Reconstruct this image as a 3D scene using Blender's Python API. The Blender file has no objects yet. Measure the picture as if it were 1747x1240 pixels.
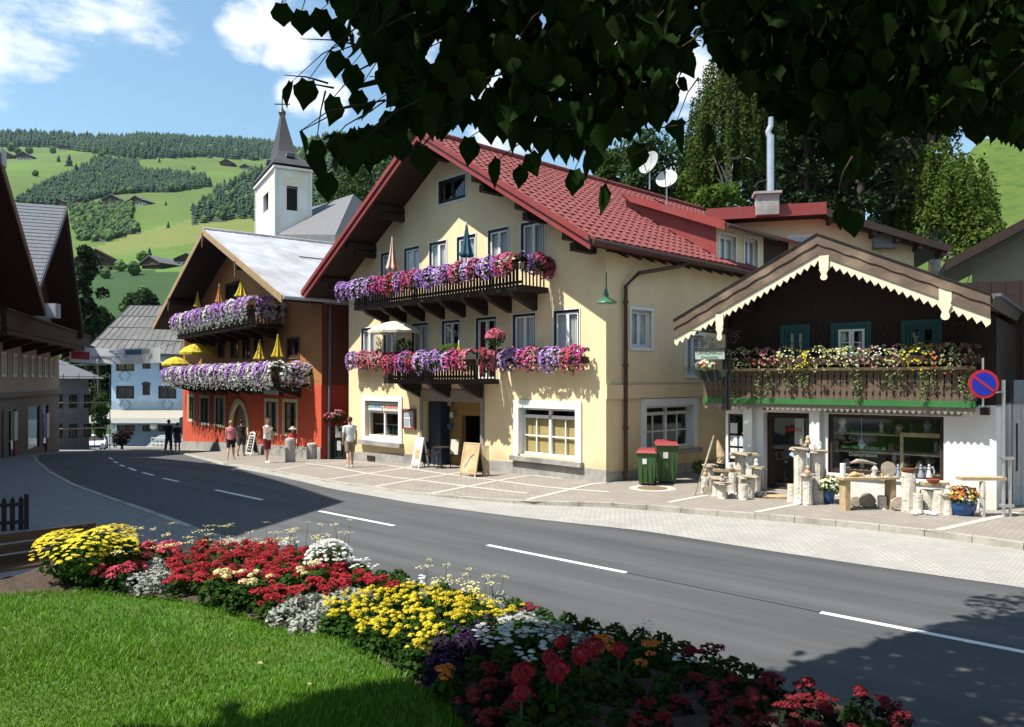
import bpy, math, random
import numpy as np
from mathutils import Vector, Matrix
random.seed(7); RNG = np.random.default_rng(7)
SC = bpy.context.scene
COL = SC.collection
# ---------------------------------------------------------------- camera, sky, sun, exposure
F = 1290.0; CX = 873.5; HY = 648.0; CZ = 3.0        # photograph's focal length / centre column / horizon row, eye height
cam = bpy.data.objects.new('camera', bpy.data.cameras.new('camera')); COL.objects.link(cam)
cam.location = (0, 0, CZ); cam.rotation_euler = (math.radians(90), 0, 0)
cam.data.sensor_width = 36; cam.data.lens = 36 * F / 1747; cam.data.shift_y = (HY - 620) / 1747
cam.data.clip_start = .1; cam.data.clip_end = 9000
SC.camera = cam
SUN = Vector((-1.22, -.50, 2.2)).normalized()        # towards the sun
el = math.asin(SUN.z); az = math.atan2(SUN.x, SUN.y)
w = bpy.data.worlds.new('World'); SC.world = w; w.use_nodes = True
nt = w.node_tree; bg = nt.nodes['Background']
sky = nt.nodes.new('ShaderNodeTexSky'); sky.sky_type = 'NISHITA'; sky.sun_disc = False
sky.sun_elevation = el; sky.sun_rotation = az; sky.air_density = 1.25; sky.dust_density = .6; sky.ozone_density = 1.6
geo = nt.nodes.new('ShaderNodeTexCoord')
mp = nt.nodes.new('ShaderNodeMapping'); mp.inputs['Scale'].default_value = (1, 1, 2.4); mp.inputs['Location'].default_value = (.35, .1, .62)
n1 = nt.nodes.new('ShaderNodeTexNoise'); n1.inputs['Scale'].default_value = 3.4; n1.inputs['Detail'].default_value = 8; n1.inputs['Roughness'].default_value = .55
cr = nt.nodes.new('ShaderNodeValToRGB'); cr.color_ramp.elements[0].position = .53; cr.color_ramp.elements[1].position = .69
mx = nt.nodes.new('ShaderNodeMix'); mx.data_type = 'RGBA'; mx.inputs['B'].default_value = (8.6, 8.95, 9.3, 1)
gn = nt.nodes.new('ShaderNodeMix'); gn.data_type = 'RGBA'; gn.blend_type = 'MULTIPLY'; gn.inputs['Factor'].default_value = 1; gn.inputs['B'].default_value = (1.16, 1.33, 1.30, 1)
def nmath(op, a, b=None, c=None):
    m = nt.nodes.new('ShaderNodeMath'); m.operation = op
    for i, v in enumerate((a, b, c)):
        if v is None: continue
        if hasattr(v, 'is_linked'): nt.links.new(v, m.inputs[i])
        else: m.inputs[i].default_value = v
    return m.outputs[0]
nt.links.new(geo.outputs['Generated'], mp.inputs[0]); nt.links.new(mp.outputs[0], n1.inputs[0]); nt.links.new(n1.outputs[0], cr.inputs[0])
n2 = nt.nodes.new('ShaderNodeTexNoise'); n2.inputs['Scale'].default_value = 9; n2.inputs['Detail'].default_value = 9; n2.inputs['Roughness'].default_value = .62; nt.links.new(mp.outputs[0], n2.inputs[0])
nrm = nt.nodes.new('ShaderNodeVectorMath'); nrm.operation = 'NORMALIZE'; nt.links.new(geo.outputs['Generated'], nrm.inputs[0])
acc = None                                            # single cumulus clouds, each round a direction of its own
for px, py, rad, st in ((60, 75, 3.6, .62), (-40, 75, 5, .7), (120, 15, 3.6, .42), (230, 15, 3.6, .36), (20, 5, 4, .6), (290, 60, 2.2, .3), (425, 45, 3.0, .9), (485, 65, 3.0, .9), (455, 25, 2.8, .8), (535, 50, 2.4, .6), (505, 165, 2.2, .8), (560, 172, 2.2, .7), (620, 30, 3, .7), (1170, 130, 4, .9), (850, 170, 6, .6), (1050, 90, 7, .7), (700, 60, 5, .5), (1370, 230, 4, .7), (1150, 300, 3, .4)):
    v = Vector(((px - CX) / F, 1, (HY - py) / F)).normalized()
    d = nt.nodes.new('ShaderNodeVectorMath'); d.operation = 'DOT_PRODUCT'; nt.links.new(nrm.outputs[0], d.inputs[0]); d.inputs[1].default_value = v
    r = math.radians(rad * .82); q = nmath('MULTIPLY_ADD', d.outputs['Value'], 1 / (1 - math.cos(r)), 1 - 1 / (1 - math.cos(r)))   # 1 in the centre, 0 at the rim
    q = nmath('MAXIMUM', nmath('MULTIPLY', q, st), 0); acc = q if acc is None else nmath('MAXIMUM', acc, q)
pert = nmath('MULTIPLY_ADD', n2.outputs[0], 2.4, -1.28); cl = nt.nodes.new('ShaderNodeMapRange'); cl.interpolation_type = 'SMOOTHSTEP'; cl.inputs['From Min'].default_value = .02; cl.inputs['From Max'].default_value = .75
nt.links.new(nmath('ADD', acc, nmath('MULTIPLY', pert, nmath('MINIMUM', nmath('MULTIPLY', acc, 4), 1))), cl.inputs[0])
sep = nt.nodes.new('ShaderNodeSeparateXYZ'); nt.links.new(nrm.outputs[0], sep.inputs[0])
far = nmath('MULTIPLY', cr.outputs[0], nmath('GREATER_THAN', nmath('MULTIPLY', sep.outputs[1], -1), -.45))       # other clouds, elsewhere in the sky
nt.links.new(nmath('MAXIMUM', nmath('MULTIPLY', cl.outputs[0], .9), far), mx.inputs['Factor']); nt.links.new(sky.outputs[0], gn.inputs['A']); nt.links.new(gn.outputs['Result'], mx.inputs['A']); nt.links.new(mx.outputs['Result'], bg.inputs[0])
bg.inputs[1].default_value = .082
sun = bpy.data.objects.new('sun', bpy.data.lights.new('sun', 'SUN')); COL.objects.link(sun)
sun.data.energy = 5.0; sun.data.angle = math.radians(.53); sun.data.color = (1, .95, .86)
sun.rotation_euler = SUN.to_track_quat('Z', 'Y').to_euler(); sun.location = (-60, -20, 90)
SC.view_settings.view_transform = 'Standard'; SC.view_settings.look = 'None'; SC.view_settings.exposure = 0.78
SC.view_settings.gamma = 1; SC.view_settings.use_curve_mapping = False
SC.render.engine = 'CYCLES'
SC.cycles.max_bounces = 6; SC.cycles.diffuse_bounces = 1; SC.cycles.glossy_bounces = 2; SC.cycles.transparent_max_bounces = 8
# ---------------------------------------------------------------- helpers
def setp(o, label=None, cat=None, group=None, kind=None):
    if label: o['label'] = label
    if cat: o['category'] = cat
    if group: o['group'] = group
    if kind: o['kind'] = kind
    return o
def empty(name, loc=(0, 0, 0), rz=0, label=None, cat=None, group=None):
    o = bpy.data.objects.new(name, None); o.empty_display_size = .2; COL.objects.link(o)
    o.location = loc; o.rotation_euler = (0, 0, rz)
    return setp(o, label, cat, group)
def link(name, me, parent=None, m=None, kind=None, loc=None, rot=None, label=None):
    if m is not None and not me.materials: me.materials.append(m)
    o = bpy.data.objects.new(name, me); COL.objects.link(o); o.parent = parent
    if loc is not None: o.location = loc
    if rot is not None: o.rotation_euler = rot
    if kind: o['kind'] = kind
    if label: o['label'] = label
    return o
KIDS = {}
def copy_tree(o, parent=None):
    c = o.copy(); COL.objects.link(c); c.parent = parent
    for ch in list(o.children): copy_tree(ch, c)
    return c
class MB:
    def __init__(s): s.v = []; s.f = []; s.m = []
    def add(s, vs, fs, mi=0, M=None):
        b = len(s.v)
        if M is not None: vs = [tuple(M @ Vector(p)) for p in vs]
        s.v += [tuple(p) for p in vs]; s.f += [tuple(i + b for i in f) for f in fs]; s.m += [mi] * len(fs)
        return s
    def box(s, x0, x1, y0, y1, z0, z1, mi=0, M=None):
        if x0 > x1: x0, x1 = x1, x0
        if y0 > y1: y0, y1 = y1, y0
        if z0 > z1: z0, z1 = z1, z0
        return s.add([(x0, y0, z0), (x1, y0, z0), (x1, y1, z0), (x0, y1, z0), (x0, y0, z1), (x1, y0, z1), (x1, y1, z1), (x0, y1, z1)],
                     [(0, 3, 2, 1), (4, 5, 6, 7), (0, 1, 5, 4), (1, 2, 6, 5), (2, 3, 7, 6), (3, 0, 4, 7)], mi, M)
    def prism(s, poly, y0, y1, mi=0, M=None):        # poly in (x,z), extruded along y
        n = len(poly)
        a = sum(poly[i][0] * poly[(i + 1) % n][1] - poly[(i + 1) % n][0] * poly[i][1] for i in range(n))
        if a < 0: poly = poly[::-1]
        if y0 > y1: y0, y1 = y1, y0
        vs = [(p[0], y0, p[1]) for p in poly] + [(p[0], y1, p[1]) for p in poly]
        fs = [tuple(range(n)), tuple(range(2 * n - 1, n - 1, -1))] + [(i, i + n, (i + 1) % n + n, (i + 1) % n) for i in range(n)]
        return s.add(vs, fs, mi, M)
    def prismz(s, poly, z0, z1, mi=0, M=None):       # poly in (x,y), extruded along z
        n = len(poly)
        a = sum(poly[i][0] * poly[(i + 1) % n][1] - poly[(i + 1) % n][0] * poly[i][1] for i in range(n))
        if a < 0: poly = poly[::-1]
        vs = [(p[0], p[1], z0) for p in poly] + [(p[0], p[1], z1) for p in poly]
        fs = [tuple(range(n - 1, -1, -1)), tuple(range(n, 2 * n))] + [(i, (i + 1) % n, (i + 1) % n + n, i + n) for i in range(n)]
        return s.add(vs, fs, mi, M)
    def bar(s, a, b, w, h, mi=0, up=(0, 0, 1)):      # box beam from a to b
        a = Vector(a); b = Vector(b); d = (b - a); L = d.length; d.normalize()
        x = d.cross(Vector(up));
        if x.length < 1e-4: x = Vector((1, 0, 0))
        x.normalize(); z = x.cross(d)
        M = Matrix((x, d, z)).transposed().to_4x4(); M.translation = a
        return s.box(-w / 2, w / 2, 0, L, -h / 2, h / 2, mi, M)
    def tube(s, pts, r, n=8, mi=0, cap=True):
        pts = [Vector(p) for p in pts]
        if not hasattr(r, '__len__'): r = [r] * len(pts)
        b = len(s.v); up = Vector((.13, .21, 1)).normalized()
        for i, p in enumerate(pts):
            d = (pts[min(i + 1, len(pts) - 1)] - pts[max(i - 1, 0)])
            if d.length < 1e-9: d = Vector((0, 0, 1))
            d.normalize()
            x = d.cross(up) if abs(d.dot(up)) < .97 else d.cross(Vector((1, 0, 0)))
            x.normalize(); y = d.cross(x)
            for k in range(n):
                t = 2 * math.pi * k / n
                s.v.append(tuple(p + (x * math.cos(t) + y * math.sin(t)) * r[i]))
        for i in range(len(pts) - 1):
            for k in range(n):
                s.f.append((b + i * n + k, b + i * n + (k + 1) % n, b + (i + 1) * n + (k + 1) % n, b + (i + 1) * n + k)); s.m.append(mi)
        if cap:
            s.f.append(tuple(b + k for k in range(n - 1, -1, -1))); s.m.append(mi)
            s.f.append(tuple(b + (len(pts) - 1) * n + k for k in range(n))); s.m.append(mi)
        return s
    def lathe(s, prof, n=16, c=(0, 0, 0), mi=0, M=None, wob=0):
        b0 = MB(); vs = []; fs = []
        for j, (r, z) in enumerate(prof):
            for k in range(n):
                t = 2 * math.pi * k / n; rr = r * (1 + wob * math.sin(3 * t + j * 1.7) + wob * .6 * math.sin(5 * t + j))
                vs.append((c[0] + rr * math.cos(t), c[1] + rr * math.sin(t), c[2] + z))
        for j in range(len(prof) - 1):
            for k in range(n):
                fs.append((j * n + k, j * n + (k + 1) % n, (j + 1) * n + (k + 1) % n, (j + 1) * n + k))
        fs.append(tuple(range(n - 1, -1, -1))); fs.append(tuple((len(prof) - 1) * n + k for k in range(n)))
        return s.add(vs, fs, mi, M)
    def ring(s, x0, x1, z0, z1, w, y0, y1, mi=0):    # rectangular frame in xz
        s.box(x0, x1, y0, y1, z0, z0 + w, mi); s.box(x0, x1, y0, y1, z1 - w, z1, mi)
        s.box(x0, x0 + w, y0, y1, z0 + w, z1 - w, mi); s.box(x1 - w, x1, y0, y1, z0 + w, z1 - w, mi)
        return s
    def mesh(s, name, mats=(), smooth=False):
        me = bpy.data.meshes.new(name); me.from_pydata(s.v, [], s.f)
        for m in (mats if isinstance(mats, (list, tuple)) else [mats]):
            if m is not None: me.materials.append(m)
        if any(s.m): me.polygons.foreach_set('material_index', s.m)
        if smooth: me.polygons.foreach_set('use_smooth', [True] * len(s.f))
        me.update(); return me
    def build(s, name, mats, parent=None, smooth=False, kind=None, label=None, loc=None, rot=None):
        return link(name, s.mesh(name, mats, smooth), parent, None, kind, loc, rot, label)
def npmesh(name, V, Fc, mats, midx=None, smooth=False):   # V (n,3); Fc (m,k)
    me = bpy.data.meshes.new(name); V = np.asarray(V, np.float32); Fc = np.asarray(Fc, np.int32)
    k = Fc.shape[1]; me.vertices.add(len(V)); me.vertices.foreach_set('co', V.ravel())
    me.loops.add(Fc.size); me.loops.foreach_set('vertex_index', Fc.ravel())
    me.polygons.add(len(Fc)); me.polygons.foreach_set('loop_start', np.arange(0, Fc.size, k, dtype=np.int32))
    for m in (mats if isinstance(mats, (list, tuple)) else [mats]):
            if m is not None: me.materials.append(m)
    if midx is not None: me.polygons.foreach_set('material_index', np.asarray(midx, np.int32))
    if smooth: me.polygons.foreach_set('use_smooth', np.ones(len(Fc), bool))
    me.update(calc_edges=True); return me
def rotmats(n, rng, tilt=None, nrm=None):
    """random frames; columns x,y,z. nrm: (n,3) preferred z axis, jittered by tilt"""
    z = rng.normal(size=(n, 3))
    if nrm is not None: z = nrm + (tilt if tilt is not None else .5) * z
    z /= np.linalg.norm(z, axis=1, keepdims=True) + 1e-9
    a = rng.normal(size=(n, 3)); x = np.cross(a, z); x /= np.linalg.norm(x, axis=1, keepdims=True) + 1e-9
    y = np.cross(z, x); return np.stack([x, y, z], axis=2)
def scatter(P, R, S, TV, TF):                        # stamp template TV/TF at P with frames R and sizes S
    n = len(P); S = np.broadcast_to(np.asarray(S, float).reshape(-1, 1, 1) if np.ndim(S) else np.full((1, 1, 1), S), (n, 1, 1))
    V = np.einsum('nij,kj->nki', R, np.asarray(TV, float)) * S + P[:, None, :]
    Fc = np.asarray(TF)[None] + (np.arange(n) * len(TV))[:, None, None]
    return V.reshape(-1, 3), Fc.reshape(-1, np.asarray(TF).shape[1])
# ---------------------------------------------------------------- materials
def mat(name, c1, c2=None, scale=5, rough=.8, bump=0, bscale=None, detail=5, stretch=(1, 1, 1), metal=0, spec=.4, c3=None, s3=.6, tr=0, alpha=None, coord='Object', lo=.35, hi=.65, sheen=0):
    m = bpy.data.materials.new(name); m.use_nodes = True; nt = m.node_tree; N = nt.nodes; L = nt.links
    b = N['Principled BSDF']; b.inputs['Roughness'].default_value = rough; b.inputs['Metallic'].default_value = metal
    b.inputs['Specular IOR Level'].default_value = spec
    c2 = c2 or tuple(x * .8 for x in c1)
    tc = N.new('ShaderNodeTexCoord'); mp = N.new('ShaderNodeMapping'); mp.inputs['Scale'].default_value = stretch
    L.new(tc.outputs[coord], mp.inputs[0])
    n = N.new('ShaderNodeTexNoise'); n.inputs['Scale'].default_value = scale; n.inputs['Detail'].default_value = detail; n.inputs['Roughness'].default_value = .6
    L.new(mp.outputs[0], n.inputs[0])
    r = N.new('ShaderNodeValToRGB'); r.color_ramp.elements[0].position = lo; r.color_ramp.elements[1].position = hi
    r.color_ramp.elements[0].color = (*c1, 1); r.color_ramp.elements[1].color = (*c2, 1)
    L.new(n.outputs[0], r.inputs[0]); out = r.outputs[0]
    if c3:
        n3 = N.new('ShaderNodeTexNoise'); n3.inputs['Scale'].default_value = s3; n3.inputs['Detail'].default_value = 4; L.new(tc.outputs[coord], n3.inputs[0])
        r3 = N.new('ShaderNodeValToRGB'); r3.color_ramp.elements[0].position = .48; r3.color_ramp.elements[1].position = .7; L.new(n3.outputs[0], r3.inputs[0])
        mx = N.new('ShaderNodeMix'); mx.data_type = 'RGBA'; mx.inputs['B'].default_value = (*c3, 1)
        L.new(r3.outputs[0], mx.inputs['Factor']); L.new(out, mx.inputs['A']); out = mx.outputs['Result']
    L.new(out, b.inputs['Base Color'])
    if bump:
        nb = n
        if bscale:
            nb = N.new('ShaderNodeTexNoise'); nb.inputs['Scale'].default_value = bscale; nb.inputs['Detail'].default_value = 4; L.new(mp.outputs[0], nb.inputs[0])
        bp = N.new('ShaderNodeBump'); bp.inputs['Strength'].default_value = bump; bp.inputs['Distance'].default_value = .02
        L.new(nb.outputs[0], bp.inputs['Height']); L.new(bp.outputs[0], b.inputs['Normal'])
    if tr:                                            # leaves: light also passes through
        t = N.new('ShaderNodeBsdfTranslucent'); L.new(out, t.inputs[0]); ms = N.new('ShaderNodeMixShader'); ms.inputs[0].default_value = tr
        L.new(b.outputs[0], ms.inputs[1]); L.new(t.outputs[0], ms.inputs[2]); L.new(ms.outputs[0], N['Material Output'].inputs[0])
    m.diffuse_color = (*c1, 1); return m
def flat(name, c, rough=.7, metal=0, spec=.4): return mat(name, c, tuple(x * .86 for x in c), 9, rough, 0, metal=metal, spec=spec)
def glass(name, tint=(.02, .025, .03), mixv=.45):
    m = bpy.data.materials.new(name); m.use_nodes = True; nt = m.node_tree; N = nt.nodes; L = nt.links; N.remove(N['Principled BSDF'])
    lw = N.new('ShaderNodeLayerWeight'); lw.inputs[0].default_value = .5; fr = N.new('ShaderNodeMath'); fr.operation = 'POWER'; fr.inputs[1].default_value = 4.0; L.new(lw.outputs['Facing'], fr.inputs[0]); g = N.new('ShaderNodeBsdfGlossy'); g.inputs['Roughness'].default_value = .03; g.inputs[0].default_value = (.9, .95, 1, 1)
    t = N.new('ShaderNodeBsdfTransparent'); t.inputs[0].default_value = (.93, .95, .95, 1)
    ad = N.new('ShaderNodeMath'); ad.operation = 'MULTIPLY_ADD'; ad.inputs[1].default_value = .7; ad.inputs[2].default_value = .05; L.new(fr.outputs[0], ad.inputs[0])
    ms = N.new('ShaderNodeMixShader'); L.new(ad.outputs[0], ms.inputs[0]); L.new(t.outputs[0], ms.inputs[1]); L.new(g.outputs[0], ms.inputs[2]); L.new(ms.outputs[0], N['Material Output'].inputs[0])
    return m
GLASS = glass('window_glass')
def tilemat(name, c1, c2, c3, sx, sy, offs=.5, gap=.02, rough=.85, gapc=(.05, .05, .045), bump=.5, rot=0, noise=.25, coord='Object'):
    """paving of small stones: brick texture with its own relief"""
    m = bpy.data.materials.new(name); m.use_nodes = True; nt = m.node_tree; N = nt.nodes; L = nt.links; b = N['Principled BSDF']
    b.inputs['Roughness'].default_value = rough; tc = N.new('ShaderNodeTexCoord'); mp = N.new('ShaderNodeMapping'); mp.inputs['Rotation'].default_value = (0, 0, rot)
    L.new(tc.outputs[coord], mp.inputs[0]); br = N.new('ShaderNodeTexBrick'); L.new(mp.outputs[0], br.inputs[0]); br.offset = offs
    br.inputs['Scale'].default_value = 1; br.inputs['Brick Width'].default_value = sx; br.inputs['Row Height'].default_value = sy; br.inputs['Mortar Size'].default_value = gap
    br.inputs['Color1'].default_value = (*c1, 1); br.inputs['Color2'].default_value = (*c2, 1); br.inputs['Mortar'].default_value = (*gapc, 1); br.inputs['Bias'].default_value = 0
    n = N.new('ShaderNodeTexNoise'); n.inputs['Scale'].default_value = 1.3; n.inputs['Detail'].default_value = 9; n.inputs['Roughness'].default_value = .7; L.new(tc.outputs[coord], n.inputs[0])
    r = N.new('ShaderNodeValToRGB'); r.color_ramp.elements[0].position = .4; r.color_ramp.elements[1].position = .65; L.new(n.outputs[0], r.inputs[0])
    mu = N.new('ShaderNodeMath'); mu.operation = 'MULTIPLY'; mu.inputs[1].default_value = noise * 2; L.new(r.outputs[0], mu.inputs[0])
    mx = N.new('ShaderNodeMix'); mx.data_type = 'RGBA'; mx.inputs['B'].default_value = (*c3, 1); L.new(mu.outputs[0], mx.inputs['Factor']); L.new(br.outputs[0], mx.inputs['A']); L.new(mx.outputs['Result'], b.inputs['Base Color'])
    bp = N.new('ShaderNodeBump'); bp.inputs['Strength'].default_value = bump; bp.inputs['Distance'].default_value = .01; bp.invert = True
    L.new(br.outputs['Fac'], bp.inputs['Height']); L.new(bp.outputs[0], b.inputs['Normal'])
    return m
# ---------------------------------------------------------------- terrain heights
def hY(y): return np.interp(y, [-50, 22, 27, 31, 35, 41, 50, 60, 75, 85, 110, 118, 160, 220, 320, 420, 600, 800, 1000, 1300, 1500, 2600],
                            [0, 0, -.1, -.33, -.6, -.95, -1.6, -2.5, -3.95, -4.7, -6, -4, 17.6, 35, 64, 102, 160, 231, 303, 412, 480, 420])
def H(x, y):
    x = np.asarray(x, float); y = np.asarray(y, float); yy = np.maximum(y, 1.); a = x / yy
    base = hY(y); town = hY(np.minimum(y, 110)); up = base - town
    bump = np.where(y > 150, 1, 0) * (np.sin(x * .013 + 1.3) * 5 + np.sin(x * .031 + y * .012) * 2.2) * np.clip((y - 150) / 250, 0, 1) * np.where(a < .1, 1, 0)
    k = np.interp(a, [-3, -.9, -.62, -.45, -.3, -.24, -.1, .02, .2, .6, 3], [1.1, 1.02, 1.0, 1.01, .95, .93, .85, .55, .35, .5, .7])
    near = np.interp(a, [-.33, -.26, -.1, .05, .15], [0, .9, 1, .7, 0]) * np.interp(y, [115, 180, 300, 500, 900], [0, 26, 62, 80, 30])
    r = np.interp(a, [.36, .5, .62, 1, 9], [0, .30, .55, .62, .62]) * np.interp(y, [31, 36, 60, 100, 150, 400, 3000], [0, 1, 22, 52, 85, 150, 150])
    return town + up * k + near * np.where(y > 115, 1, 0) * .6 + bump * k + r
def G(px, py, dz=0.0):                                # ground point under a picture position
    a = (px - CX) / F; t = (py - HY) / F; y = 3 / t
    for _ in range(60):
        z = float(H(a * y, y)) + dz; y = y * .5 + .5 * (CZ - z) / t
    return Vector((a * y, y, float(H(a * y, y)) + dz))
def at(px, py, y): return Vector(((px - CX) / F * y, y, CZ - (py - HY) / F * y))
class Frame:                                          # upright plane through (ox,oy) along u; local x = u, local y = inward, z = up
    def __init__(s, ox, oy, ux, uy):
        l = math.hypot(ux, uy); s.o = (ox, oy); s.u = (ux / l, uy / l); s.n = (-uy / l, ux / l); s.rz = math.atan2(uy, ux)
    def px(s, px, py, d=0.0):                         # picture position -> (s, z) on the plane d metres in front of the wall
        a = (px - CX) / F; ox = s.o[0] - s.n[0] * d; oy = s.o[1] - s.n[1] * d
        t = (a * oy - ox) / (s.u[0] - a * s.u[1]); Y = oy + s.u[1] * t
        return t, CZ + (HY - py) / F * Y
    def side(s, px, py, s0=0.0):                      # on the side plane local x = s0 -> (inward distance, z)
        a = (px - CX) / F; ox = s.o[0] + s.u[0] * s0; oy = s.o[1] + s.u[1] * s0
        t = (a * oy - ox) / (s.n[0] - a * s.n[1]); Y = oy + s.n[1] * t
        return t, CZ + (HY - py) / F * Y
    def w(s, x, y, z=0.0): return Vector((s.o[0] + s.u[0] * x + s.n[0] * y, s.o[1] + s.u[1] * x + s.n[1] * y, z))
    def root(s, name, label, cat, group=None): return empty(name, (s.o[0], s.o[1], 0), s.rz, label, cat, group)
# ================================================================ ground, road, pavements
M_ground = tilemat('paving_grey', (.24, .235, .225), (.20, .2, .195), (.15, .15, .15), .26, .16, gap=.006, bump=.3)
M_meadow = mat('meadow_grass', (.056, .098, .010), (.080, .12, .015), .02, .95, 0, detail=9, c3=(.075, .16, .015), s3=.011)
M_mown = mat('mown_meadow', (.13, .145, .028), (.10, .135, .024), .05, .95, 0, detail=8)
M_dmead = mat('dark_meadow', (.015, .046, .005), (.021, .058, .007), .05, .95, 0, detail=8)
M_forestfloor = mat('forest_floor', (.02, .035, .012), (.03, .05, .015), .2, .95)
M_bank = mat('bank_grass', (.045, .11, .012), (.08, .16, .02), 1.5, .95, .6, 30)
def inpoly(px, py, poly):
    c = False; n = len(poly); j = n - 1
    for i in range(n):
        xi, yi = poly[i]; xj, yj = poly[j]
        if (yi > py) != (yj > py) and px < (xj - xi) * (py - yi) / (yj - yi + 1e-12) + xi: c = not c
        j = i
    return c
def lut(pts, n, f=lambda p: p):                      # resample polyline to n points
    P = [np.array(f(p), float) for p in pts]; d = [0]
    for i in range(1, len(P)): d.append(d[-1] + np.linalg.norm(P[i] - P[i - 1]))
    t = np.linspace(0, d[-1], n); A = np.array(P)
    return np.stack([np.interp(t, d, A[:, k]) for k in range(A.shape[1])], axis=1)
FOREST = [[(0, 233), (60, 228), (200, 236), (330, 232), (450, 246), (520, 262), (440, 274), (340, 268), (230, 272), (170, 263), (100, 252), (0, 251)],
          [(25, 348), (60, 325), (120, 300), (165, 275), (230, 280), (245, 296), (300, 300), (350, 305), (360, 318), (300, 328), (250, 328), (190, 333), (120, 350), (60, 352)],
          [(130, 410), (118, 352), (190, 352), (228, 352), (225, 378), (240, 395), (180, 412)],
          [(330, 382), (325, 360), (380, 318), (445, 290), (540, 240), (760, 225), (760, 420), (480, 420), (430, 372)]]
MOWN = [(133, 432), (240, 395), (330, 374), (440, 372), (440, 400), (300, 420), (200, 436)]
ya = np.concatenate([np.arange(8, 60, 1.0), np.geomspace(60, 120, 26), np.geomspace(123, 2600, 110)])
aa = np.concatenate([-np.geomspace(12, .95, 16), np.linspace(-.9, .9, 190), np.geomspace(.95, 12, 16)])
AA, YY = np.meshgrid(aa, ya); XX = AA * YY; ZZ = H(XX, YY) - .03
ZZ = ZZ - np.where((YY < 31), 0.0, 0)
nv = XX.size; V = np.stack([XX.ravel(), YY.ravel(), ZZ.ravel()], 1)
nr, nc = XX.shape; idx = np.arange(nv).reshape(nr, nc)
Fc = np.stack([idx[:-1, :-1], idx[:-1, 1:], idx[1:, 1:], idx[1:, :-1]], -1).reshape(-1, 4)
cen = V[Fc].mean(1); mi = []
for x, y, z in cen:
    a = x / y; p = CX + F * a; q = HY - F * (z - CZ) / y
    if y < 112: mi.append(0 if (a < .46 or y < 33) else 2)
    elif a > .2: mi.append(2)
    elif any(inpoly(p, q, P) for P in FOREST): mi.append(3)
    elif inpoly(p, q, MOWN): mi.append(4)
    elif q > 462: mi.append(5)
    else: mi.append(1)
mi = [{0: 0, 2: 1, 3: 2, 4: 3, 5: 4, 1: 5}[k] for k in mi]
M_hillr = mat('steep_meadow', (.045, .085, .007), (.085, .125, .010), .9, .95, .9, 6, detail=10, c3=(.035, .075, .007), s3=.3)
gr = link('ground', npmesh('ground', V, Fc, [M_ground, M_hillr, M_forestfloor, M_mown, M_dmead, M_meadow], mi, smooth=True), kind='structure')
b = MB(); b.add([(-96, 8, -.03), (96, 8, -.03), (400, -300, -.03), (-400, -300, -.03)], [(0, 3, 2, 1)]); b.build('ground', M_ground, kind='structure')
def ribbon(name, A, B, n, k, dz, m, kind='structure', parent=None, f=H):
    A = lut(A, n); Bp = lut(B, n); V = []; 
    for i in range(n):
        for j in range(k + 1):
            p = A[i] * (1 - j / k) + Bp[i] * j / k; V.append((p[0], p[1], float(f(p[0], p[1])) + dz))
    Fc = [(i * (k + 1) + j, (i + 1) * (k + 1) + j, (i + 1) * (k + 1) + j + 1, i * (k + 1) + j + 1) for i in range(n - 1) for j in range(k)]
    return link(name, npmesh(name, V, Fc, m, smooth=True), parent, kind=kind)
def gp(L): return [tuple(G(*p))[:2] for p in L]
M_asph = mat('asphalt', (.062, .065, .069), (.083, .086, .090), 60, .85, .35, 160, detail=8, c3=(.066, .069, .073), s3=.35)
def asphalt_wear(m):
    nt = m.node_tree; N = nt.nodes; L = nt.links; b = N['Principled BSDF']; src = b.inputs['Base Color'].links[0].from_socket
    tc = N.new('ShaderNodeTexCoord'); mp = N.new('ShaderNodeMapping'); mp.inputs['Rotation'].default_value = (0, 0, .72); L.new(tc.outputs['Object'], mp.inputs[0]); m2 = N.new('ShaderNodeMapping'); m2.inputs['Scale'].default_value = (.10, 1.5, 1); L.new(mp.outputs[0], m2.inputs[0]); mp = m2
    n = N.new('ShaderNodeTexNoise'); n.inputs['Scale'].default_value = 1.0; n.inputs['Detail'].default_value = 7; n.inputs['Roughness'].default_value = .65; L.new(mp.outputs[0], n.inputs[0])
    r = N.new('ShaderNodeValToRGB'); r.color_ramp.elements[0].position = .3; r.color_ramp.elements[1].position = .72; r.color_ramp.elements[0].color = (.70, .70, .71, 1); r.color_ramp.elements[1].color = (1.28, 1.28, 1.27, 1); L.new(n.outputs[0], r.inputs[0])
    v = N.new('ShaderNodeTexNoise'); v.inputs['Scale'].default_value = 260; v.inputs['Detail'].default_value = 2; L.new(tc.outputs['Object'], v.inputs[0]); r2 = N.new('ShaderNodeValToRGB'); r2.color_ramp.elements[0].position = .35; r2.color_ramp.elements[1].position = .75; r2.color_ramp.elements[0].color = (.78, .78, .78, 1); r2.color_ramp.elements[1].color = (1.7, 1.68, 1.64, 1); L.new(v.outputs[0], r2.inputs[0])
    a = N.new('ShaderNodeMix'); a.data_type = 'RGBA'; a.blend_type = 'MULTIPLY'; a.inputs['Factor'].default_value = 1; L.new(src, a.inputs['A']); L.new(r.outputs[0], a.inputs['B'])
    c = N.new('ShaderNodeMix'); c.data_type = 'RGBA'; c.blend_type = 'MULTIPLY'; c.inputs['Factor'].default_value = 1; L.new(a.outputs['Result'], c.inputs['A']); L.new(r2.outputs[0], c.inputs['B']); L.new(c.outputs['Result'], b.inputs['Base Color'])
asphalt_wear(M_asph)
M_line = mat('road_paint', (.78, .78, .76), (.62, .62, .60), 25, .6, detail=9, lo=.5, hi=.75)
M_crack = flat('bitumen_seam', (.02, .02, .022))
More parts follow.
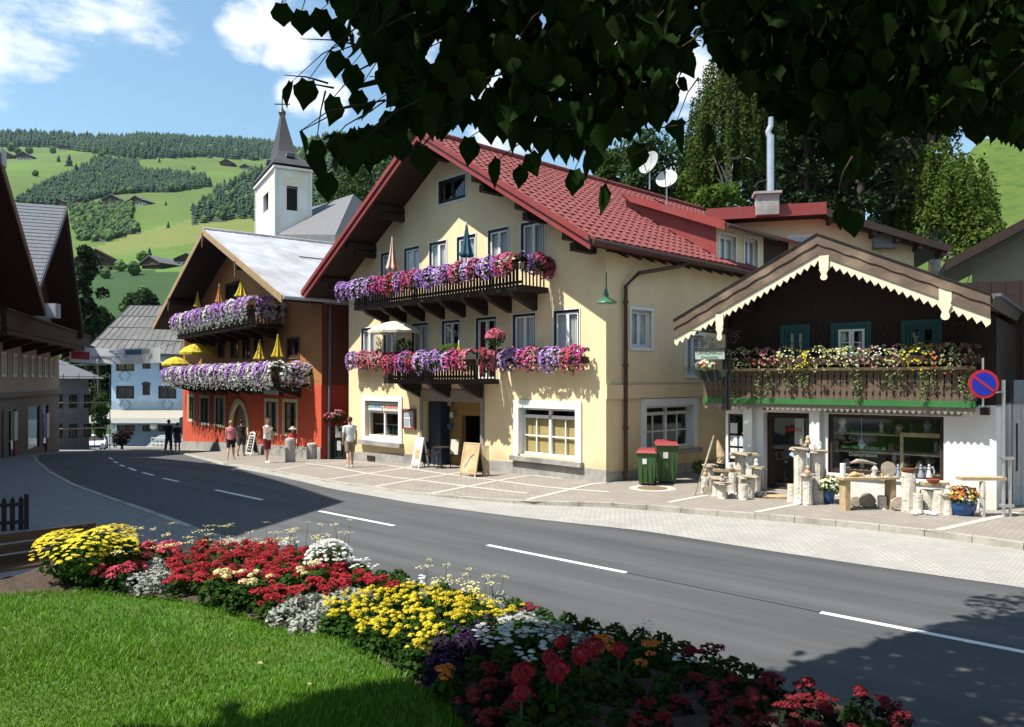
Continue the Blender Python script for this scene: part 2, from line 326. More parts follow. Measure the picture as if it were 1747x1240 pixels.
kerb_px = [(281, 768), (322, 777), (385, 793), (470, 806), (560, 823), (700, 843), (800, 853), (900, 861), (1060, 867), (1200, 879), (1400, 896), (1560, 913), (1747, 939), (1900, 961), (2500, 1052)]
asp_px = [(281, 768.5), (322, 777.8), (385, 795.5), (470, 812), (560, 833), (700, 858), (880, 882), (1100, 906), (1300, 938), (1500, 968), (1747, 1003), (2000, 1042), (2600, 1135)]
cen_px = [(186, 779), (192, 784), (200, 790), (212, 796), (232, 803), (262, 811), (305, 821), (368, 836), (448, 853), (545, 872), (672, 897), (832, 930), (1068, 977), (1400, 1045), (1747, 1112), (2300, 1225)]
kerb = gp(kerb_px); asp = gp(asp_px); cen_l = gp(cen_px)
near = gp([(62, 777), (66, 788), (84, 803), (125, 826), (188, 849), (250, 870), (330, 899)])
near += [(-5.0, 14.0), (-2.9, 11.9), (-1.0, 10.2), (1.2, 8.3), (4.0, 5.8), (8.5, 1.8)]
far_l = [(-46, 80), (-38, 66), (-30.5, 54), (-25.5, 46.5)]; far_r = [(-36, 82), (-30, 68), (-24.5, 56), (-20.5, 48.5)]
ribbon('road', far_l + near, far_r + asp, 120, 8, 0.0, M_asph)
ribbon('road', [(-60, 96), (-46, 80)], [(-44, 99), (-36, 82)], 12, 4, 0.002, M_asph)
M_cob = tilemat('light_cobbles', (.42, .40, .365), (.36, .345, .315), (.27, .26, .235), .13, .10, gap=.009, gapc=(.24, .23, .20), bump=.6, noise=.4, rot=.72)
M_pav = tilemat('brown_pavers', (.33, .285, .24), (.285, .25, .21), (.21, .19, .165), .22, .11, gap=.007, gapc=(.12, .1, .09), bump=.5, rot=.72, noise=.4)
M_strip = mat('stone_strip', (.52, .48, .42), (.44, .40, .35), 8, .85, .3, 40)
ribbon('cobbled_gutter', asp, kerb, 90, 3, .006, M_cob)
def KH(i_px): return float(np.interp(i_px, [300, 700, 1000, 1300], [.03, .035, .10, .12]))
def PH(x, y):                                        # pavement height above the street
    p = CX + F * x / max(y, 1); return float(H(x, y)) + KH(p)
inner = [(-26, 62), (-17, 60), (-8, 56), (4, 50), (12, 44), (20, 36), (30, 25), (36, 12)]
kerb_ext = [(-21, 50)] + kerb
ribbon('pavement', kerb_ext, inner, 90, 12, 0.0, M_pav, f=PH)
# kerb stones, one by one
M_kerb = mat('granite_kerb', (.42, .39, .34), (.33, .31, .27), 14, .85, .5, 50, c3=(.22, .2, .17), s3=1.5)
kl = lut(kerb, 66); pav = [o for o in COL.objects if o.name == 'pavement'][0]
for i in range(len(kl) - 1):
    p, q = Vector((*kl[i], 0)), Vector((*kl[i + 1], 0)); d = (q - p).normalized(); nrm = Vector((-d.y, d.x, 0)); 
    if nrm.y < 0: nrm = -nrm
    p = p + d * .006; q = q - d * .006
    w_ = .15; vs = []
    for (a_, off) in ((p, -.012), (q, -.012), (q, w_), (p, w_)):
        c = a_ + nrm * off; vs.append((c.x, c.y, float(H(c.x, c.y)) - .05))
    j_ = random.uniform(0, .006)
    for (a_, off) in ((p, 0), (q, 0), (q, w_), (p, w_)):
        c = a_ + nrm * off; vs.append((c.x, c.y, PH(a_.x, a_.y) + .006 + j_))
    MB().add(vs, [(0, 3, 2, 1), (4, 5, 6, 7), (0, 1, 5, 4), (1, 2, 6, 5), (2, 3, 7, 6), (3, 0, 4, 7)]).build('kerb_stone', M_kerb, pav)
# light stone bands laid in the brown pavers
def band(pts, w_=.16, name='stone_strip'):
    P = lut(gp(pts), 14); b = MB(); vs = []; fs = []
    for i in range(len(P)):
        d = P[min(i + 1, 13)] - P[max(i - 1, 0)]; d = d / np.linalg.norm(d); n_ = np.array([-d[1], d[0]]) * w_ / 2
        for sgn in (-1, 1):
            c = P[i] + n_ * sgn; vs.append((c[0], c[1], PH(c[0], c[1]) + .006))
    for i in range(len(P) - 1): fs.append((2 * i, 2 * i + 2, 2 * i + 3, 2 * i + 1))
    b.add(vs, fs); b.build(name, M_strip, pav)
for L in ([(470, 803), (560, 792), (620, 787)], [(560, 820), (690, 800), (760, 789)], [(640, 832), (790, 808), (880, 798)], [(735, 845), (905, 815), (960, 822)],
          [(900, 858), (1010, 832), (1080, 826)], [(1140, 865), (1230, 848)], [(1290, 883), (1395, 862)], [(1600, 915), (1735, 884)],
          [(600, 789), (770, 813), (940, 838), (1040, 846)], [(520, 792), (640, 812), (830, 838), (900, 847)]): band(L)
# centre line dashes
def dash(a, b_, w_=.11):
    P = lut(gp([a, b_]), 6); vs = []; fs = []
    for i in range(6):
        d = P[min(i + 1, 5)] - P[max(i - 1, 0)]; d = d / np.linalg.norm(d); n_ = np.array([-d[1], d[0]]) * w_ / 2
        for s_ in (-1, 1): c = P[i] + n_ * s_; vs.append((c[0], c[1], float(H(c[0], c[1])) + .005))
    for i in range(5): fs.append((2 * i, 2 * i + 2, 2 * i + 3, 2 * i + 1))
    return MB().add(vs, fs)
for a, b_ in [((1400, 1045), (1790, 1121)), ((832, 930), (1068, 977)), ((545, 872), (672, 897)), ((368, 836), (448, 853)), ((278, 816), (305, 821.6)), ((243, 806), (262, 811)), ((219, 798), (232, 803)), ((205, 793), (212, 796)), ((195, 787), (200, 790)), ((186, 780), (192, 784)), ((1960, 1155), (2300, 1225))]:
    dash(a, b_).build('lane_marking', M_line, kind='structure')
dash((1068, 977), (1400, 1045), .018).build('road_seam', M_crack, kind='structure')
# low cobbled strip beside the left pavement
ribbon('left_pavement', near, [(-40, 52), (-30, 40), (-24, 32), (-18, 24), (-15, 19), (-12, 14), (-9, 9), (-5.5, 7.3), (-2, 6.0), (1, 3.5), (4, .5)], 60, 10, .02, M_ground)
lk = lut(near[:7], 40)
for i in range(39):
    p, q = Vector((*lk[i], 0)), Vector((*lk[i + 1], 0)); d = (q - p).normalized(); nrm = Vector((-d.y, d.x, 0))
    if nrm.x > 0: nrm = -nrm
    vs = []
    for z_, in ((-.04,), (.032,)):
        for (a_, off) in ((p + d * .006, 0), (q - d * .006, 0), (q - d * .006, .14), (p + d * .006, .14)): c = a_ + nrm * off; vs.append((c.x, c.y, float(H(c.x, c.y)) + z_))
    MB().add(vs, [(0, 3, 2, 1), (4, 5, 6, 7), (0, 1, 5, 4), (1, 2, 6, 5), (2, 3, 7, 6), (3, 0, 4, 7)]).build('kerb_stone', M_kerb, [o for o in COL.objects if o.name == 'left_pavement'][0])
# manhole cover in its pale ring
c = G(1113, 840); b = MB(); b.lathe([(.62, 0), (.62, .006)], 28); mh = empty('manhole_cover', (c.x, c.y, PH(c.x, c.y) + .002), 0, 'round brown manhole cover in a pale stone ring before the wheelie bins', 'manhole cover')
b.build('stone_ring', M_strip, mh); MB().lathe([(.4, .006), (.4, .012)], 24).build('lid', flat('rusty_iron', (.20, .15, .10)), mh)
# ================================================================ building helpers
def plaster(name, c, dirt=None, bump=.35):
    m = mat(name, c, tuple(x * .92 for x in c), 1.1, .9, bump, 30, detail=9, c3=dirt or tuple(x * .86 for x in c), s3=.5, lo=.3, hi=.7)
    nt = m.node_tree; N = nt.nodes; L = nt.links; b = N['Principled BSDF']; src = b.inputs['Base Color'].links[0].from_socket; tc = N.new('ShaderNodeTexCoord')
    mp = N.new('ShaderNodeMapping'); mp.inputs['Scale'].default_value = (1.3, 1.3, .28); L.new(tc.outputs['Object'], mp.inputs[0]); n = N.new('ShaderNodeTexNoise'); n.inputs['Scale'].default_value = 1.4; n.inputs['Detail'].default_value = 8; n.inputs['Roughness'].default_value = .7; L.new(mp.outputs[0], n.inputs[0])
    r = N.new('ShaderNodeValToRGB'); r.color_ramp.elements[0].position = .35; r.color_ramp.elements[1].position = .6; r.color_ramp.elements[0].color = (.84, .82, .78, 1); r.color_ramp.elements[1].color = (1, 1, 1, 1); L.new(n.outputs[0], r.inputs[0])
    a = N.new('ShaderNodeMix'); a.data_type = 'RGBA'; a.blend_type = 'MULTIPLY'; a.inputs['Factor'].default_value = .3; L.new(src, a.inputs['A']); L.new(r.outputs[0], a.inputs['B'])
    sp = N.new('ShaderNodeSeparateXYZ'); L.new(tc.outputs['Object'], sp.inputs[0]); q = N.new('ShaderNodeMath'); q.operation = 'MULTIPLY_ADD'; q.inputs[1].default_value = 1.6; L.new(n.outputs[0], q.inputs[0]); L.new(sp.outputs[2], q.inputs[2])     # splash dirt just above the plinth
    r2 = N.new('ShaderNodeValToRGB'); r2.color_ramp.elements[0].position = .75; r2.color_ramp.elements[1].position = 1.0; r2.color_ramp.elements[0].color = (.80, .78, .74, 1); r2.color_ramp.elements[1].color = (1, 1, 1, 1)
    q2 = N.new('ShaderNodeMath'); q2.operation = 'MULTIPLY'; q2.inputs[1].default_value = .62; L.new(q.outputs[0], q2.inputs[0]); L.new(q2.outputs[0], r2.inputs[0])
    c_ = N.new('ShaderNodeMix'); c_.data_type = 'RGBA'; c_.blend_type = 'MULTIPLY'; c_.inputs['Factor'].default_value = 1; L.new(a.outputs['Result'], c_.inputs['A']); L.new(r2.outputs[0], c_.inputs['B']); L.new(c_.outputs['Result'], b.inputs['Base Color']); return m
M_white = mat('white_paint', (.84, .84, .81), (.76, .76, .72), 6, .55, .1, 40)
M_black = mat('black_paint', (.012, .011, .010), (.02, .018, .016), 8, .5)
M_dwood = mat('dark_timber', (.018, .009, .005), (.036, .018, .010), 4, .75, .4, 14, stretch=(1, 1, 6))
M_mwood = mat('brown_timber', (.11, .055, .026), (.17, .09, .045), 5, .75, .4, 16, stretch=(6, 1, 1))
M_curt = mat('net_curtain', (.80, .80, .78), (.62, .63, .63), 18, .9, .5, 30, stretch=(3, 3, .1))
M_red = mat('red_metal', (.26, .040, .036), (.21, .033, .030), 3, .5, .05, 20, c3=(.22, .05, .045), s3=1.2)
M_tile = mat('red_tile', (.20, .042, .038), (.135, .031, .028), 3.5, .8, .4, 60, c3=(.28, .09, .08), s3=7)
M_stone = mat('grey_plinth', (.38, .37, .34), (.28, .27, .25), 6, .9, .4, 30, c3=(.2, .2, .19), s3=1)
M_copper = mat('brown_downpipe', (.10, .05, .035), (.07, .035, .025), 8, .45, metal=.3)
M_slate = mat('grey_slate', (.12, .13, .15), (.085, .09, .105), 5, .75, .4, 30)
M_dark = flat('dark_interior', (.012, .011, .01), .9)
def clip_poly(poly, a, b, c):                         # keep a*x+b*z<=c
    out = []
    for i in range(len(poly)):
        p, q = poly[i], poly[(i + 1) % len(poly)]; dp = a * p[0] + b * p[1] - c; dq = a * q[0] + b * q[1] - c
        if dp <= 0: out.append(p)
        if (dp < 0 < dq) or (dq < 0 < dp): t = dp / (dp - dq); out.append((p[0] + (q[0] - p[0]) * t, p[1] + (q[1] - p[1]) * t))
    return out
def wall(x0, x1, z0, z1, holes, th=.32, clips=(), y=0.0, b=None, mi=0, rev=1):
    """wall in the local xz plane with its face at y, real openings with reveals, optional clipping under the roof"""
    b = b or MB(); xs = sorted({x0, x1, *[min(max(h[0], x0), x1) for h in holes], *[min(max(h[1], x0), x1) for h in holes]})
    zs = sorted({z0, z1, *[min(max(h[2], z0), z1) for h in holes], *[min(max(h[3], z0), z1) for h in holes]})
    for i in range(len(xs) - 1):
        for j in range(len(zs) - 1):
            cx, cz = (xs[i] + xs[i + 1]) / 2, (zs[j] + zs[j + 1]) / 2
            if any(h[0] < cx < h[1] and h[2] < cz < h[3] for h in holes): continue
            P = [(xs[i], zs[j]), (xs[i + 1], zs[j]), (xs[i + 1], zs[j + 1]), (xs[i], zs[j + 1])]
            for c in clips:
                P = clip_poly(P, *c)
                if len(P) < 3: break
            if len(P) < 3: continue
            b.add([(p[0], y, p[1]) for p in P], [tuple(range(len(P)))], mi)
    for h in holes:
        a0, a1, c0, c1 = h[:4]; yb = y + th * rev
        b.add([(a0, y, c0), (a1, y, c0), (a1, y, c1), (a0, y, c1), (a0, yb, c0), (a1, yb, c0), (a1, yb, c1), (a0, yb, c1)],
              [(0, 1, 5, 4), (1, 2, 6, 5), (2, 3, 7, 6), (3, 0, 4, 7)], mi)
    return b
def window(par, x0, x1, z0, z1, y=.0, cols=2, frame=M_black, sash=M_white, fw=.07, sw=.055, curtain=M_curt, inset=.07, bars=0, trim=None, tw=.09, name='window', cfrac=1.0, label=None, M=None, back=True, rot=None):
    """window > surround, sash, pane; local coordinates of the house"""
    def B(b, nm, m, parent): 
        o = b.build(nm, m, parent); return o
    if trim is not None:
        fr = B(MB().ring(x0 - tw, x1 + tw, z0 - tw, z1 + tw, tw, y - .025, y + .02), name, trim, par)
        B(MB().ring(x0, x1, z0, z1, fw, y + inset - .06, y + inset + .05), 'frame', frame, fr)
    else: fr = B(MB().ring(x0, x1, z0, z1, fw, y + inset - .06, y + inset + .05), name, frame, par)
    if label: fr['label'] = label
    ix0, ix1, iz0, iz1 = x0 + fw, x1 - fw, z0 + fw, z1 - fw; wc = (ix1 - ix0) / cols
    sb = MB()
    for k in range(cols):
        a, c = ix0 + k * wc, ix0 + (k + 1) * wc
        sb.ring(a + .004, c - .004, iz0 + .004, iz1 - .004, sw, y + inset - .035, y + inset + .03)
        for j in range(bars):
            zz = iz0 + (iz1 - iz0) * (j + 1) / (bars + 1); sb.box(a + sw, c - sw, y + inset - .02, y + inset + .02, zz - .012, zz + .012)
    B(sb, 'sash', sash, fr)
    for k in range(cols):
        a, c = ix0 + k * wc, ix0 + (k + 1) * wc
        B(MB().add([(a + sw, y + inset, iz0 + sw), (c - sw, y + inset, iz0 + sw), (c - sw, y + inset, iz1 - sw), (a + sw, y + inset, iz1 - sw)], [(0, 1, 2, 3)]), 'pane', GLASS, fr)
    if curtain is not None:
        cb = MB(); n = 22; yc = y + inset + .06
        for (a, c) in ((ix0, ix0 + (ix1 - ix0) * .5 * cfrac), (ix1 - (ix1 - ix0) * .5 * cfrac, ix1)):
            vs = []; 
            for i in range(n + 1):
                xx = a + (c - a) * i / n; yy = yc + .022 * math.sin(i * 1.9 + a * 3)
                vs += [(xx, yy, iz0), (xx, yy, iz1)]
            cb.add(vs, [(2 * i, 2 * i + 2, 2 * i + 3, 2 * i + 1) for i in range(n)])
        B(cb, 'curtain', curtain, fr)
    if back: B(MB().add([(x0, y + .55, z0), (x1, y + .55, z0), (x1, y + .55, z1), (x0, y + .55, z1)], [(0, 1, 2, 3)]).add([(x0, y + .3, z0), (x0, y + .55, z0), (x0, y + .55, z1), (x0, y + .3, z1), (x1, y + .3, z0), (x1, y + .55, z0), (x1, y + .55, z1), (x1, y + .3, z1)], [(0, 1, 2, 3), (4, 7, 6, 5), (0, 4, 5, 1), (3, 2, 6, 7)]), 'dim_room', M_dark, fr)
    return fr
def slab(b, xa, za, xb, zb, y0, y1, th, mi=0):        # roof slab whose top runs (xa,za)->(xb,zb), extruded y0..y1
    d = math.hypot(xb - xa, zb - za); nx, nz = -(zb - za) / d, (xb - xa) / d
    if nz < 0: nx, nz = -nx, -nz
    return b.prism([(xa, za), (xb, zb), (xb - nx * th, zb - nz * th), (xa - nx * th, za - nz * th)], y0, y1, mi)
ORD = ['first', 'second', 'third', 'fourth', 'fifth', 'sixth', 'seventh', 'eighth', 'ninth', 'tenth', 'eleventh', 'twelfth', 'thirteenth', 'fourteenth']
# ================================================================ the cream hotel
HT = Frame(2.65, 21.3, .688, -.726)
hotel = HT.root('hotel', 'big cream hotel with red tiled gable roof and two flower balconies', 'hotel')
M_cream = plaster('cream_plaster', (.86, .675, .41), (.77, .60, .355))
APX, APZ, SLO = -7.05, 11.42, .607
def rz_(x, d=0): return APZ - SLO * abs(x - APX) - d
def wb(F_, x0, y0, x1, y1, d=0):
    a, z1 = F_.px(x0, y0, d); c, _ = F_.px(x1, y0, d); _, zb = F_.px((x0 + x1) / 2, y1, d); _, zt = F_.px((x0 + x1) / 2, y0, d); return (a, c, zb, zt)
W2 = []
for (x0, x1, yt, yb) in [(650, 676, 432, 470), (690, 716, 422, 466), (733, 762, 412, 462), (780, 812, 401, 452), (833, 868, 390, 446), (889, 929, 376, 432)]:
    a, _ = HT.px(x0, yt); c, _ = HT.px(x1, yt); zt = HT.px((x0 + x1) / 2, (yt + HT.px.__self__.o[0] * 0 + yt) / 2)[1]; W2.append([a, c, zt])
ztop2 = float(np.mean([q[2] for q in W2]))
W2 = [(q[0], q[1], ztop2 - 1.42, ztop2) for q in W2]
W1 = []
for (x0, x1, yt, yb) in [(617, 641, 562, 607), (655, 680, 557, 603), (703, 731, 551, 600), (754, 785, 545, 590), (875, 914, 533, 593), (945, 989, 528, 592)]:
    a, _ = HT.px(x0, yt); c, _ = HT.px(x1, yt); W1.append([a, c, HT.px((x0 + x1) / 2, yt)[1]])
zt1 = float(np.mean([q[2] for q in W1])); W1 = [(q[0], q[1], zt1 - 1.32, zt1) for q in W1]
dA = HT.px(812, 545)[0]; dB = HT.px(847, 545)[0]; W1d = (dA, dB, zt1 - 2.1, zt1)
WA = wb(HT, 748, 303, 795, 343)
g0 = HT.px(885, 690)[0]; g1 = HT.px(984, 690)[0]; GR = (g0, g1, HT.px(935, 779)[1], HT.px(935, 695)[1])
g0 = HT.px(624, 684)[0]; g1 = HT.px(681, 684)[0]; GL = (g0, g1, HT.px(650, 746)[1], HT.px(650, 684)[1])
d0 = HT.px(722, 700)[0]; d1 = HT.px(821, 700)[0]; DR = (d0, d1, -1.2, HT.px(770, 673)[1])
holes = W2 + W1 + [W1d, WA, GR, GL, DR]
clips = [(SLO, 1, APZ - .28 + SLO * APX), (-SLO, 1, APZ - .28 - SLO * APX)]
b = wall(-13.64, 0, -1.5, 12, holes, clips=clips)
# side, back and left walls
SW1 = [HT.side(1077, 560)[0], HT.side(1111, 560)[0], HT.side(1094, 593)[1], HT.side(1094, 529)[1]]
SW0 = [HT.side(1100, 720)[0], HT.side(1183, 720)[0], HT.side(1140, 765)[1], HT.side(1140, 690)[1]]
SW2 = [HT.side(1228, 430)[0], HT.side(1255, 430)[0], HT.side(1242, 453)[1], HT.side(1242, 402)[1]]
SW3 = [HT.side(1270, 430)[0], HT.side(1292, 430)[0], HT.side(1281, 457)[1], HT.side(1281, 407)[1]]
SWB = [HT.side(1172, 590)[0], HT.side(1200, 590)[0], HT.side(1186, 640)[1], HT.side(1186, 572)[1]]
sb = wall(0, 13, -1.5, 8.35, [SW1, SW0, SW2, SW3, SWB], clips=[])
sidev = [(0 - 0.0, 0, 0)]
SM = Matrix(((0, 1, 0, 0), (1, 0, 0, 0), (0, 0, 1, 0), (0, 0, 0, 1)))   # wall coordinate x -> y (inward)
sv = [(-p[1], p[0], p[2]) for p in sb.v]
# drop the part of the side wall that would rise above the main eave before the dormer
keep = []
sb2 = MB()
for y0, y1, zt in ((0, 5.75, 6.62), (5.75, 8.9, 8.35), (8.9, 13, 8.35)):
    hs = [h for h in (SW1, SW0, SW2, SW3, SWB) if y0 <= h[0] and h[1] <= y1 + .01]
    t = wall(y0, y1, -1.5, zt, hs); sb2.add([(-p[1], p[0], p[2]) for p in t.v], t.f)
b.add(sb2.v, sb2.f)
b.add([(-13.64, 0, -1.5), (-13.64, 13, -1.5), (-13.64, 13, 7), (-13.64, 0, 7), (0, 13, -1.5), (0, 13, 7)], [(0, 3, 2, 1), (1, 2, 5, 4)])
b.add([(-13.64, 13, 7), (0, 13, 7), (APX, 13, 11.1)], [(0, 2, 1)])
b.build('wall', M_cream, hotel)
WR = 0
for q in W2: window(hotel, *q, trim=M_white, tw=.035)
for i, q in enumerate(W1): window(hotel, *q, trim=M_white, tw=.035, cfrac=.85 if i != 3 else .4)
window(hotel, *W1d, trim=M_white, tw=.035, curtain=mat('wine_curtain', (.16, .02, .03)), cfrac=.6, name='balcony_door')
window(hotel, *WA, trim=M_white, tw=.05, sash=M_black, curtain=None)
# side windows: made in wall coordinates then turned
def side_window(q, **k):
    e = MB(); h = bpy.data.objects.new('tmp', None)
    fr = window(None, *q, **k)
    for o in [fr] + list(fr.children):
        me = o.data
        for v in me.vertices: v.co = (-v.co.y, v.co.x, v.co.z)
        me.flip_normals()
    fr.parent = hotel; return fr
for q in (SW1, SW2, SW3, SWB): side_window(q, trim=M_white, tw=.09, frame=M_white, fw=.05, inset=.14, cfrac=.9)
# big framed shop windows
def framed_window(q, side=False, blind=None, tilt=0):
    x0, x1, z0, z1 = q; f = MB(); fw = .2
    f.box(x0 - fw, x1 + fw, -.05, .0, z1, z1 + fw); f.box(x0 - fw, x0, -.05, 0, z0 - .06, z1); f.box(x1, x1 + fw, -.05, 0, z0 - .06, z1)
    f.box(x0 - .002, x0 + .03, -.05, .22, z0, z1); f.box(x1 - .03, x1 + .002, -.05, .22, z0, z1); f.box(x0, x1, -.05, .22, z1 - .03, z1 + .002)
    L_ = []
    L_.append(('window', f, M_white)); s = MB(); s.box(x0 - fw - .08, x1 + fw + .08, -.16, .2, z0 - .2, z0 - .06); L_.append(('sill', s, M_stone))
    zt = z1 - (z1 - z0) * .2; xm = (x0 + x1) / 2; s = MB()
    s.ring(x0 + .03, x1 - .03, z0, z1 - .03, .07, .16, .24); s.box(xm - .05, xm + .05, .15, .25, z0, z1); s.box(x0 + .03, x1 - .03, .15, .25, zt - .05, zt + .05)
    if not side or tilt is not None:
        for xa, xb in ((x0, xm), (xm, x1)):
            xx = (xa + xb) / 2; s.box(xx - .02, xx + .02, .18, .22, z0, zt)
        zz = z0 + (zt - z0) * .5; s.box(x0 + .05, x1 - .05, .18, .22, zz - .02, zz + .02)
    L_.append(('sash', s, M_white))
    for xa, xb in ((x0 + .1, xm - .05), (xm + .05, x1 - .1)):
        for za, zb in ((z0 + .07, zt - .05), (zt + .05, z1 - .1)):
            L_.append(('pane', MB().add([(xa, .2, za), (xb, .2, za), (xb, .2, zb), (xa, .2, zb)], [(0, 1, 2, 3)]), GLASS))
    if blind: L_.append(('blind', MB().add([(x0, .27, z0), (x1, .27, z0), (x1, .27, zt), (x0, .27, zt)], [(0, 1, 2, 3)]), blind))
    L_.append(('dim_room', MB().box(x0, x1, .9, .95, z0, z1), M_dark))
    root = None
    for nm, mb, m in L_:
        if side: mb.v = [(-p[1], p[0], p[2]) for p in mb.v]; mb.f = [f_[::-1] for f_ in mb.f]
        o = mb.build(nm, m, root or hotel); root = root or o
    return root
framed_window(GR, blind=mat('ochre_blind', (.50, .38, .16), (.44, .33, .14), 8, .9)); framed_window(SW0, side=True)
# left souvenir shop window
x0, x1, z0, z1 = GL; f = MB(); f.box(x0 - .22, x1 + .22, -.05, 0, z1, z1 + .2); f.box(x0 - .22, x0, -.05, 0, z0, z1); f.box(x1, x1 + .22, -.05, 0, z0, z1); f.box(x0 - .22, x1 + .22, -.05, 0, z0 - .15, z0)
sw = f.build('window', M_white, hotel); MB().box(x0 - .3, x1 + .3, -.2, 0, z0 - .32, z0 - .15).build('sill', M_stone, sw)
zt = z1 - .42; s = MB(); s.ring(x0, x1, z0, z1, .07, .12, .2); s.box(x0, x1, .12, .2, zt - .05, zt + .03); s.box((x0 + x1) / 2 - .04, (x0 + x1) / 2 + .04, .12, .2, z0, zt); s.build('sash', M_white, sw)
for xa, xb in ((x0 + .07, (x0 + x1) / 2 - .04), ((x0 + x1) / 2 + .04, x1 - .07)): MB().add([(xa, .16, z0 + .07), (xb, .16, z0 + .07), (xb, .16, zt - .05), (xa, .16, zt - .05)], [(0, 1, 2, 3)]).build('pane', GLASS, sw)
MB().box(x0, x1, 1.3, 1.35, z0, z1).build('dim_room', M_dark, sw)
xm = x0 + (x1 - x0) * .47
def text_obj(body, size, m, parent, loc, rot=(math.radians(90), 0, 0), name='lettering', ext=.004, sx=1.0, align='CENTER'):
    c = bpy.data.curves.new(name, 'FONT'); c.body = body; c.size = size; c.align_x = align; c.align_y = 'CENTER'; c.extrude = ext; c.resolution_u = 2
    t = bpy.data.objects.new('t', c); COL.objects.link(t); dg = bpy.context.evaluated_depsgraph_get(); me = bpy.data.meshes.new_from_object(t.evaluated_get(dg)); bpy.data.objects.remove(t); bpy.data.curves.remove(c)
    for v in me.vertices: v.co.x *= sx
    me.materials.clear(); me.materials.append(m); o = link(name, me, parent, None, None, loc, rot); return o
M_blu = flat('sign_blue', (.05, .12, .30)); M_pal = flat('sign_pale', (.62, .70, .74)); M_rd = flat('sign_red', (.55, .05, .05))
p_ = MB().box(x0 + .08, xm - .02, .06, .1, zt + .04, z1 - .06).build('sign_panel', M_pal, sw); text_obj('SOUVENIRS', .2, M_blu, sw, ((x0 + xm) / 2 + .02, .055, (zt + z1) / 2 - .01), sx=.95)
p_ = MB().box(xm + .02, x1 - .08, .06, .1, zt + .04, z1 - .06).build('sign_panel', flat('sign_cream', (.66, .62, .50)), sw); text_obj('ANDENKEN', .2, M_rd, sw, ((xm + x1) / 2, .055, (zt + z1) / 2 - .01), sx=.95)
rr = random.Random(3)
shelf_m = [flat('goods_' + n_, c) for n_, c in (('white', (.6, .6, .56)), ('dark', (.06, .05, .05)), ('teal', (.03, .22, .18)), ('tan', (.42, .33, .2)), ('red', (.4, .05, .04)), ('blue', (.08, .16, .3)))]
for k in range(16):
    xx = x0 + .15 + rr.random() * (x1 - x0 - .3); zz = z0 + .08 + (k % 4) * .42; hh = rr.uniform(.15, .36); wd = rr.uniform(.08, .17)
    g_ = MB().lathe([(wd * .6, 0), (wd, hh * .3), (wd * .75, hh * .7), (wd * .35, hh * .85), (wd * .4, hh)], 8, (xx, .45 + rr.random() * .3, zz)).build('souvenir', shelf_m[k % 6], hotel)
for k in range(4): MB().box(x0 + .1, x1 - .1, .38, .85, z0 + .05 + k * .42, z0 + .075 + k * .42).build('shelf', shelf_m[3], hotel)
# plinth, string course, corner
b = MB(); pz = lambda x: 0.0
def hotel_ground(x, y=0): p = HT.w(x, y); return PH(p.x, p.y)
vs = []
segs = [(-13.66, d0 - .15), (d1 + .15, .03)]
for a_, c_ in segs:
    n = 6
    for i in range(n):
        xa = a_ + (c_ - a_) * i / n; xb = a_ + (c_ - a_) * (i + 1) / n
        b.add([(xa, -.03, -1.5), (xb, -.03, -1.5), (xb, -.03, hotel_ground(xb) + .36), (xa, -.03, hotel_ground(xa) + .36), (xa, 0.01, hotel_ground(xa) + .36), (xb, .01, hotel_ground(xb) + .36)], [(0, 1, 2, 3), (3, 2, 5, 4)])
b.build('plinth', M_stone, hotel, kind='stuff')
MB().box(0, .03, .002, 13, -1.5, .36).build('plinth', M_stone, hotel)
MB().box(.0, .07, 1.0, 5.6, SW0[3] + .22, SW0[3] + .62).box(-.0, .07, -.05, 1.0, SW0[3] + .22, SW0[3] + .62).build('string_course', M_cream, hotel)
# little vent in the plinth
v0 = HT.px(628, 786); MB().box(v0[0], v0[0] + .55, -.06, -.02, hotel_ground(v0[0]) + .06, hotel_ground(v0[0]) + .25).build('cellar_vent', M_dwood, hotel)
# doorway
x0, x1, _, z1 = DR; gz = hotel_ground(x0) ; b = MB()
b.box(x0 - .16, x0, -.05, .5, -1.4, z1 + .16); b.box(x1, x1 + .16, -.05, .5, -1.4, z1 + .16); b.box(x0 - .0, x1 + .0, -.05, .5, z1 - .25, z1 + .16)
b.build('door_surround', mat('worn_stone', (.30, .25, .21), (.22, .18, .15), 5, .9, .3, 30), hotel)
M_ocher = plaster('ochre_plaster', (.34, .20, .07))
xi0 = x0 + (x1 - x0) * .42; xi1 = x0 + (x1 - x0) * .86; zi = z1 - .75
wall(x0, x1, -1.4, z1, [(xi0, xi1, gz, zi)], y=.7, th=.2).build('porch_wall', M_ocher, hotel)
MB().box(x0 + .0, x0 + .7, .25, .65, -1.3, z1 - .3).build('open_door', mat('dark_blue_door', (.012, .02, .035), (.02, .03, .05), 4, .4), hotel)
MB().box(xi0, xi1, 3.2, 3.3, -1.2, zi).box(x0, x1, .7, 3.2, gz - .01, gz + .0).build('passage', M_dark, hotel)
MB().box(x0, x1, -.04, .7, gz - .2, gz + .02).build('doorstep', M_stone, hotel)
MB().box(xi1 - .25, xi1 - .2, 1.0, 1.8, gz, zi - .02).build('inner_door', M_dwood, hotel)
for k in range(5): MB().box(x0 + .72 + (k % 2) * .12, x0 + .9 + (k % 2) * .12, .55, .6, 2.9 - k * .42, 3.1 - k * .42 ).build('picture_postcard', shelf_m[[0, 4, 3, 0, 5][k]], hotel)
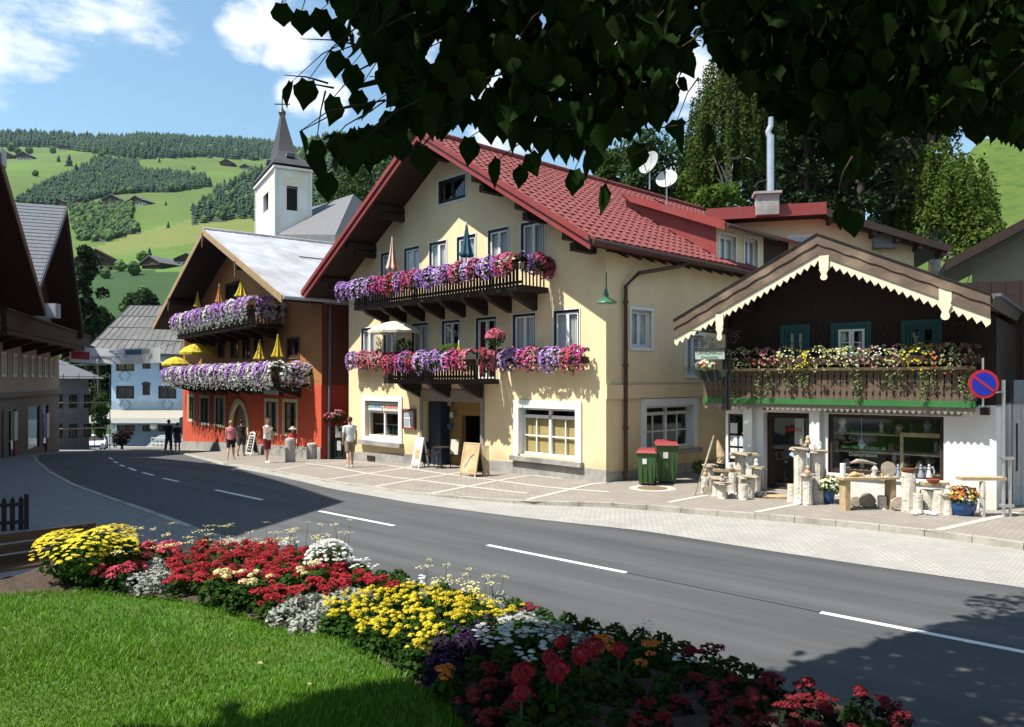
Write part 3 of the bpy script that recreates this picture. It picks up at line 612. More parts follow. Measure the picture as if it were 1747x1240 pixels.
# menu case beside the door
a_, zt = HT.px(689, 697); c_, _ = HT.px(711, 697); zb = HT.px(700, 732)[1]; mc = empty('menu_case', HT.w((a_ + c_) / 2, -.06, (zt + zb) / 2), HT.rz, 'brown wooden menu case with white cards on the wall left of the hotel door', 'menu case')
ww, hh = (c_ - a_) / 2, (zt - zb) / 2; MB().ring(-ww, ww, -hh, hh, .07, -.05, .05).build('frame', mat('red_brown_wood', (.20, .06, .04)), mc); MB().box(-ww + .06, ww - .06, .0, .04, -hh + .06, hh - .06).build('backboard', M_white, mc)
for k in range(4): MB().box(-ww + .12 + (k % 2) * ww * .85, -ww + .12 + (k % 2) * ww * .85 + ww * .7, -.012, -.004, -hh + .12 + (k // 2) * hh * .9, -hh + .12 + (k // 2) * hh * .9 + hh * .75).build('card', flat('card_grey', (.36, .40, .44)) if k == 0 else bpy.data.materials['card_grey'], mc)
# ---- roof
RF0, RF1 = -1.35, 8.1
b = MB(); slab(b, APX, APZ - .06, .58, rz_(.58, .06), RF0, RF1, .2); slab(b, APX, APZ - .06, -3.6, rz_(-3.6, .06), RF1, 16, .2); slab(b, APX, APZ - .06, -14.95, rz_(-14.95, .06), RF0, 16, .2)
roof = b.build('roof', [M_red], hotel)
# soffit boards and rafters under the front overhang
b = MB(); slab(b, APX, APZ - .27, .5, rz_(.5, .27), RF0 + .05, -.002, .03); slab(b, APX, APZ - .27, -14.85, rz_(-14.85, .27), RF0 + .05, -.002, .03); slab(b, .0, rz_(0, .27), .5, rz_(.5, .27), 0, 8, .03); b.build('soffit', M_dwood, roof)
for k, x in enumerate([-.45, -2.35, -4.3, APX, -9.8, -11.7, -13.6]):
    zc = rz_(x, .42); MB().box(x - .11, x + .11, RF0 + .12, .0, zc - .13, zc + .1).build('purlin', M_dwood, roof)
    zc = rz_(x, .66); MB().box(x - .11, x + .11, RF0 + .45, .0, zc - .16, zc + .07).build('purlin_bracket', M_dwood, roof)
for k in range(13):
    y = .3 + k * .62; M_ = MB(); xa, xb = -.05, .52; M_.prism([(xa, rz_(xa, .3)), (xb, rz_(xb, .3)), (xb, rz_(xb, .42)), (xa, rz_(xa, .48))], y - .06, y + .06); M_.build('rafter_end', M_dwood, roof)
for sgn, xe in ((1, .6), (-1, -14.97)):
    b = MB(); d = .34
    b.prism([(APX, APZ + .03), (xe, rz_(xe) + .03), (xe, rz_(xe) - d), (APX, APZ - d)], RF0 - .05, RF0); b.build('verge_board', M_red, roof)
    b = MB(); b.prism([(APX, APZ + .06), (xe, rz_(xe) + .06), (xe, rz_(xe) - .12), (APX, APZ - .12)], RF0 - .11, RF0 - .052); b.build('verge_trim', M_red, roof)
MB().tube([(.66, RF0, rz_(.6) - .12), (.66, 8.0, rz_(.6) - .16)], .075, 8).build('gutter', M_copper, roof)
# tiles: the 300 that show largest are objects, the rest one part
sl = math.hypot(1, SLO); rowL = .40; colW = .34; nrow = int((.60 - APX) * sl / rowL); ncol = int((RF1 - RF0 - .15) / colW)
tb = MB(); n6 = 4; tv = []
for yy in (0, 1):                                     # profile across y, length along x(down-slope)
    for k in range(n6 + 1):
        t = k / n6; tv.append((yy * (rowL + .05), t * colW * .93, .018 + .028 * math.sin(math.pi * min(1, t * 1.15)) + (0.022 if yy else 0)))
tf = [(k, k + n6 + 1, k + n6 + 2, k + 1) for k in range(n6)]
lip = [(rowL + .05, t_ * colW * .93, -.02) for t_ in [k / n6 for k in range(n6 + 1)]]
tv += lip; tf += [(n6 + 1 + k, 2 * (n6 + 1) + k, 2 * (n6 + 1) + k + 1, n6 + 2 + k) for k in range(n6)]
sd0 = (0, 0, -.02); tv += [(0, 0, -.02), (0, colW * .93, -.02)]; i0 = len(tv) - 2
tf += [(0, i0, 2 * (n6 + 1), n6 + 1), (n6, 2 * n6 + 1, 3 * n6 + 2, i0 + 1)]
tme = MB().add(tv, tf).mesh('tile', M_tile)
th_ = math.atan(SLO); cells = []
for r in range(nrow):
    for c in range(ncol + (24 if (r + 1) * rowL / sl < 3.3 else 0)):
        if r * rowL / sl < -99: continue
        x = APX + .04 + r * rowL / sl; y = RF0 + .08 + c * colW + (colW / 2 if r % 2 else 0) * .6
        if y > 5.55 and x > -3.75 and False: continue
        cells.append((x, y, rz_(x, .05) ))
def vis(c): p = HT.w(c[0], c[1], c[2]); return p.y
cells = [c for c in cells if not (c[1] > 5.6 and c[0] > -3.8 + 0 and c[0] < 9 and c[2] > 0 and c[0] < -.05)]
cells.sort(key=vis)
rng = random.Random(5)
TM = Matrix.Rotation(th_, 4, 'Y')
for c in cells[:300]: link('tile', tme, roof, None, None, c, (rng.uniform(-.01, .01), th_ + rng.uniform(-.012, .012), rng.uniform(-.012, .012)))
b = MB()
for c in cells[300:]: b.add(tv, tf, 0, Matrix.Translation(c) @ TM)
b.build('tile', M_tile, roof, kind='stuff')
MB().tube([(APX, y_, APZ + .02) for y_ in (RF0, 3, 8, 12, 16)], .13, 10).build('ridge_cap', M_tile, roof)
# ---- shed dormer with its red cheek
def P2(px, py, y):                                    # point in the cross plane local y = const
    o = HT.w(0, y); a = (px - CX) / F; t = (a * o.y - o.x) / (HT.u[0] - a * HT.u[1]); Y = o.y + HT.u[1] * t; return t, CZ + (HY - py) / F * Y
(xa, za), (xb, zb) = P2(1062, 331, 5.55), P2(1240, 379, 5.55)
xb = .5; b = MB(); slab(b, xa, za, xb, zb, 5.5, 16, .12); dr = b.build('dormer_roof', M_red, hotel)
MB().prism([(xa, za + .04), (xb, zb + .04), (xb, zb - .26), (xa + .4, za - .36)], 5.44, 5.5).build('verge_board', M_red, dr)
b = MB(); b.add([(xa, 5.75, rz_(xa)), (0.0, 5.75, rz_(0)), (0.0, 5.75, zb), (xa, 5.75, za - .1)], [(0, 1, 2, 3)]); b.build('dormer_cheek', M_red, hotel)
MB().tube([(xb + .06, 5.5, zb - .1), (xb + .06, 8.9, zb - .14)], .07, 8).build('gutter', M_copper, dr)
# dark timber recess between dormer and rear wing
MB().box(-.1, .02, 8.92, 10.8, 7.0, 8.3).build('timber_recess', M_dwood, hotel)
# downpipe on the side wall
a_, z_ = HT.side(1062, 430); MB().tube([(.62, 3.3, 6.62), (.5, 2.9, 6.45), (.25, a_ + .45, 6.1), (.12, a_, 5.7), (.12, a_, 3.0), (.12, a_, .05)], .06, 10, 0).build('downpipe', M_copper, hotel)
for z in (5.2, 3.4, 1.6): MB().lathe([(.085, 0), (.085, .06)], 10, (.12, a_, z)).build('pipe_clip', M_copper, hotel)
# ---- rear wing
RW = Frame(12.3, 31.0, .965, -.26)
rw = RW.root('guest_house', 'cream rear wing with a flat red fascia and dark overhanging eaves behind the brown chalet', 'house')
x0 = RW.px(1205, 360)[0]; xk, zk = RW.px(1410, 356); xe, ze = RW.px(1622, 420); zf = zk
h0 = wb(RW, 1352, 398, 1396, 425); h1 = wb(RW, 1408, 397, 1432, 425)
wall(x0, xe - 1.1, -1, zf, [h0], clips=[((zk - ze) / (xe - xk), 1, zk - .25 + (zk - ze) / (xe - xk) * xk)], y=1.0).build('wall', M_cream, rw)
MB().box(xe - 1.1, xe - 1.1 + .02, 1.0, 9, -1, ze + .3).build('wall', M_cream, rw)
window(rw, *h0, y=1.0, trim=M_white, tw=.12, frame=M_white, curtain=None)
b = MB(); b.box(x0, xk, 0, 9, zf - .1, zf); slab(b, xk, zk, xe, ze, 0, 9, .12); r2 = b.build('roof', M_slate, rw)
MB().box(x0, xk, -.06, .0, zf - .22, zf + .04).build('fascia', M_red, r2); MB().box(x0, xk, -.02, .8, zf + .0, zf + .28).build('red_metal_edge', M_red, r2)
MB().prism([(xk, zk + .02), (xe, ze + .02), (xe, ze - .24), (xk, zk - .3)], -.06, -.0).build('verge_board', M_dwood, r2)
MB().prism([(xk, zk - .13), (xe, ze - .13), (xe, ze - .17), (xk, zk - .17)], .0, .99).box(x0, xk, 0, .99, zf - .2, zf - .14).build('soffit', M_dwood, r2)
for k in range(6):
    t = k / 5.5; x = xk + (xe - xk) * t + .1; z = zk + (ze - zk) * t; MB().box(x, x + .16, 0, 1.0, z - .5, z - .24).build('purlin', M_dwood, r2)
bx = wb(RW, 1496, 393, 1538, 418); MB().box(bx[0], bx[1], .5, 1.0, bx[2], bx[3]).build('roller_box', M_stone, rw)
# chimney with steel flue
c0 = at(1308, 348, 31.5); ch = empty('chimney', (c0.x, c0.y, c0.z - .5), -.2, 'stubby rendered chimney with tall steel flue behind the dormer', 'chimney')
MB().box(-.45, .45, -.35, .35, 0, .85).build('stack', M_stone, ch); MB().box(-.55, .55, -.45, .45, .85, .95).build('cap', M_stone, ch)
MB().tube([(-.5, 0, 1.2), (-.35, 0, 1.42), (0, 0, 1.5), (.35, 0, 1.42), (.5, 0, 1.2)], .03, 6).tube([(-.4, 0, .95), (-.4, 0, 1.36)], .02, 6).tube([(.4, 0, .95), (.4, 0, 1.36)], .02, 6).build('hood', M_black, ch)
M_steel = mat('steel', (.62, .63, .64), (.5, .51, .53), 3, .3, metal=.8)
MB().tube([(.15, 0, .9), (.15, 0, 3.35)], .15, 14).build('flue', M_steel, ch); MB().tube([(.12, 0, 3.3), (.05, 0, 3.5), (.16, 0, 3.75), (.17, 0, 4.1)], [.14, .12, .11, .1], 12).build('cowl', M_steel, ch)
# satellite dishes
def dish(px, py, y, r, az_, el_, label):
    p = at(px, py, y); d = empty('satellite_dish', p, 0, label, 'satellite dish', 'satellite dishes on the hotel ridge')
    M_ = Matrix.Rotation(az_, 4, 'Z') @ Matrix.Rotation(el_, 4, 'Y')
    prof = [(r * t, .24 * r * t * t) for t in (0.02, .25, .5, .75, .95, 1.0)] + [(r * t, .24 * r * t * t - .03) for t in (1.0, .75, .5, .25, .02)]
    MB().lathe(prof, 28, M=M_).build('reflector', mat('dish_grey' + str(int(px)), (.60, .60, .58) if px > 1120 else (.36, .37, .37)), d, smooth=True)
    a = M_ @ Vector((0, 0, 1.0 * r)); e = M_ @ Vector((r * .85, 0, .1))
    MB().tube([e, a], .02, 6).tube([M_ @ Vector((-r * .8, 0, .1)), a], .012, 5).build('arm', M_black, d); MB().lathe([(.05, -.07), (.05, .07)], 10, tuple(a)).build('receiver', M_black, d)
    MB().tube([(0, .08, 0), (0, .12, -1.1)], .03, 8).build('mast', M_steel, d)
dish(1109, 279, 33.0, .52, math.radians(-142), math.radians(72), 'grey oval satellite dish turned sideways on the hotel roof ridge, the higher one')
dish(1138, 307, 32.6, .46, math.radians(-115), math.radians(62), 'white round satellite dish facing the street on the hotel roof ridge, the lower one')
# ================================================================ the brown chalet with the shop
CH = Frame(10.7, 16.7, .78, -.626)
ch_ = CH.root('chalet', 'dark timber chalet with white cut-out gable trim, green balcony beam and gift shop', 'chalet')
M_bark = mat('weathered_board', (.15, .105, .07), (.10, .07, .05), 6, .85, .5, 30, stretch=(6, 6, 1), c3=(.07, .05, .035), s3=3)
M_verge = mat('brown_verge', (.145, .10, .07), (.10, .07, .05), 5, .75, .4, 30, stretch=(1, 6, 6), c3=(.26, .18, .12), s3=1.5)
M_crm = mat('cream_paint', (.74, .68, .50), (.66, .60, .43), 6, .6, .1, 40)
M_green = mat('green_paint', (.038, .165, .045), (.03, .13, .036), 4, .45, .1, 30)
M_whitew = plaster('white_plaster', (.86, .86, .84), dirt=(.74, .74, .71))
M_shin = mat('wall_shingle', (.030, .018, .011), (.018, .011, .007), 14, .85, .6, 40)
M_teal = flat('teal_paint', (.018, .075, .08))
d1 = .38; D = 1.35
WL = CH.px(1238, 760)[0]; apx, apz = CH.px(1395, 400, D); ltx, ltz = CH.px(1150, 547, D); rtx, rtz = CH.px(1690, 502, D)
bz0 = CH.px(1430, 691, d1)[1]; bz1 = CH.px(1430, 681, d1)[1]; rzl = CH.px(1430, 627, d1)[1]; bl = CH.px(1200, 690, d1)[0]; brr = CH.px(1664, 690, d1)[0]
cg = .12
hw = (CH.px(1412, 760)[0], CH.px(1610, 760)[0], CH.px(1500, 812)[1], CH.px(1500, 708)[1])
hd = (CH.px(1302, 760)[0], CH.px(1380, 760)[0], -.3, CH.px(1340, 704)[1]); hl = (CH.px(1242, 760)[0], CH.px(1268, 760)[0], .75, CH.px(1255, 706)[1])
wall(WL, 0, -.5, bz0 + .05, [hw, hd, hl], th=.35).build('wall', M_whitew, ch_)
MB().add([(0, 0, -.5), (0, 9, -.5), (0, 9, bz0 + .05), (0, 0, bz0 + .05), (WL, 0, -.5), (WL, 9, -.5), (WL, 9, bz0 + .05), (WL, 0, bz0 + .05)], [(0, 1, 2, 3), (4, 7, 6, 5)]).build('wall', M_whitew, ch_)
sl_l = (apz - ltz) / (apx - ltx); sl_r = (apz - rtz) / (rtx - apx)
M_logs = M_shin
uw = [wb(CH, 1424, 556, 1480, 612), wb(CH, 1338, 560, 1376, 612), wb(CH, 1545, 552, 1600, 612)]
b = wall(WL, 0, bz0 + .05, 8, uw, clips=[(sl_r, 1, apz - .35 + sl_r * apx), (-sl_l, 1, apz - .35 - sl_l * apx)])
b.add([(0, 0, bz0), (0, 9, bz0), (0, 9, apz - .4 - sl_r * (0 - apx)), (0, 0, apz - .4 - sl_r * (0 - apx)), (WL, 0, bz0), (WL, 9, bz0), (WL, 9, 4.7), (WL, 0, 4.7), (0, 9, -1), (WL, 9, -1)], [(0, 1, 2, 3), (4, 7, 6, 5), (8, 9, 6, 2)])
b.build('timber_wall', M_logs, ch_)
for i, q in enumerate(uw): window(ch_, *q, trim=M_teal, tw=.09, frame=M_teal, sash=M_teal if i else M_white, bars=1, curtain=M_curt if i == 0 else None, cfrac=.5)
# shingle courses on the sunlit part of the upper wall
zc = bz0 + .1; sh = MB().box(-.07, .07, -.012, .012, 0, .17).mesh('shingle', M_shin)
n_ = 0
for r in range(14):
    z = rzl - .35 + r * .135
    for k in range(int((0 - WL) / .155)):
        x = WL + .1 + k * .155 + (r % 2) * .07
        if any(q[0] - .18 < x < q[1] + .18 and q[2] - .25 < z < q[3] + .1 for q in uw) or n_ >= 298 or z > rzl + 1.15 or not (WL + 1.2 < x < -.2) : continue
        if r < 10 and (r * 40 + k) % 1 == 0: link('shingle', sh, ch_, None, None, (x, -.02, z), (.07, 0, rr.uniform(-.03, .03))); n_ += 1
# roof
b = MB(); slab(b, apx, apz, ltx - .05, apz - sl_l * (apx - ltx + .05), -D + .05, 9, .22); slab(b, apx, apz, rtx + .08, apz - sl_r * (rtx + .08 - apx), -D + .05, 9, .22)
cr_ = b.build('roof', mat('grey_shingles', (.13, .12, .11), (.08, .075, .07), 8, .9, .6, 30), ch_)
for k in range(36):
    y = -D + .1 + k * .25; x = rtx + .08; MB().box(x - .5, x + .1, y, y + .23, apz - sl_r * (x - apx) + .0, apz - sl_r * (x - apx) + .05 + rr.random() * .02, 0, None).build('shingle', M_slate, cr_)
b = MB(); slab(b, apx, apz - .27, ltx, apz - .27 - sl_l * (apx - ltx), -D + .06, 0, .03); slab(b, apx, apz - .27, rtx, apz - .27 - sl_r * (rtx - apx), -D + .06, 0, .03); b.build('soffit', M_dwood, cr_)
for x in (ltx + .9, apx, rtx - .9, apx - 2, apx + 1.7):
    s_ = sl_l if x < apx else sl_r; z = apz - s_ * abs(x - apx) - .5; MB().box(x - .09, x + .09, -D + .1, 0, z - .12, z + .1).build('purlin', M_dwood, cr_)
def wavy(xa, za, xb, zb, off0, off1, amp, n, y0, y1, shape='wave'):
    """board under the line a-b, from off0 to off1 below it, lower edge cut in waves or scallops"""
    P = [(xa, za - off0), (xb, zb - off0)]; m = n * 6
    for i in range(m + 1):
        t = 1 - i / m; ph = (t * n) % 1.0
        w_ = amp * (math.sin(2 * math.pi * ph) if shape == 'wave' else (abs(math.sin(math.pi * ph)) + .35 * (ph > .4 and ph < .6)))
        P.append((xa + (xb - xa) * t, za + (zb - za) * t - off1 - w_))
    b = MB(); k = len(P); low = P[2:]
    # strip of quads instead of one concave face
    for i in range(m):
        t0, t1 = 1 - i / m, 1 - (i + 1) / m
        top0 = (xa + (xb - xa) * t0, za + (zb - za) * t0 - off0); top1 = (xa + (xb - xa) * t1, za + (zb - za) * t1 - off0)
        q = [top1, top0, low[i], low[i + 1]]
        vs = [(p[0], y0, p[1]) for p in q] + [(p[0], y1, p[1]) for p in q]
        b.add(vs, [(0, 3, 2, 1), (4, 5, 6, 7), (2, 3, 7, 6)] + ([(0, 1, 5, 4)] if True else []))
    return b
for xa, xb, s_ in ((apx, ltx, sl_l), (apx, rtx, sl_r)):
    zb = apz - s_ * abs(xb - xa); n_ = int(abs(xb - xa) / .16)
    wavy(xa, apz, xb, zb, -.02, .22, .012, n_ // 3, -D - .05, -D - .022).build('verge_board', M_verge, cr_)
    wavy(xa, apz, xb, zb, .10, .47, .0, n_ // 3, -D - .02, -D + .01).build('verge_board', M_verge, cr_)
    wavy(xa, apz, xb, zb, .46, .60, .085, n_, -D + .012, -D + .045, 'sc').build('fretwork_trim', M_crm, cr_)
    MB().prism([(xa, apz + .03), (xb, zb + .03), (xb, zb - .0), (xa, apz - .0)], -D - .08, -D + .3).build('roof_edge', M_black, cr_)
def pendant(x, z, h, w_, y):
    pr = [(.5, 0), (.5, .42), (.42, .5), (.5, .56), (.36, .66), (.25, .76), (.34, .82), (.36, .9), (.22, .98), (0, 1)]
    L = [(x + p[0] * w_, z - p[1] * h) for p in pr]; R = [(x - p[0] * w_, z - p[1] * h) for p in pr]
    b = MB()
    for i in range(len(pr) - 1): 
        q = [L[i], L[i + 1], R[i + 1], R[i]]; b.add([(p[0], y, p[1]) for p in q] + [(p[0], y + .04, p[1]) for p in q], [(0, 1, 2, 3), (4, 7, 6, 5), (0, 4, 5, 1), (2, 6, 7, 3)])
    b.build('pendant_board', M_crm, cr_)
def pz_(px, py): return CH.px(px, py, D + .0)
for (px, y0, y1, w_) in ((1406, 436, 478, .22), (1613, 490, 546, .24), (1228, 536, 581, .20)):
    x, z = pz_(px, y0); pendant(x, z, z - pz_(px, y1)[1], w_, -D - .03)
# balcony
by = -d1
MB().box(bl, brr, by - .03, by + .12, bz0, bz1).build('balcony_beam', M_green, ch_)
MB().box(bl, brr, by + .12, 0, bz0 + .02, bz0 + .1).build('balcony_floor', M_dwood, ch_)
MB().box(bl + .3, brr + .0, by - .08, by + .1, rzl - .07, rzl).build('handrail', mat('pale_rail', (.50, .38, .22), (.42, .31, .18), 5, .7), ch_)
MB().box(bl, brr, by + .03, by + .08, bz1 + .12, bz1 + .2).build('balcony_rail', M_bark, ch_)
bw = .148; nb = int((brr - bl) / bw); bh = rzl - .07 - bz1
pb = [(.5, 0), (.5, .12), (.34, .16), (.28, .22), (.44, .27), (.5, .34), (.5, .5), (.40, .58), (.47, .64), (.47, .72), (.36, .8), (.47, .88), (.5, 1)]
bm = MB()
for i in range(len(pb) - 1):
    q = [(pb[i][0], pb[i][1]), (pb[i + 1][0], pb[i + 1][1]), (-pb[i + 1][0], pb[i + 1][1]), (-pb[i][0], pb[i][1])]
    bm.add([(p[0] * bw * .95, 0, p[1] * bh) for p in q] + [(p[0] * bw * .95, .025, p[1] * bh) for p in q], [(0, 1, 2, 3), (4, 7, 6, 5), (0, 4, 5, 1), (2, 6, 7, 3)])
bme = bm.mesh('cut_out_board', M_bark)
for k in range(nb): link('cut_out_board', bme, ch_, None, None, (bl + bw * (k + .5), by, bz1), (rr.uniform(-.01, .01), 0, 0))
for k in range(7): MB().box(brr - .02, brr, by + k * .142, by + k * .142 + .135, bz1, rzl - .07).build('cut_out_board', M_bark, ch_)
wavy(bl, bz0, brr, bz0, 0, .08, .07, int((brr - bl) / .13), by + .02, by + .05, 'sc').build('valance', mat('valance_grey', (.28, .24, .2), (.2, .17, .14), 6), ch_)
for x in (bl + .5, WL + 1.2, -2.9, -.2): MB().box(x - .08, x + .08, by + .1, 0, bz0 - .16, bz0).build('balcony_joist', M_dwood, ch_)
# posts of the shop front, wooden panels, door
def cpx(px, py=760, d=0): return CH.px(px, py, d)[0]
for px in (1277, 1391): x = cpx(px, 760, .1); MB().box(x - .12, x + .12, -.18, .1, cg - .3, bz0 - .1).build('post', M_whitew, ch_)
wx0, wx1, wz0, wz1 = hw
sh_ = MB().ring(wx0, wx1, wz0, wz1, .09, .08, .16); so = sh_.build('shop_window', mat('dark_brown_frame', (.045, .025, .015)), ch_)
MB().add([(wx0 + .09, .12, wz0 + .09), (wx1 - .09, .12, wz0 + .09), (wx1 - .09, .12, wz1 - .09), (wx0 + .09, .12, wz1 - .09)], [(0, 1, 2, 3)]).build('pane', GLASS, so)
MB().box(wx0 - .1, wx1 + .1, -.05, .1, wz0 - .09, wz0).build('sill', M_whitew, so)
M_shopin = mat('shop_interior', (.06, .05, .045), (.035, .03, .028), 3)
b = MB(); b.add([(wx0 - .1, 2.2, cg), (wx1 + .1, 2.2, cg), (wx1 + .1, 2.2, 3), (wx0 - .1, 2.2, 3), (wx0 - .1, .36, cg), (wx1 + .1, .36, cg), (wx1 + .1, .36, 3), (wx0 - .1, .36, 3)], [(0, 1, 2, 3), (0, 4, 7, 3), (1, 2, 6, 5), (3, 2, 6, 7), (0, 1, 5, 4)]); b.build('shop_room', M_shopin, ch_)
dx0, dx1, _, dz1 = hd
b = MB(); b.add([(dx0, 1.6, -.3), (dx1, 1.6, -.3), (dx1, 1.6, 3), (dx0, 1.6, 3), (dx0, .3, -.3), (dx1, .3, -.3), (dx1, .3, 3), (dx0, .3, 3)], [(0, 1, 2, 3), (0, 4, 7, 3), (1, 2, 6, 5), (3, 2, 6, 7)]); b.build('shop_room', M_shopin, ch_)
do = MB().ring(dx0 + .02, dx1 - .02, cg - .05, dz1 - .05, .1, .3, .36).build('shop_door', bpy.data.materials['dark_brown_frame'], ch_)
MB().add([(dx0 + .1, .33, cg + .05), (dx1 - .1, .33, cg + .05), (dx1 - .1, .33, dz1 - .15), (dx0 + .1, .33, dz1 - .15)], [(0, 1, 2, 3)]).build('pane', GLASS, do)
M_paper = flat('paper', (.70, .70, .68)); M_pblue = flat('pale_blue_card', (.50, .62, .72))
xm = dx0 + (dx1 - dx0) * .52; b = MB().prism([(xm - .02, 1.05), (xm + .1, .98), (xm + .14, 1.02), (xm + .14, .72), (xm + .45, .72), (xm + .45, 1.02), (xm + .5, .98), (xm + .6, 1.05), (xm + .42, 1.24), (xm + .17, 1.24)], .24, .26); b.build('shirt_poster', M_pblue, ch_)
MB().box(xm + .12, xm + .5, .24, .26, .38, .68).build('card', M_pblue, ch_); MB().box(xm + .12, xm + .36, .27, .29, 1.32, 2.0).build('card', flat('grey_card', (.42, .42, .38)), ch_)
text_obj('OFFEN', .15, M_rd, ch_, ((dx0 + dx1) / 2 + .1, .23, dz1 - .45))
lx0, lx1, lz0, lz1 = hl; lo = MB().ring(lx0, lx1, lz0, lz1, .06, .1, .16).build('window', M_black, ch_); MB().add([(lx0, .13, lz0), (lx1, .13, lz0), (lx1, .13, lz1), (lx0, .13, lz1)], [(0, 1, 2, 3)]).build('pane', GLASS, lo); MB().box(lx0, lx1, .5, .55, lz0, lz1).build('dim_room', M_dark, lo)
for k in range(5): MB().box(lx0 + .04 + (k % 2) * .24, lx0 + .24 + (k % 2) * .24, .06, .075, lz0 + .12 + (k // 2) * .34, lz0 + .4 + (k // 2) * .34).build('notice', M_paper if k != 3 else M_pblue, ch_)
M_gltr = flat('green_letters', (.03, .16, .03))
for k, t in enumerate(('Wohnaccessoires', 'Geschenke', 'aus Naturmaterial', 'Dekoration')): text_obj(t, .14, M_gltr if k % 2 == 0 else flat('dim_letters%d' % k, (.16, .17, .16)), so, (wx0 + .8, .11, wz1 - .42 - k * .19), ext=.001)
MB().box(wx0 - .02, cpx(1640), -.06, -.0, wz1 + .02, wz1 + .1).build('lintel', M_stone, ch_)
# side: pale gate and dark barn to the right of the chalet
c = at(1728, 870, 17.4)
gt = Frame(c.x, c.y, 1, .05); g_ = gt.root('side_gate', 'pale grey wooden gate with slots at the right edge beside the chalet', 'gate')
for k in range(8): MB().box(k * .2, k * .2 + .19, 0, .05, .12, 2.45).box(k * .2 + .075, k * .2 + .115, -.01, .0, .9, 2.0, 1).build('plank', [mat('pale_gate%d' % k, (.46, .48, .50), (.38, .40, .42), 5), M_black], g_)
MB().box(0, 1.7, -.03, .08, 2.45, 3.0).build('gate_header', mat('blue_grey', (.20, .23, .27)), g_)
BN = Frame(11.4, 20.5, .93, -.37); bn = BN.root('barn', 'nearly black timber barn wall behind the no-stopping sign', 'barn')
for k in range(26): MB().box(-.6 + k * .33, -.6 + k * .33 + .318, 0 + rr.uniform(0, .015), .06, 0, 5.6).build('plank', M_dwood, bn)
MB().box(-.6, 8, .06, 4, 0, 5.55).build('wall', M_dwood, bn)
NB = Frame(15.9, 26, .9, -.43); nb_ = NB.root('neighbour_house', 'pale plastered house with dark overhanging verge at the far right above the chalet roof', 'house')
a0, z0 = NB.px(1612, 447, 1.2); a1, z1 = NB.px(1747, 375, 1.2); s_ = (z1 - z0) / (a1 - a0); ax = a1 + 2.2
wall(a0 + .9, ax * 2 - a0 - .9, 0, z0 + 9, [], clips=[(-s_, 1, z0 - .4 - s_ * a0), (s_, 1, z0 - .4 + s_ * (2 * ax - a0))]).build('wall', plaster('dull_cream_plaster', (.34, .31, .20)), nb_)
b = MB(); zt = z0 + s_ * (ax - a0); slab(b, a0, z0, ax, zt, -1.2, 9, .2); slab(b, ax, zt, 2 * ax - a0, z0, -1.2, 9, .2); r_ = b.build('roof', M_slate, nb_)
MB().prism([(a0, z0 + .03), (ax, zt + .03), (ax, zt - .3), (a0, z0 - .3)], -1.26, -1.2).build('verge_board', M_dwood, r_); MB().prism([(a0, z0 - .21), (ax, zt - .21), (ax, zt - .25), (a0, z0 - .25)], -1.19, 0).build('soffit', M_dwood, r_)
# ================================================================ the red guest house
RH = Frame(-8.07, 32.0, .61, -.79)
rh = RH.root('red_inn', 'inn with orange-red ground floor, timber storeys and grey metal roof', 'inn')
M_redp = mat('orange_red_plaster', (.56, .085, .038), (.48, .07, .032), 1.0, .9, .2, 40, detail=7, c3=(.48, .09, .04), s3=.6)
M_ochw = mat('ochre_boards', (.44, .19, .06), (.32, .13, .04), 3, .75, .4, 12, stretch=(.3, .3, 9))
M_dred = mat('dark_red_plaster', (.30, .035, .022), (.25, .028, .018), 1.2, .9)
M_metal = mat('weathered_tin', (.44, .45, .46), (.33, .34, .36), 1.1, .55, .15, 9, detail=9, c3=(.28, .27, .27), s3=.5, metal=.0)
D2 = 1.8; rax, raz = RH.px(347, 391, D2); rlx, rlz = RH.px(262, 555, D2); rrx, rrz = RH.px(482, 504, D2); rs = .5 * ((raz - rlz) / (rax - rlx) + (raz - rrz) / (rrx - rax))
rrz = raz - rs * (rrx - rax); rlz = raz - rs * (rax - rlx)
rw0 = RH.px(312, 700)[0]; fz1 = RH.px(430, 655)[1]
rhh = [wb(RH, 342, 678, 356, 722), wb(RH, 367, 678, 383, 725), wb(RH, 453, 684, 473, 737), wb(RH, 484, 685, 506, 740), wb(RH, 322, 676, 330, 716)]
# arch door
ad = (RH.px(394, 700)[0], RH.px(423, 700)[0], -2, RH.px(408, 688)[1])
wall(rw0, 0, -3, fz1, rhh + [ad]).build('wall', M_redp, rh)
uw1 = [wb(RH, a, 577, c, 610) for a, c in ((490, 510), (434, 448), (414, 426), (394, 406), (372, 382))]; uw2 = [wb(RH, a, 482, c, 520) for a, c in ((385, 410),)] 
wall(rw0, 0, fz1, raz, uw1 + uw2, clips=[(rs, 1, raz - .35 + rs * rax), (-rs, 1, raz - .35 - rs * rax)], y=.02).build('timber_wall', M_ochw, rh)
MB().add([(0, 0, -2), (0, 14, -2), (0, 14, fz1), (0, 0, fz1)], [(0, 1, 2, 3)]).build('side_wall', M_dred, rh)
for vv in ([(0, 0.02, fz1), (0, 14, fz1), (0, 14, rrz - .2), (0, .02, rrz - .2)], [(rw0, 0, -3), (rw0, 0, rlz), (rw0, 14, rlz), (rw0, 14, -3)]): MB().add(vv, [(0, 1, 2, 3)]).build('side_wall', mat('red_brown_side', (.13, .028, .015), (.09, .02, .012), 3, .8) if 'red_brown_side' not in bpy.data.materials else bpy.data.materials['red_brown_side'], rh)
M_yel = mat('cream_surround', (.66, .58, .38)); 
for q in rhh: window(rh, *q, trim=M_yel, tw=.13, frame=M_yel, sash=M_dwood, fw=.04, bars=1, cfrac=.7, curtain=mat('curtain_ecru', (.42, .34, .2)))
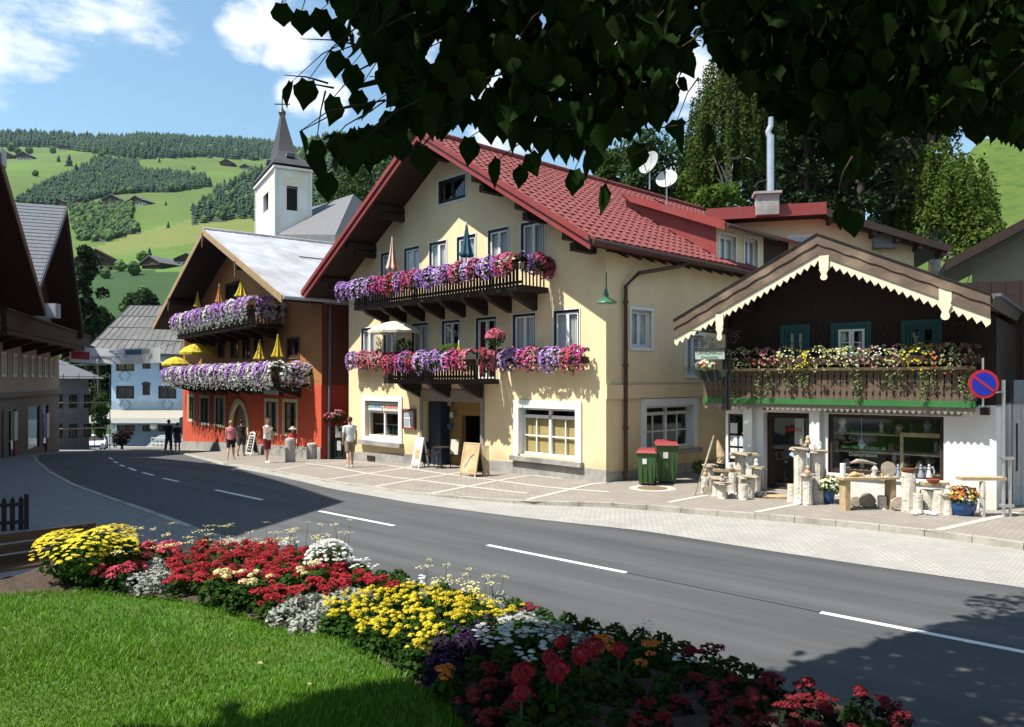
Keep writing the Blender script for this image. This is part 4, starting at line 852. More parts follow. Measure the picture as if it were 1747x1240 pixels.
for q in uw1 + uw2: window(rh, *q, frame=M_dwood, sash=M_dwood, trim=M_mwood, tw=.06, cfrac=.3, curtain=None)
x0, x1, _, z1 = ad; xm = (x0 + x1) / 2; r_ = (x1 - x0) / 2; b = MB(); n = 12
for i in range(n):
    t0, t1 = math.pi * i / n, math.pi * (i + 1) / n
    for (ra, rb) in (((r_ - .02), (r_ + .25)),):
        q = [(xm - ra * math.cos(t0), z1 - r_ + ra * math.sin(t0)), (xm - rb * math.cos(t0), z1 - r_ + rb * math.sin(t0)), (xm - rb * math.cos(t1), z1 - r_ + rb * math.sin(t1)), (xm - ra * math.cos(t1), z1 - r_ + ra * math.sin(t1))]
        b.add([(p[0], -.06, p[1]) for p in q] + [(p[0], .1, p[1]) for p in q], [(0, 1, 2, 3), (4, 7, 6, 5), (0, 3, 7, 4), (1, 5, 6, 2)])
b.box(x0 - .25, x0 + .02, -.06, .1, -2, z1 - r_).box(x1 - .02, x1 + .25, -.06, .1, -2, z1 - r_)
b.build('arch_surround', M_yel, rh); 
b = MB()
for i in range(n):                                    # spandrels above the arch
    t0, t1 = math.pi * i / n, math.pi * (i + 1) / n; q = [(xm - r_ * math.cos(t0), z1 - r_ + r_ * math.sin(t0)), (xm - r_ * math.cos(t0), z1), (xm - r_ * math.cos(t1), z1), (xm - r_ * math.cos(t1), z1 - r_ + r_ * math.sin(t1))]
    b.add([(p[0], .0, p[1]) for p in q], [(0, 1, 2, 3)])
b.build('arch_infill', M_redp, rh)
MB().box(x0, x1, .3, .36, -2, z1).build('arched_door', mat('grey_brown_door', (.26, .22, .16), (.2, .16, .12), 6, stretch=(8, 1, 1)), rh)
b = MB(); n = 10
for i in range(n):
    xa = rw0 + (0 - rw0) * i / n; xb = rw0 + (0 - rw0) * (i + 1) / n
    if xb > ad[0] - .2 and xa < ad[1] + .2 and False: continue
    za, zb = [float(H(*RH.w(x, 0)[:2])) + .55 for x in (xa, xb)]
    b.add([(xa, -.04, -3), (xb, -.04, -3), (xb, -.04, zb), (xa, -.04, za), (xa, 0.03, za), (xb, .03, zb)], [(0, 1, 2, 3), (3, 2, 5, 4)])
b.build('plinth', M_stone, rh)
b = MB(); slab(b, rax, raz, rlx, rlz, -D2, 15, .16); slab(b, rax, raz, rrx, rrz, -D2, 15, .16); rr_ = b.build('roof', M_metal, rh)
for f_ in (.38, .68): x = rax + (rrx - rax) * f_; z = raz - rs * (x - rax); MB().tube([(x, -D2 + 3.5, z + .06), (x, 14, z + .06)], .035, 6).build('snow_rail', M_slate, rr_)
for k in range(24):
    y = -D2 + .1 + k * .68; M_ = MB(); M_.prism([(rax, raz + .03), (rrx, rrz + .03), (rrx, rrz - .01), (rax, raz - .01)], y, y + .035); M_.build('standing_seam', M_metal, rr_)
MB().tube([(rax, -D2, raz + .03), (rax, 15, raz + .03)], .09, 8).build('ridge_cap', M_metal, rr_)
MB().tube([(rrx + .08, -D2, rrz - .08), (rrx + .08, 15, rrz - .12)], .08, 8).build('gutter', M_metal, rr_)
for xe, ze in ((rlx, rlz), (rrx, rrz)): MB().prism([(rax, raz + .02), (xe, ze + .02), (xe, ze - .3), (rax, raz - .3)], -D2 - .05, -D2).build('verge_board', mat('tan_verge', (.36, .25, .14), (.28, .19, .1), 4), rr_); MB().prism([(rax, raz - .2), (xe, ze - .2), (xe, ze - .24), (rax, raz - .24)], -D2 + .01, 0).build('soffit', M_dwood, rr_)
for k, px in enumerate((289, 347, 403)):
    x = RH.px(px, 500, D2)[0]; z = raz - rs * abs(x - rax); MB().box(x - .06, x + .06, -D2 - .08, -D2 - .05, z - .95, z - .2).build('pendant_board', M_mwood, rr_); MB().box(x - .12, x + .12, -D2, 0, z - .6, z - .3).build('purlin', M_dwood, rr_)
def wood_balcony(root, F_, pxl, pxr, py_floor, py_rail, d, pxc, mats=(M_bark, M_dwood), side=True, posts=5, mesh_boards=True, bw=.17, open_=False, wrap=False):
    x0 = F_.px(pxl, py_floor, d)[0]; x1 = F_.px(pxr, py_floor, 0.0)[0]; z0 = F_.px(pxc, py_floor, d)[1]; z1 = F_.px(pxc, py_rail, d)[1]
    MB().box(x0, x1, -d, -.01, z0, z0 + .16).build('balcony_floor', mats[1], root); MB().box(x0 - .03, x1 + .03, -d - .06, -d + .06, z1 - .06, z1 + .02).build('handrail', mats[1], root)
    MB().box(x0, x1, -d - .03, -d + .02, z0 + .2, z0 + .28).build('balcony_rail', mats[1], root)
    n = int((x1 - x0) / bw); me = MB().box(-bw * .43 if not open_ else -.05, bw * .43 if not open_ else .05, 0, .022, 0, z1 - z0 - .22).mesh('balustrade_board', mats[0])
    for k in range(n): link('balustrade_board', me, root, None, None, (x0 + bw * (k + .5), -d + .02, z0 + .16))
    ns = int(d / bw)
    for xx in (x0, x1 - .025):
        for k in range(ns): MB().box(xx, xx + .022, -d + bw * k + .03, -d + bw * k + .03 + (bw * .86 if not open_ else .05), z0 + .16, z1 - .06).build('balustrade_board', mats[0], root)
        MB().box(xx - .02, xx + .06, -d, 0, z1 - .06, z1 + .02).build('handrail', mats[1], root)
    for k in range(posts):
        x = x0 + (x1 - x0) * (k + .5) / posts
        MB().add([(x - .1, 0, z0), (x + .1, 0, z0), (x + .1, -d * .95, z0), (x - .1, -d * .95, z0), (x - .1, 0, z0 - .5), (x + .1, 0, z0 - .5), (x + .1, -d * .8, z0 - .16), (x - .1, -d * .8, z0 - .16)], [(0, 1, 2, 3), (4, 7, 6, 5), (0, 4, 5, 1), (1, 5, 6, 2), (2, 6, 7, 3), (3, 7, 4, 0)]).build('bracket', mats[1], root)
    return x0, x1, z0, z1
BR1 = wood_balcony(rh, RH, 288, 528, 659, 628, 1.3, 420, posts=9)
BR2 = wood_balcony(rh, RH, 303, 484, 563, 530, 1.3, 400, posts=7)
M_rail = mat('black_rail_wood', (.014, .009, .006), (.025, .016, .01), 5, .6)
BH2 = wood_balcony(hotel, HT, 604, 936, 508, 460, 1.15, 780, mats=(M_rail, M_rail), posts=8, open_=True, bw=.15)
BH1 = wood_balcony(hotel, HT, 655, 852, 655, 615, 1.0, 760, mats=(M_rail, M_rail), posts=3, open_=True, bw=.15)
z = BH2[3]; MB().tube([(BH2[0], -1.17, z + .16), (BH2[1], -1.17, z + .16), (BH2[1], 0, z + .16)], .02, 6).build('top_rail', M_black, hotel)
for px, py in ((662, 0),): pass
# wall sign and downpipe of the red inn
x0, z0 = RH.px(482, 672); MB().box(x0, x0 + 1.7, -.9, -.82, z0, z0 + .5).build('hanging_sign', flat('sign_grey', (.42, .44, .46)), rh); text_obj('GASTHOF', .3, M_blu, rh, (x0 + .85, -.91, z0 + .26)); MB().box(x0 + .8, x0 + .88, -.82, 0, z0 + .45, z0 + .5).build('sign_bracket', M_black, rh)
x0, z0 = RH.px(455, 672); MB().box(x0, x0 + 1.6, -.8, -.72, z0, z0 + .35).build('hanging_sign', M_black, rh)
MB().tube([(.1, .35, rrz - .3), (.1, .3, -.9)], .06, 8).build('downpipe', M_slate, rh)
# ================================================================ left side of the street
LF = Frame(-23.0, 34.0, -.36, .933)                   # facades facing the street from the left; local x runs away from the viewer
h2 = LF.root('shop_house', 'shaded cream house with slate gable roof and timber balcony at the left edge', 'house')
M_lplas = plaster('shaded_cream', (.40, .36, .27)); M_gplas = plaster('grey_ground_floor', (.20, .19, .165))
DL = 1.5; ax, az_ = LF.px(113, 353, DL); nx_, nz_ = LF.px(68, 481, DL); fx, fz = LF.px(141, 566, DL)
sn = (az_ - nz_) / (ax - nx_); sf = (az_ - fz) / (fx - ax)
wl1 = LF.px(101, 700)[0]
zb = LF.px(60, 671)[1]; win = [wb(LF, a, 602 + (a - 3) * .1, c, 641 + (a - 3) * .04) for a, c in ((2, 12), (22, 31), (39, 48), (53, 61), (65, 72), (76, 82), (86, 92))]
zt_ = win[3][3]; zb_ = win[3][2]; win = [(q[0], q[1], zb_, zt_) for q in win]
gf = [wb(LF, a, 700, c, 764) for a, c in ((3, 6), (15, 28), (48, 68), (73, 83))]; gz_ = [zb - 2.7] * 4; gf = [(q[0], q[1], zb - 3.0, zb - .6) for q in gf]
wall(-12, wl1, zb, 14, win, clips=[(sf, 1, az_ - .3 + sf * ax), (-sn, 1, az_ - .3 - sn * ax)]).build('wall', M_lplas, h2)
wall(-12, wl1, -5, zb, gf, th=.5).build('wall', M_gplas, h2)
MB().add([(wl1, 0, -5), (wl1, 9, -5), (wl1, 9, 6.5), (wl1, 0, 6.5)], [(0, 1, 2, 3)]).build('wall', M_lplas, h2)
MB().box(-12, wl1 + .05, -.12, .0, zb - .1, zb + .1).build('string_course', M_gplas, h2)
for q in win: window(h2, *q, frame=M_white, sash=M_white, fw=.05, curtain=M_curt if q is win[1] or q is win[4] else None, trim=M_lplas, tw=.1)
for i, q in enumerate(gf): window(h2, *q, frame=M_black, sash=M_black, fw=.06, cols=1, curtain=None, name='shop_window' if i != 2 else 'doorway')
for k, px in enumerate((21, 77)): q = LF.px(px, 720); MB().box(q[0], q[0] + .6, -.1, -.05, q[1] - .9, q[1] + .5).build('poster', M_paper, h2); MB().box(q[0], q[0] + .6, -.1, -.05, q[1] - 1.6, q[1] - .95).build('poster', flat('poster_dark%d' % k, (.25, .05, .06)), h2)
b = MB(); slab(b, ax, az_, nx_ - 1, nz_ - sn, -DL, 12, .2); slab(b, ax, az_, fx, fz, -DL, 12, .2); r_ = b.build('roof', M_slate, h2)
tl = MB().box(0, 13.4, -.02, .34, -.01, .03).mesh('slate_course', M_slate); Ls = math.hypot(ax - nx_ + 1, az_ - nz_ + sn); ns = int(Ls / .36)
for k in range(ns):                                   # slate courses on the near slope
    t = k / ns; x = ax - (ax - nx_ + 1) * t; z = az_ - (az_ - nz_ + sn) * t; MB().add([(x, -DL, z + .045), (x - .36 / Ls * (ax - nx_ + 1), -DL, z - .36 / Ls * (az_ - nz_ + sn) + .075), (x - .36 / Ls * (ax - nx_ + 1), 12, z - .36 / Ls * (az_ - nz_ + sn) + .075), (x, 12, z + .045), (x - .36 / Ls * (ax - nx_ + 1), -DL, z - .36 / Ls * (az_ - nz_ + sn)), (x - .36 / Ls * (ax - nx_ + 1), 12, z - .36 / Ls * (az_ - nz_ + sn))], [(0, 1, 2, 3), (1, 4, 5, 2)]).build('slate_course', M_slate, r_)
M_brd = mat('red_brown_boards', (.040, .017, .010), (.026, .011, .007), 3, .8)
for xe, ze in ((nx_ - 1, nz_ - sn), (fx, fz)): MB().prism([(ax, az_ + .03), (xe, ze + .03), (xe, ze - .3), (ax, az_ - .3)], -DL - .05, -DL).build('verge_board', M_slate if xe < ax else M_brd, r_); MB().prism([(ax, az_ - .38), (xe, ze - .38), (xe, ze - .42), (ax, az_ - .42)], -DL + .01, 0).build('soffit', M_brd, r_)
for k in range(int((fx - ax - .3) / .3)): x = ax - 1.2 + k * .3; zz = az_ - .3 - (sf * (x - ax) if x > ax else sn * (ax - x)); MB().box(x, x + .28, -.04, -.002, LF.px(95, 535)[1], zz).build('gable_board', M_brd, h2)
wood_balcony(h2, LF, 12, 115, 582, 545, 1.3, 70, mats=(M_brd, M_brd), posts=6, bw=.22)
# nearest left house: only its far verge is in view
h1 = LF.root('timber_gable_house', 'dark timber house whose steep roof edge cuts into the left edge', 'house')
D1 = 1.9; fx, fz = LF.px(76, 526, D1); sx, sz = LF.px(2, 276, D1); s1 = (sz - fz) / (fx - sx); ax1 = sx - 3.5; az1 = sz + 3.5 * s1
wall(2 * ax1 - fx + 1, fx - 1.0, -2, az1, [], clips=[(s1, 1, az1 - .3 + s1 * ax1), (-s1, 1, az1 - .3 - s1 * ax1)], y=.05 - 0).build('wall', M_brd, h1)
b = MB(); slab(b, ax1, az1, fx, fz, -D1, 10, .2); slab(b, ax1, az1, 2 * ax1 - fx, fz, -D1, 10, .2); r_ = b.build('roof', M_slate, h1)
for xe in (fx, 2 * ax1 - fx): MB().prism([(ax1, az1 + .03), (xe, fz + .03), (xe, fz - .36), (ax1, az1 - .36)], -D1 - .06, -D1).build('verge_board', M_mwood, r_); MB().prism([(ax1, az1 - .3), (xe, fz - .3), (xe, fz - .34), (ax1, az1 - .34)], -D1 + .01, .05).build('soffit', M_brd, r_)
MB().box(sx - .3, sx + .3, -D1 - .1, -D1 - .06, sz - .15, sz + .45).build('ridge_cap', M_metal, r_)
# house just beyond the frame whose shadow lies on the road
h0 = empty('town_house', (0, 0, 0), 0, 'tall plastered house beside the fence that throws the big shadow on the road', 'house')
A_, B_, C_, D_ = (-12.15, 15.45), (-17.2, 22.3), (-26, 15.5), (-14.6, 6.8)
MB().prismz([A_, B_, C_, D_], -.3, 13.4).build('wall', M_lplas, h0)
MB().prismz([(-11.75, 15.5), (-17.1, 22.9), (-26.8, 15.5), (-14.4, 6.1)], 13.4, 13.75).build('roof', M_slate, h0)
# lamp arm with two spotlights on the left
def lamp_head(parent, p, r=.22): MB().tube([p, (p[0] + .25, p[1] - .2, p[2] - .1)], [r * .5, r], 10).build('lamp_head', M_metal, parent)
p0 = LF.w(0, -.3); q0 = at(0, 550, 33.5); q1 = at(58, 535, 34.5); ar = empty('spot_lamp', q1, 0, 'grey twin floodlight on a curved bracket before the left balcony', 'lamp')
MB().tube([q0 - q1, (at(40, 545, 34) - q1), Vector((0, 0, 0))], .05, 8).build('bracket', M_black, ar); MB().box(-.45, .0, -.2, .2, .05, .6).build('lamp_head', M_metal, ar); MB().box(.15, 1.1, -.2, .2, -.2, .45).build('lamp_head', M_metal, ar)
# small house with grey hipped roof and scaffold
S3 = Frame(*at(98, 770, 56)[:2], .87, .49); s3 = S3.root('scaffolded_house', 'low bluish house with grey hipped roof behind scaffolding on the left', 'house')
gz = -2.2; x1 = S3.px(151, 700)[0]; zt = S3.px(120, 645)[1]
M_blup = plaster('dull_blue_plaster', (.24, .27, .31)); MB().box(-6, x1, 0, 8, -4, zt).build('wall', M_blup, s3)
w_ = MB(); zr = zt + 2.2; w_.add([(-7, -.8, zt - .1), (x1 + 1.2, -.8, zt - .1), (x1 + 1.2, 9, zt - .1), (-7, 9, zt - .1), (-3, 4, zr), (x1 - 3.5, 4, zr)], [(0, 1, 5, 4), (1, 2, 5), (2, 3, 4, 5), (3, 0, 4), (3, 2, 1, 0)]); w_.build('roof', M_slate, s3)
for k in range(3):
    for j in range(2): x = -.2 + k * .95; z = gz + .9 + j * 2.2; window(s3, x, x + .5, z, z + 1.0, y=-.17, frame=M_black, sash=M_black, curtain=None, back=True)
sc = S3.root('scaffolding', 'steel pole scaffolding with board decks in front of the low bluish house', 'scaffolding')
for k in range(5):
    for yy in (-.7, -1.5): MB().tube([(-.6 + k * 1.0, yy, -3.2), (-.6 + k * 1.0, yy, zt + .3)], .026, 6).build('pole', M_slate, sc)
for j in range(3): z = gz + .3 + j * 1.9; MB().box(-.7, x1 + 1.3, -1.55, -.65, z + 1.3, z + 1.36).build('deck', mat('deck_board%d' % j, (.3, .22, .13)), sc); MB().tube([(-.7, -1.5, z + 2.2), (x1 + 1.2, -1.5, z + 2.2)], .02, 6).build('rail', M_slate, sc)
# ================================================================ white-blue house closing the street
BH = Frame(*at(190, 760, 84)[:2], 1, -.02); bh = BH.root('pale_blue_house', 'pale blue painted house with big grey roof and striped awning closing the street', 'house')
M_pb = plaster('pale_blue_plaster', (.40, .54, .68), dirt=(.48, .58, .66)); M_awn = mat('beige_awning', (.30, .27, .22), (.24, .22, .18), 6); 
x1 = BH.px(312, 700)[0]; ze = BH.px(250, 608)[1]; hs = [wb(BH, a, t, c, u) for a, c, t, u in ((198, 229, 658, 680), (243, 256, 656, 674), (270, 301, 658, 680), (198, 229, 618, 633), (243, 257, 618, 629), (272, 302, 618, 633), (199, 230, 725, 736), (243, 257, 725, 736), (270, 285, 725, 736))]
wall(0, x1 + 4, -8, ze + 1, hs).build('wall', M_pb, bh); MB().box(-.01, 0.02, 0, 14, -8, ze).build('wall', M_pb, bh)
for i, q in enumerate(hs): window(bh, *q, frame=M_black, sash=M_dwood, fw=.1, sw=.06, cols=2, curtain=None, back=True)
q = hs[1]; b = MB()
for i in range(8):
    t0, t1 = math.pi * i / 8, math.pi * (i + 1) / 8; r = (q[1] - q[0]) / 2 + .12; xm = (q[0] + q[1]) / 2
    b.add([(xm - r * math.cos(t0), -.05, q[3] + r * .6 * math.sin(t0)), (xm - r * math.cos(t1), -.05, q[3] + r * .6 * math.sin(t1)), (xm, -.05, q[3])], [(0, 2, 1)])
b.build('arched_light', M_black, bh)
M_orn = flat('painted_ornament', (.28, .36, .42))
for px, py in ((213, 690), (285, 690), (213, 641), (285, 641)):
    x, z = BH.px(px, py)
    for sg in (-1, 1): MB().tube([(x + sg * (.15 + .45 * math.sin(t)), -.03, z + .5 - t * .33) for t in np.linspace(0, 3.1, 9)], .045, 5).build('painted_scroll', M_orn, bh)
a0 = BH.px(150, 598); b = MB(); rz0 = BH.px(225, 522)[1] + 1.5
pk = at(222, 521, 92); zl = at(150, 597, 82.5)
P = [at(143, 600, 82.3), at(330, 606, 82.3), at(345, 522, 92.5), at(222, 521, 92.5)]; o_ = Vector((bh.location.x, bh.location.y, 0)); R_ = Matrix.Rotation(-BH.rz, 3, 'Z')
L_ = [R_ @ (p - o_) for p in P]; Bk = [Vector((L_[0].x, 22, L_[0].z)), Vector((L_[1].x, 22, L_[1].z))]
b.add([tuple(p) for p in L_ + Bk] + [(p.x, p.y, p.z - .3) for p in L_[:2]], [(0, 1, 2, 3), (3, 2, 5, 4), (0, 3, 4), (1, 5, 2), (0, 6, 7, 1)])
M_groof = mat('grey_sheet_roof', (.13, .122, .115), (.09, .086, .083), 2, .85, .3, 9, c3=(.16, .15, .145), s3=.3); r_ = b.build('roof', M_groof, bh)
for k in range(4):
    t = k / 4.; p = L_[0].lerp(L_[3], t); q = L_[1].lerp(L_[2], t); MB().tube([p + Vector((0, -.02, .06)), q + Vector((0, -.02, .06))], .08, 5).build('roof_seam', M_slate, r_)
for k in range(16):
    t = k / 15.; p = L_[0].lerp(L_[1], t); q = L_[3].lerp(L_[2], t); MB().tube([p + Vector((0, 0, .04)), q + Vector((0, 0, .04))], .05, 4).build('standing_seam', M_slate, r_)
x0 = BH.px(188, 700)[0] - .2; z1 = BH.px(250, 699)[1]; z0 = BH.px(250, 713, 3.2)[1]; aw = BH.root('awning', 'long beige striped awning with pale valance over the café terrace', 'awning')
n = 36; xe = x1 + 2.
for k in range(n):
    xa = x0 + (xe - x0) * k / n; xb = x0 + (xe - x0) * (k + 1) / n
    MB().add([(xa, -.05, z1), (xb, -.05, z1), (xb - .9, -3.2, z0), (xa - .9, -3.2, z0)], [(0, 3, 2, 1)]).build('awning_stripe', M_awn if k % 2 else mat('awning_light', (.42, .39, .33)) if k == 0 else bpy.data.materials['awning_light'], aw)
MB().box(x0 - .9, xe - .9, -3.22, -3.2, z0 - .55, z0).build('valance', mat('pale_valance', (.72, .70, .64)), aw)
for px in (177, 262, 190): x, z = BH.px(px, 727, 2.5); MB().lathe([(.05, 0), (.3, .15), (.38, .4), (.3, .65), (.05, .8)], 10, (x, -2.5, z - .4)).build('globe_lamp', M_white, aw)
# terrace wall, flower bed, chairs
TW = Frame(*at(230, 765, 79)[:2], 1, -.05); tw = TW.root('terrace_wall', 'pale low stone terrace wall before the pale blue house', 'wall')
gzz = float(H(*TW.w(0, 0)[:2])); MB().box(-4.5, 8, 0, .5, gzz - 1, gzz + .25).build('coping', M_strip, tw); MB().prism([(.6, gzz), (2.2, gzz + 1.4), (8, gzz + 1.5), (8, gzz - .2), (.6, gzz - .2)], .6, 1.2).build('wall', mat('pale_wall', (.55, .58, .60)), tw)
rf = TW.root('rail_fence', 'thin white railing along the café terrace', 'railing')
for k in range(14): MB().tube([(1.5 + k * .45, .5, gzz), (1.5 + k * .45, .5, gzz + 1.2)], .03, 5).build('post', M_white, rf)
for z in (.6, 1.15): MB().tube([(1.5, .5, gzz + z), (7.4, .5, gzz + z)], .03, 5).build('rail', M_white, rf)
# banner across the street
bn_ = empty('street_banner', at(188, 604, 47), 0, 'long white banner with red and blue fields stretched across the street', 'banner')
S_ = 47 / F; W_ = 139 * S_; Hh = 27 * S_; nx2 = 30; V = []; Fc = []
for i in range(nx2 + 1):
    t = i / nx2; x = -W_ / 2 + W_ * t; sag = -.12 * math.sin(math.pi * t)
    for j in (0, 1): V.append((x, .12 * math.sin(t * 9) + 1.2 * t, (j - .5) * Hh + sag - .0 * t))
Fc = [(2 * i, 2 * i + 2, 2 * i + 3, 2 * i + 1) for i in range(nx2)]
MB().add(V, Fc).build('cloth', mat('banner_cloth', (.82, .84, .86), (.76, .78, .80), 4), bn_)
def bpatch(x0, x1, z0, z1, m, nm='printed_field'):
    def P_(t, z): return (-W_ / 2 + W_ * t, .12 * math.sin(t * 9) + 1.2 * t - .03, (z - .5) * Hh - .12 * math.sin(math.pi * t))
    n = 6; vs = []; 
    for i in range(n + 1): t = x0 + (x1 - x0) * i / n; vs += [P_(t, z0), P_(t, z1)]
    MB().add(vs, [(2 * i, 2 * i + 2, 2 * i + 3, 2 * i + 1) for i in range(n)]).build(nm, m, bn_)
bpatch(.02, .21, .22, .72, flat('banner_red', (.42, .05, .07))); bpatch(.62, .79, .60, .92, flat('banner_blue', (.07, .17, .27))); bpatch(.80, .88, .62, .92, flat('banner_tan', (.45, .42, .38)))
for z, a, c in ((.82, .34, .6), (.66, .42, .6), (.46, .28, .6), (.36, .28, .5)): text_obj('MMMMMMMMMMMM'[:3] if 0 else 'Willkommen im Tal', .26, M_blu if z > .4 else M_slate, bn_, (-W_ / 2 + W_ * (a + c) / 2, 1.2 * (a + c) / 2 - .12, (z - .5) * Hh - .1), sx=(c - a) / .26 * .9)
for sg, t in ((-1, 0), (1, 1)): MB().tube([(sg * W_ / 2, 1.2 * t, Hh / 2), (sg * (W_ / 2 + (1.2 if sg > 0 else 2.5)), 1.2 * t, Hh / 2 + .3)], .02, 5).tube([(sg * W_ / 2, 1.2 * t, -Hh / 2), (sg * (W_ / 2 + (1.2 if sg > 0 else 2.5)), 1.2 * t, -Hh / 2)], .02, 5).build('rope', M_steel, bn_)
# ================================================================ church
CHF = Frame(*at(470, 640, 80)[:2], .87, .49)
cu = CHF.root('church', 'white church tower with slate spire and cross behind the red inn', 'church')
M_chw = plaster('church_white', (.74, .73, .70), dirt=(.66, .62, .5)); M_chy = mat('yellow_panel', (.72, .68, .52))
Tw = CHF.px(530, 320)[0]; TL = CHF.side(437, 320)[0]                      # right face width; left face width (goes back to the left)
zt = CHF.px(470, 282)[1]; 
LFc = Frame(*(CHF.w(0, 0)[:2]), -.49, .87)
hbel = wb(CHF, 489, 320, 508, 359); z_ar = hbel[3]
wall(0, Tw, -6, zt, [hbel], th=.5).build('tower_wall', M_chw, cu)
b = MB(); hb2 = [CHF.side(458, 330)[0], CHF.side(449, 330)[0], CHF.side(453, 361)[1], CHF.side(453, 322)[1]]
TL = abs(CHF.side(437, 320)[0])
t = wall(0, TL, -6, zt, [(min(abs(hb2[0]), abs(hb2[1])), max(abs(hb2[0]), abs(hb2[1])), hb2[2], hb2[3])], th=.5)
MB().add([(p[1], p[0], p[2]) for p in t.v], [f_[::-1] for f_ in t.f]).build('tower_wall', M_chw, cu)
MB().add([(Tw, 0, -6), (Tw, TL, -6), (Tw, TL, zt), (Tw, 0, zt)], [(0, 1, 2, 3)]).build('tower_wall', M_chw, cu)
MB().add([(0, TL, -6), (Tw, TL, -6), (Tw, TL, zt), (0, TL, zt)], [(0, 3, 2, 1)]).build('tower_wall', M_chw, cu)
MB().box(hbel[0], hbel[1], .35, .4, hbel[2], hbel[3]).build('louvre', M_dark, cu); MB().box(.35, .4, min(abs(hb2[0]), abs(hb2[1])), max(abs(hb2[0]), abs(hb2[1])), hb2[2], hb2[3]).build('louvre', M_dark, cu)
b = MB(); r = (hbel[1] - hbel[0]) / 2; xm = (hbel[0] + hbel[1]) / 2
for i in range(8): t0, t1 = math.pi * i / 8, math.pi * (i + 1) / 8; b.add([(xm - r * math.cos(t0), -.02, hbel[3] + r * .8 * math.sin(t0) - .02), (xm - r * math.cos(t1), -.02, hbel[3] + r * .8 * math.sin(t1) - .02), (xm, -.02, hbel[3] - .02)], [(0, 2, 1)])
b.build('louvre_arch', M_dark, cu); MB().box(.8, Tw - .8, -.03, 0, zt - 2.0, zt - 1.0).build('yellow_panel', M_chy, cu); MB().box(-.03, 0, .6, TL - .6, zt - 2.0, zt - .9).build('yellow_panel', M_chy, cu)
for xx, yy in ((0, 0), (Tw, 0), (0, TL)): MB().box(xx - .12, xx + .12, yy - .12, yy + .12, -6, zt).build('corner_strip', M_chw, cu)
MB().box(-.25, Tw + .25, -.25, TL + .25, zt - .25, zt).build('cornice', M_chw, cu)
cx, cy = Tw / 2, TL / 2; zsp = at(487, 165, 80).z; zk_ = at(487, 238, 80).z
prof = [((Tw / 2 + .35) * f_, (TL / 2 + .35) * f_, at(487, y_, 82).z) for f_, y_ in ((1, 287), (.84, 276), (.63, 266), (.45, 252), (.35, 236), (.27, 220), (.15, 195), (.03, 165))]
b = MB(); b.v = [(cx + sx_ * p[0], cy + sy_ * p[1], p[2]) for p in prof for sx_, sy_ in ((-1, -1), (1, -1), (1, 1), (-1, 1))]
for j in range(len(prof) - 1):
    for k in range(4): b.f.append((4 * j + k, 4 * j + (k + 1) % 4, 4 * j + 4 + (k + 1) % 4, 4 * j + 4 + k)); b.m.append(0)
b.f.append((0, 3, 2, 1)); b.m.append(0); spi = b.build('spire', mat('spire_slate', (.05, .048, .05), (.032, .032, .036), 4, .7), cu)
for sx_, sy_ in ((0, -1), (-1, 0)): MB().box(cx + sx_ * Tw * .36 - .45, cx + sx_ * Tw * .36 + .45, cy + sy_ * TL * .36 - .45, cy + sy_ * TL * .36 + .45, at(487, 268, 82).z, at(487, 262, 82).z).build('dormer_hatch', M_slate, spi)
zc = at(487, 131, 80).z; M_gold = mat('aged_gold', (.10, .08, .05), metal=.5, rough=.4)
MB().lathe([(.05, -.4), (.33, -.25), (.42, 0), (.33, .25), (.05, .4)], 12, (cx, cy, zsp + .2)).build('ball', M_gold, cu)
MB().tube([(cx, cy, zsp), (cx, cy, zc)], .07, 6).tube([(cx - .75, cy + .4, zc - .9), (cx + .75, cy - .4, zc - .9)], .07, 6).build('cross', M_gold, cu)
# nave roof to the right of the tower
P0 = at(478, 396, 78); P1 = at(608, 328, 92); b = MB()
o_ = cu.location; Ri = Matrix.Rotation(-CHF.rz, 3, 'Z'); 
q = [at(478, 398, 77.5), at(560, 398, 70), at(597, 332, 92), at(478 + 52, 362, 84)]; q2 = [at(700, 420, 80), at(640, 330, 100)]
w3 = [at(475, 400, 79), at(572, 400, 70), at(603, 331, 84), at(531, 354, 92), at(680, 400, 92), at(480, 398, 100)]
l3 = [Ri @ (p - Vector((o_.x, o_.y, 0))) for p in w3]
b.add([tuple(p) for p in l3], [(0, 1, 2, 3), (1, 4, 2), (3, 2, 4, 5)]); b.add([(p.x, p.y, -6) for p in l3[:2]] + [tuple(l3[0]), tuple(l3[1])], [(0, 1, 3, 2)])
b.build('nave_roof', mat('nave_slate', (.15, .15, .155), (.11, .11, .115), 3, .75, .3, 12), cu)
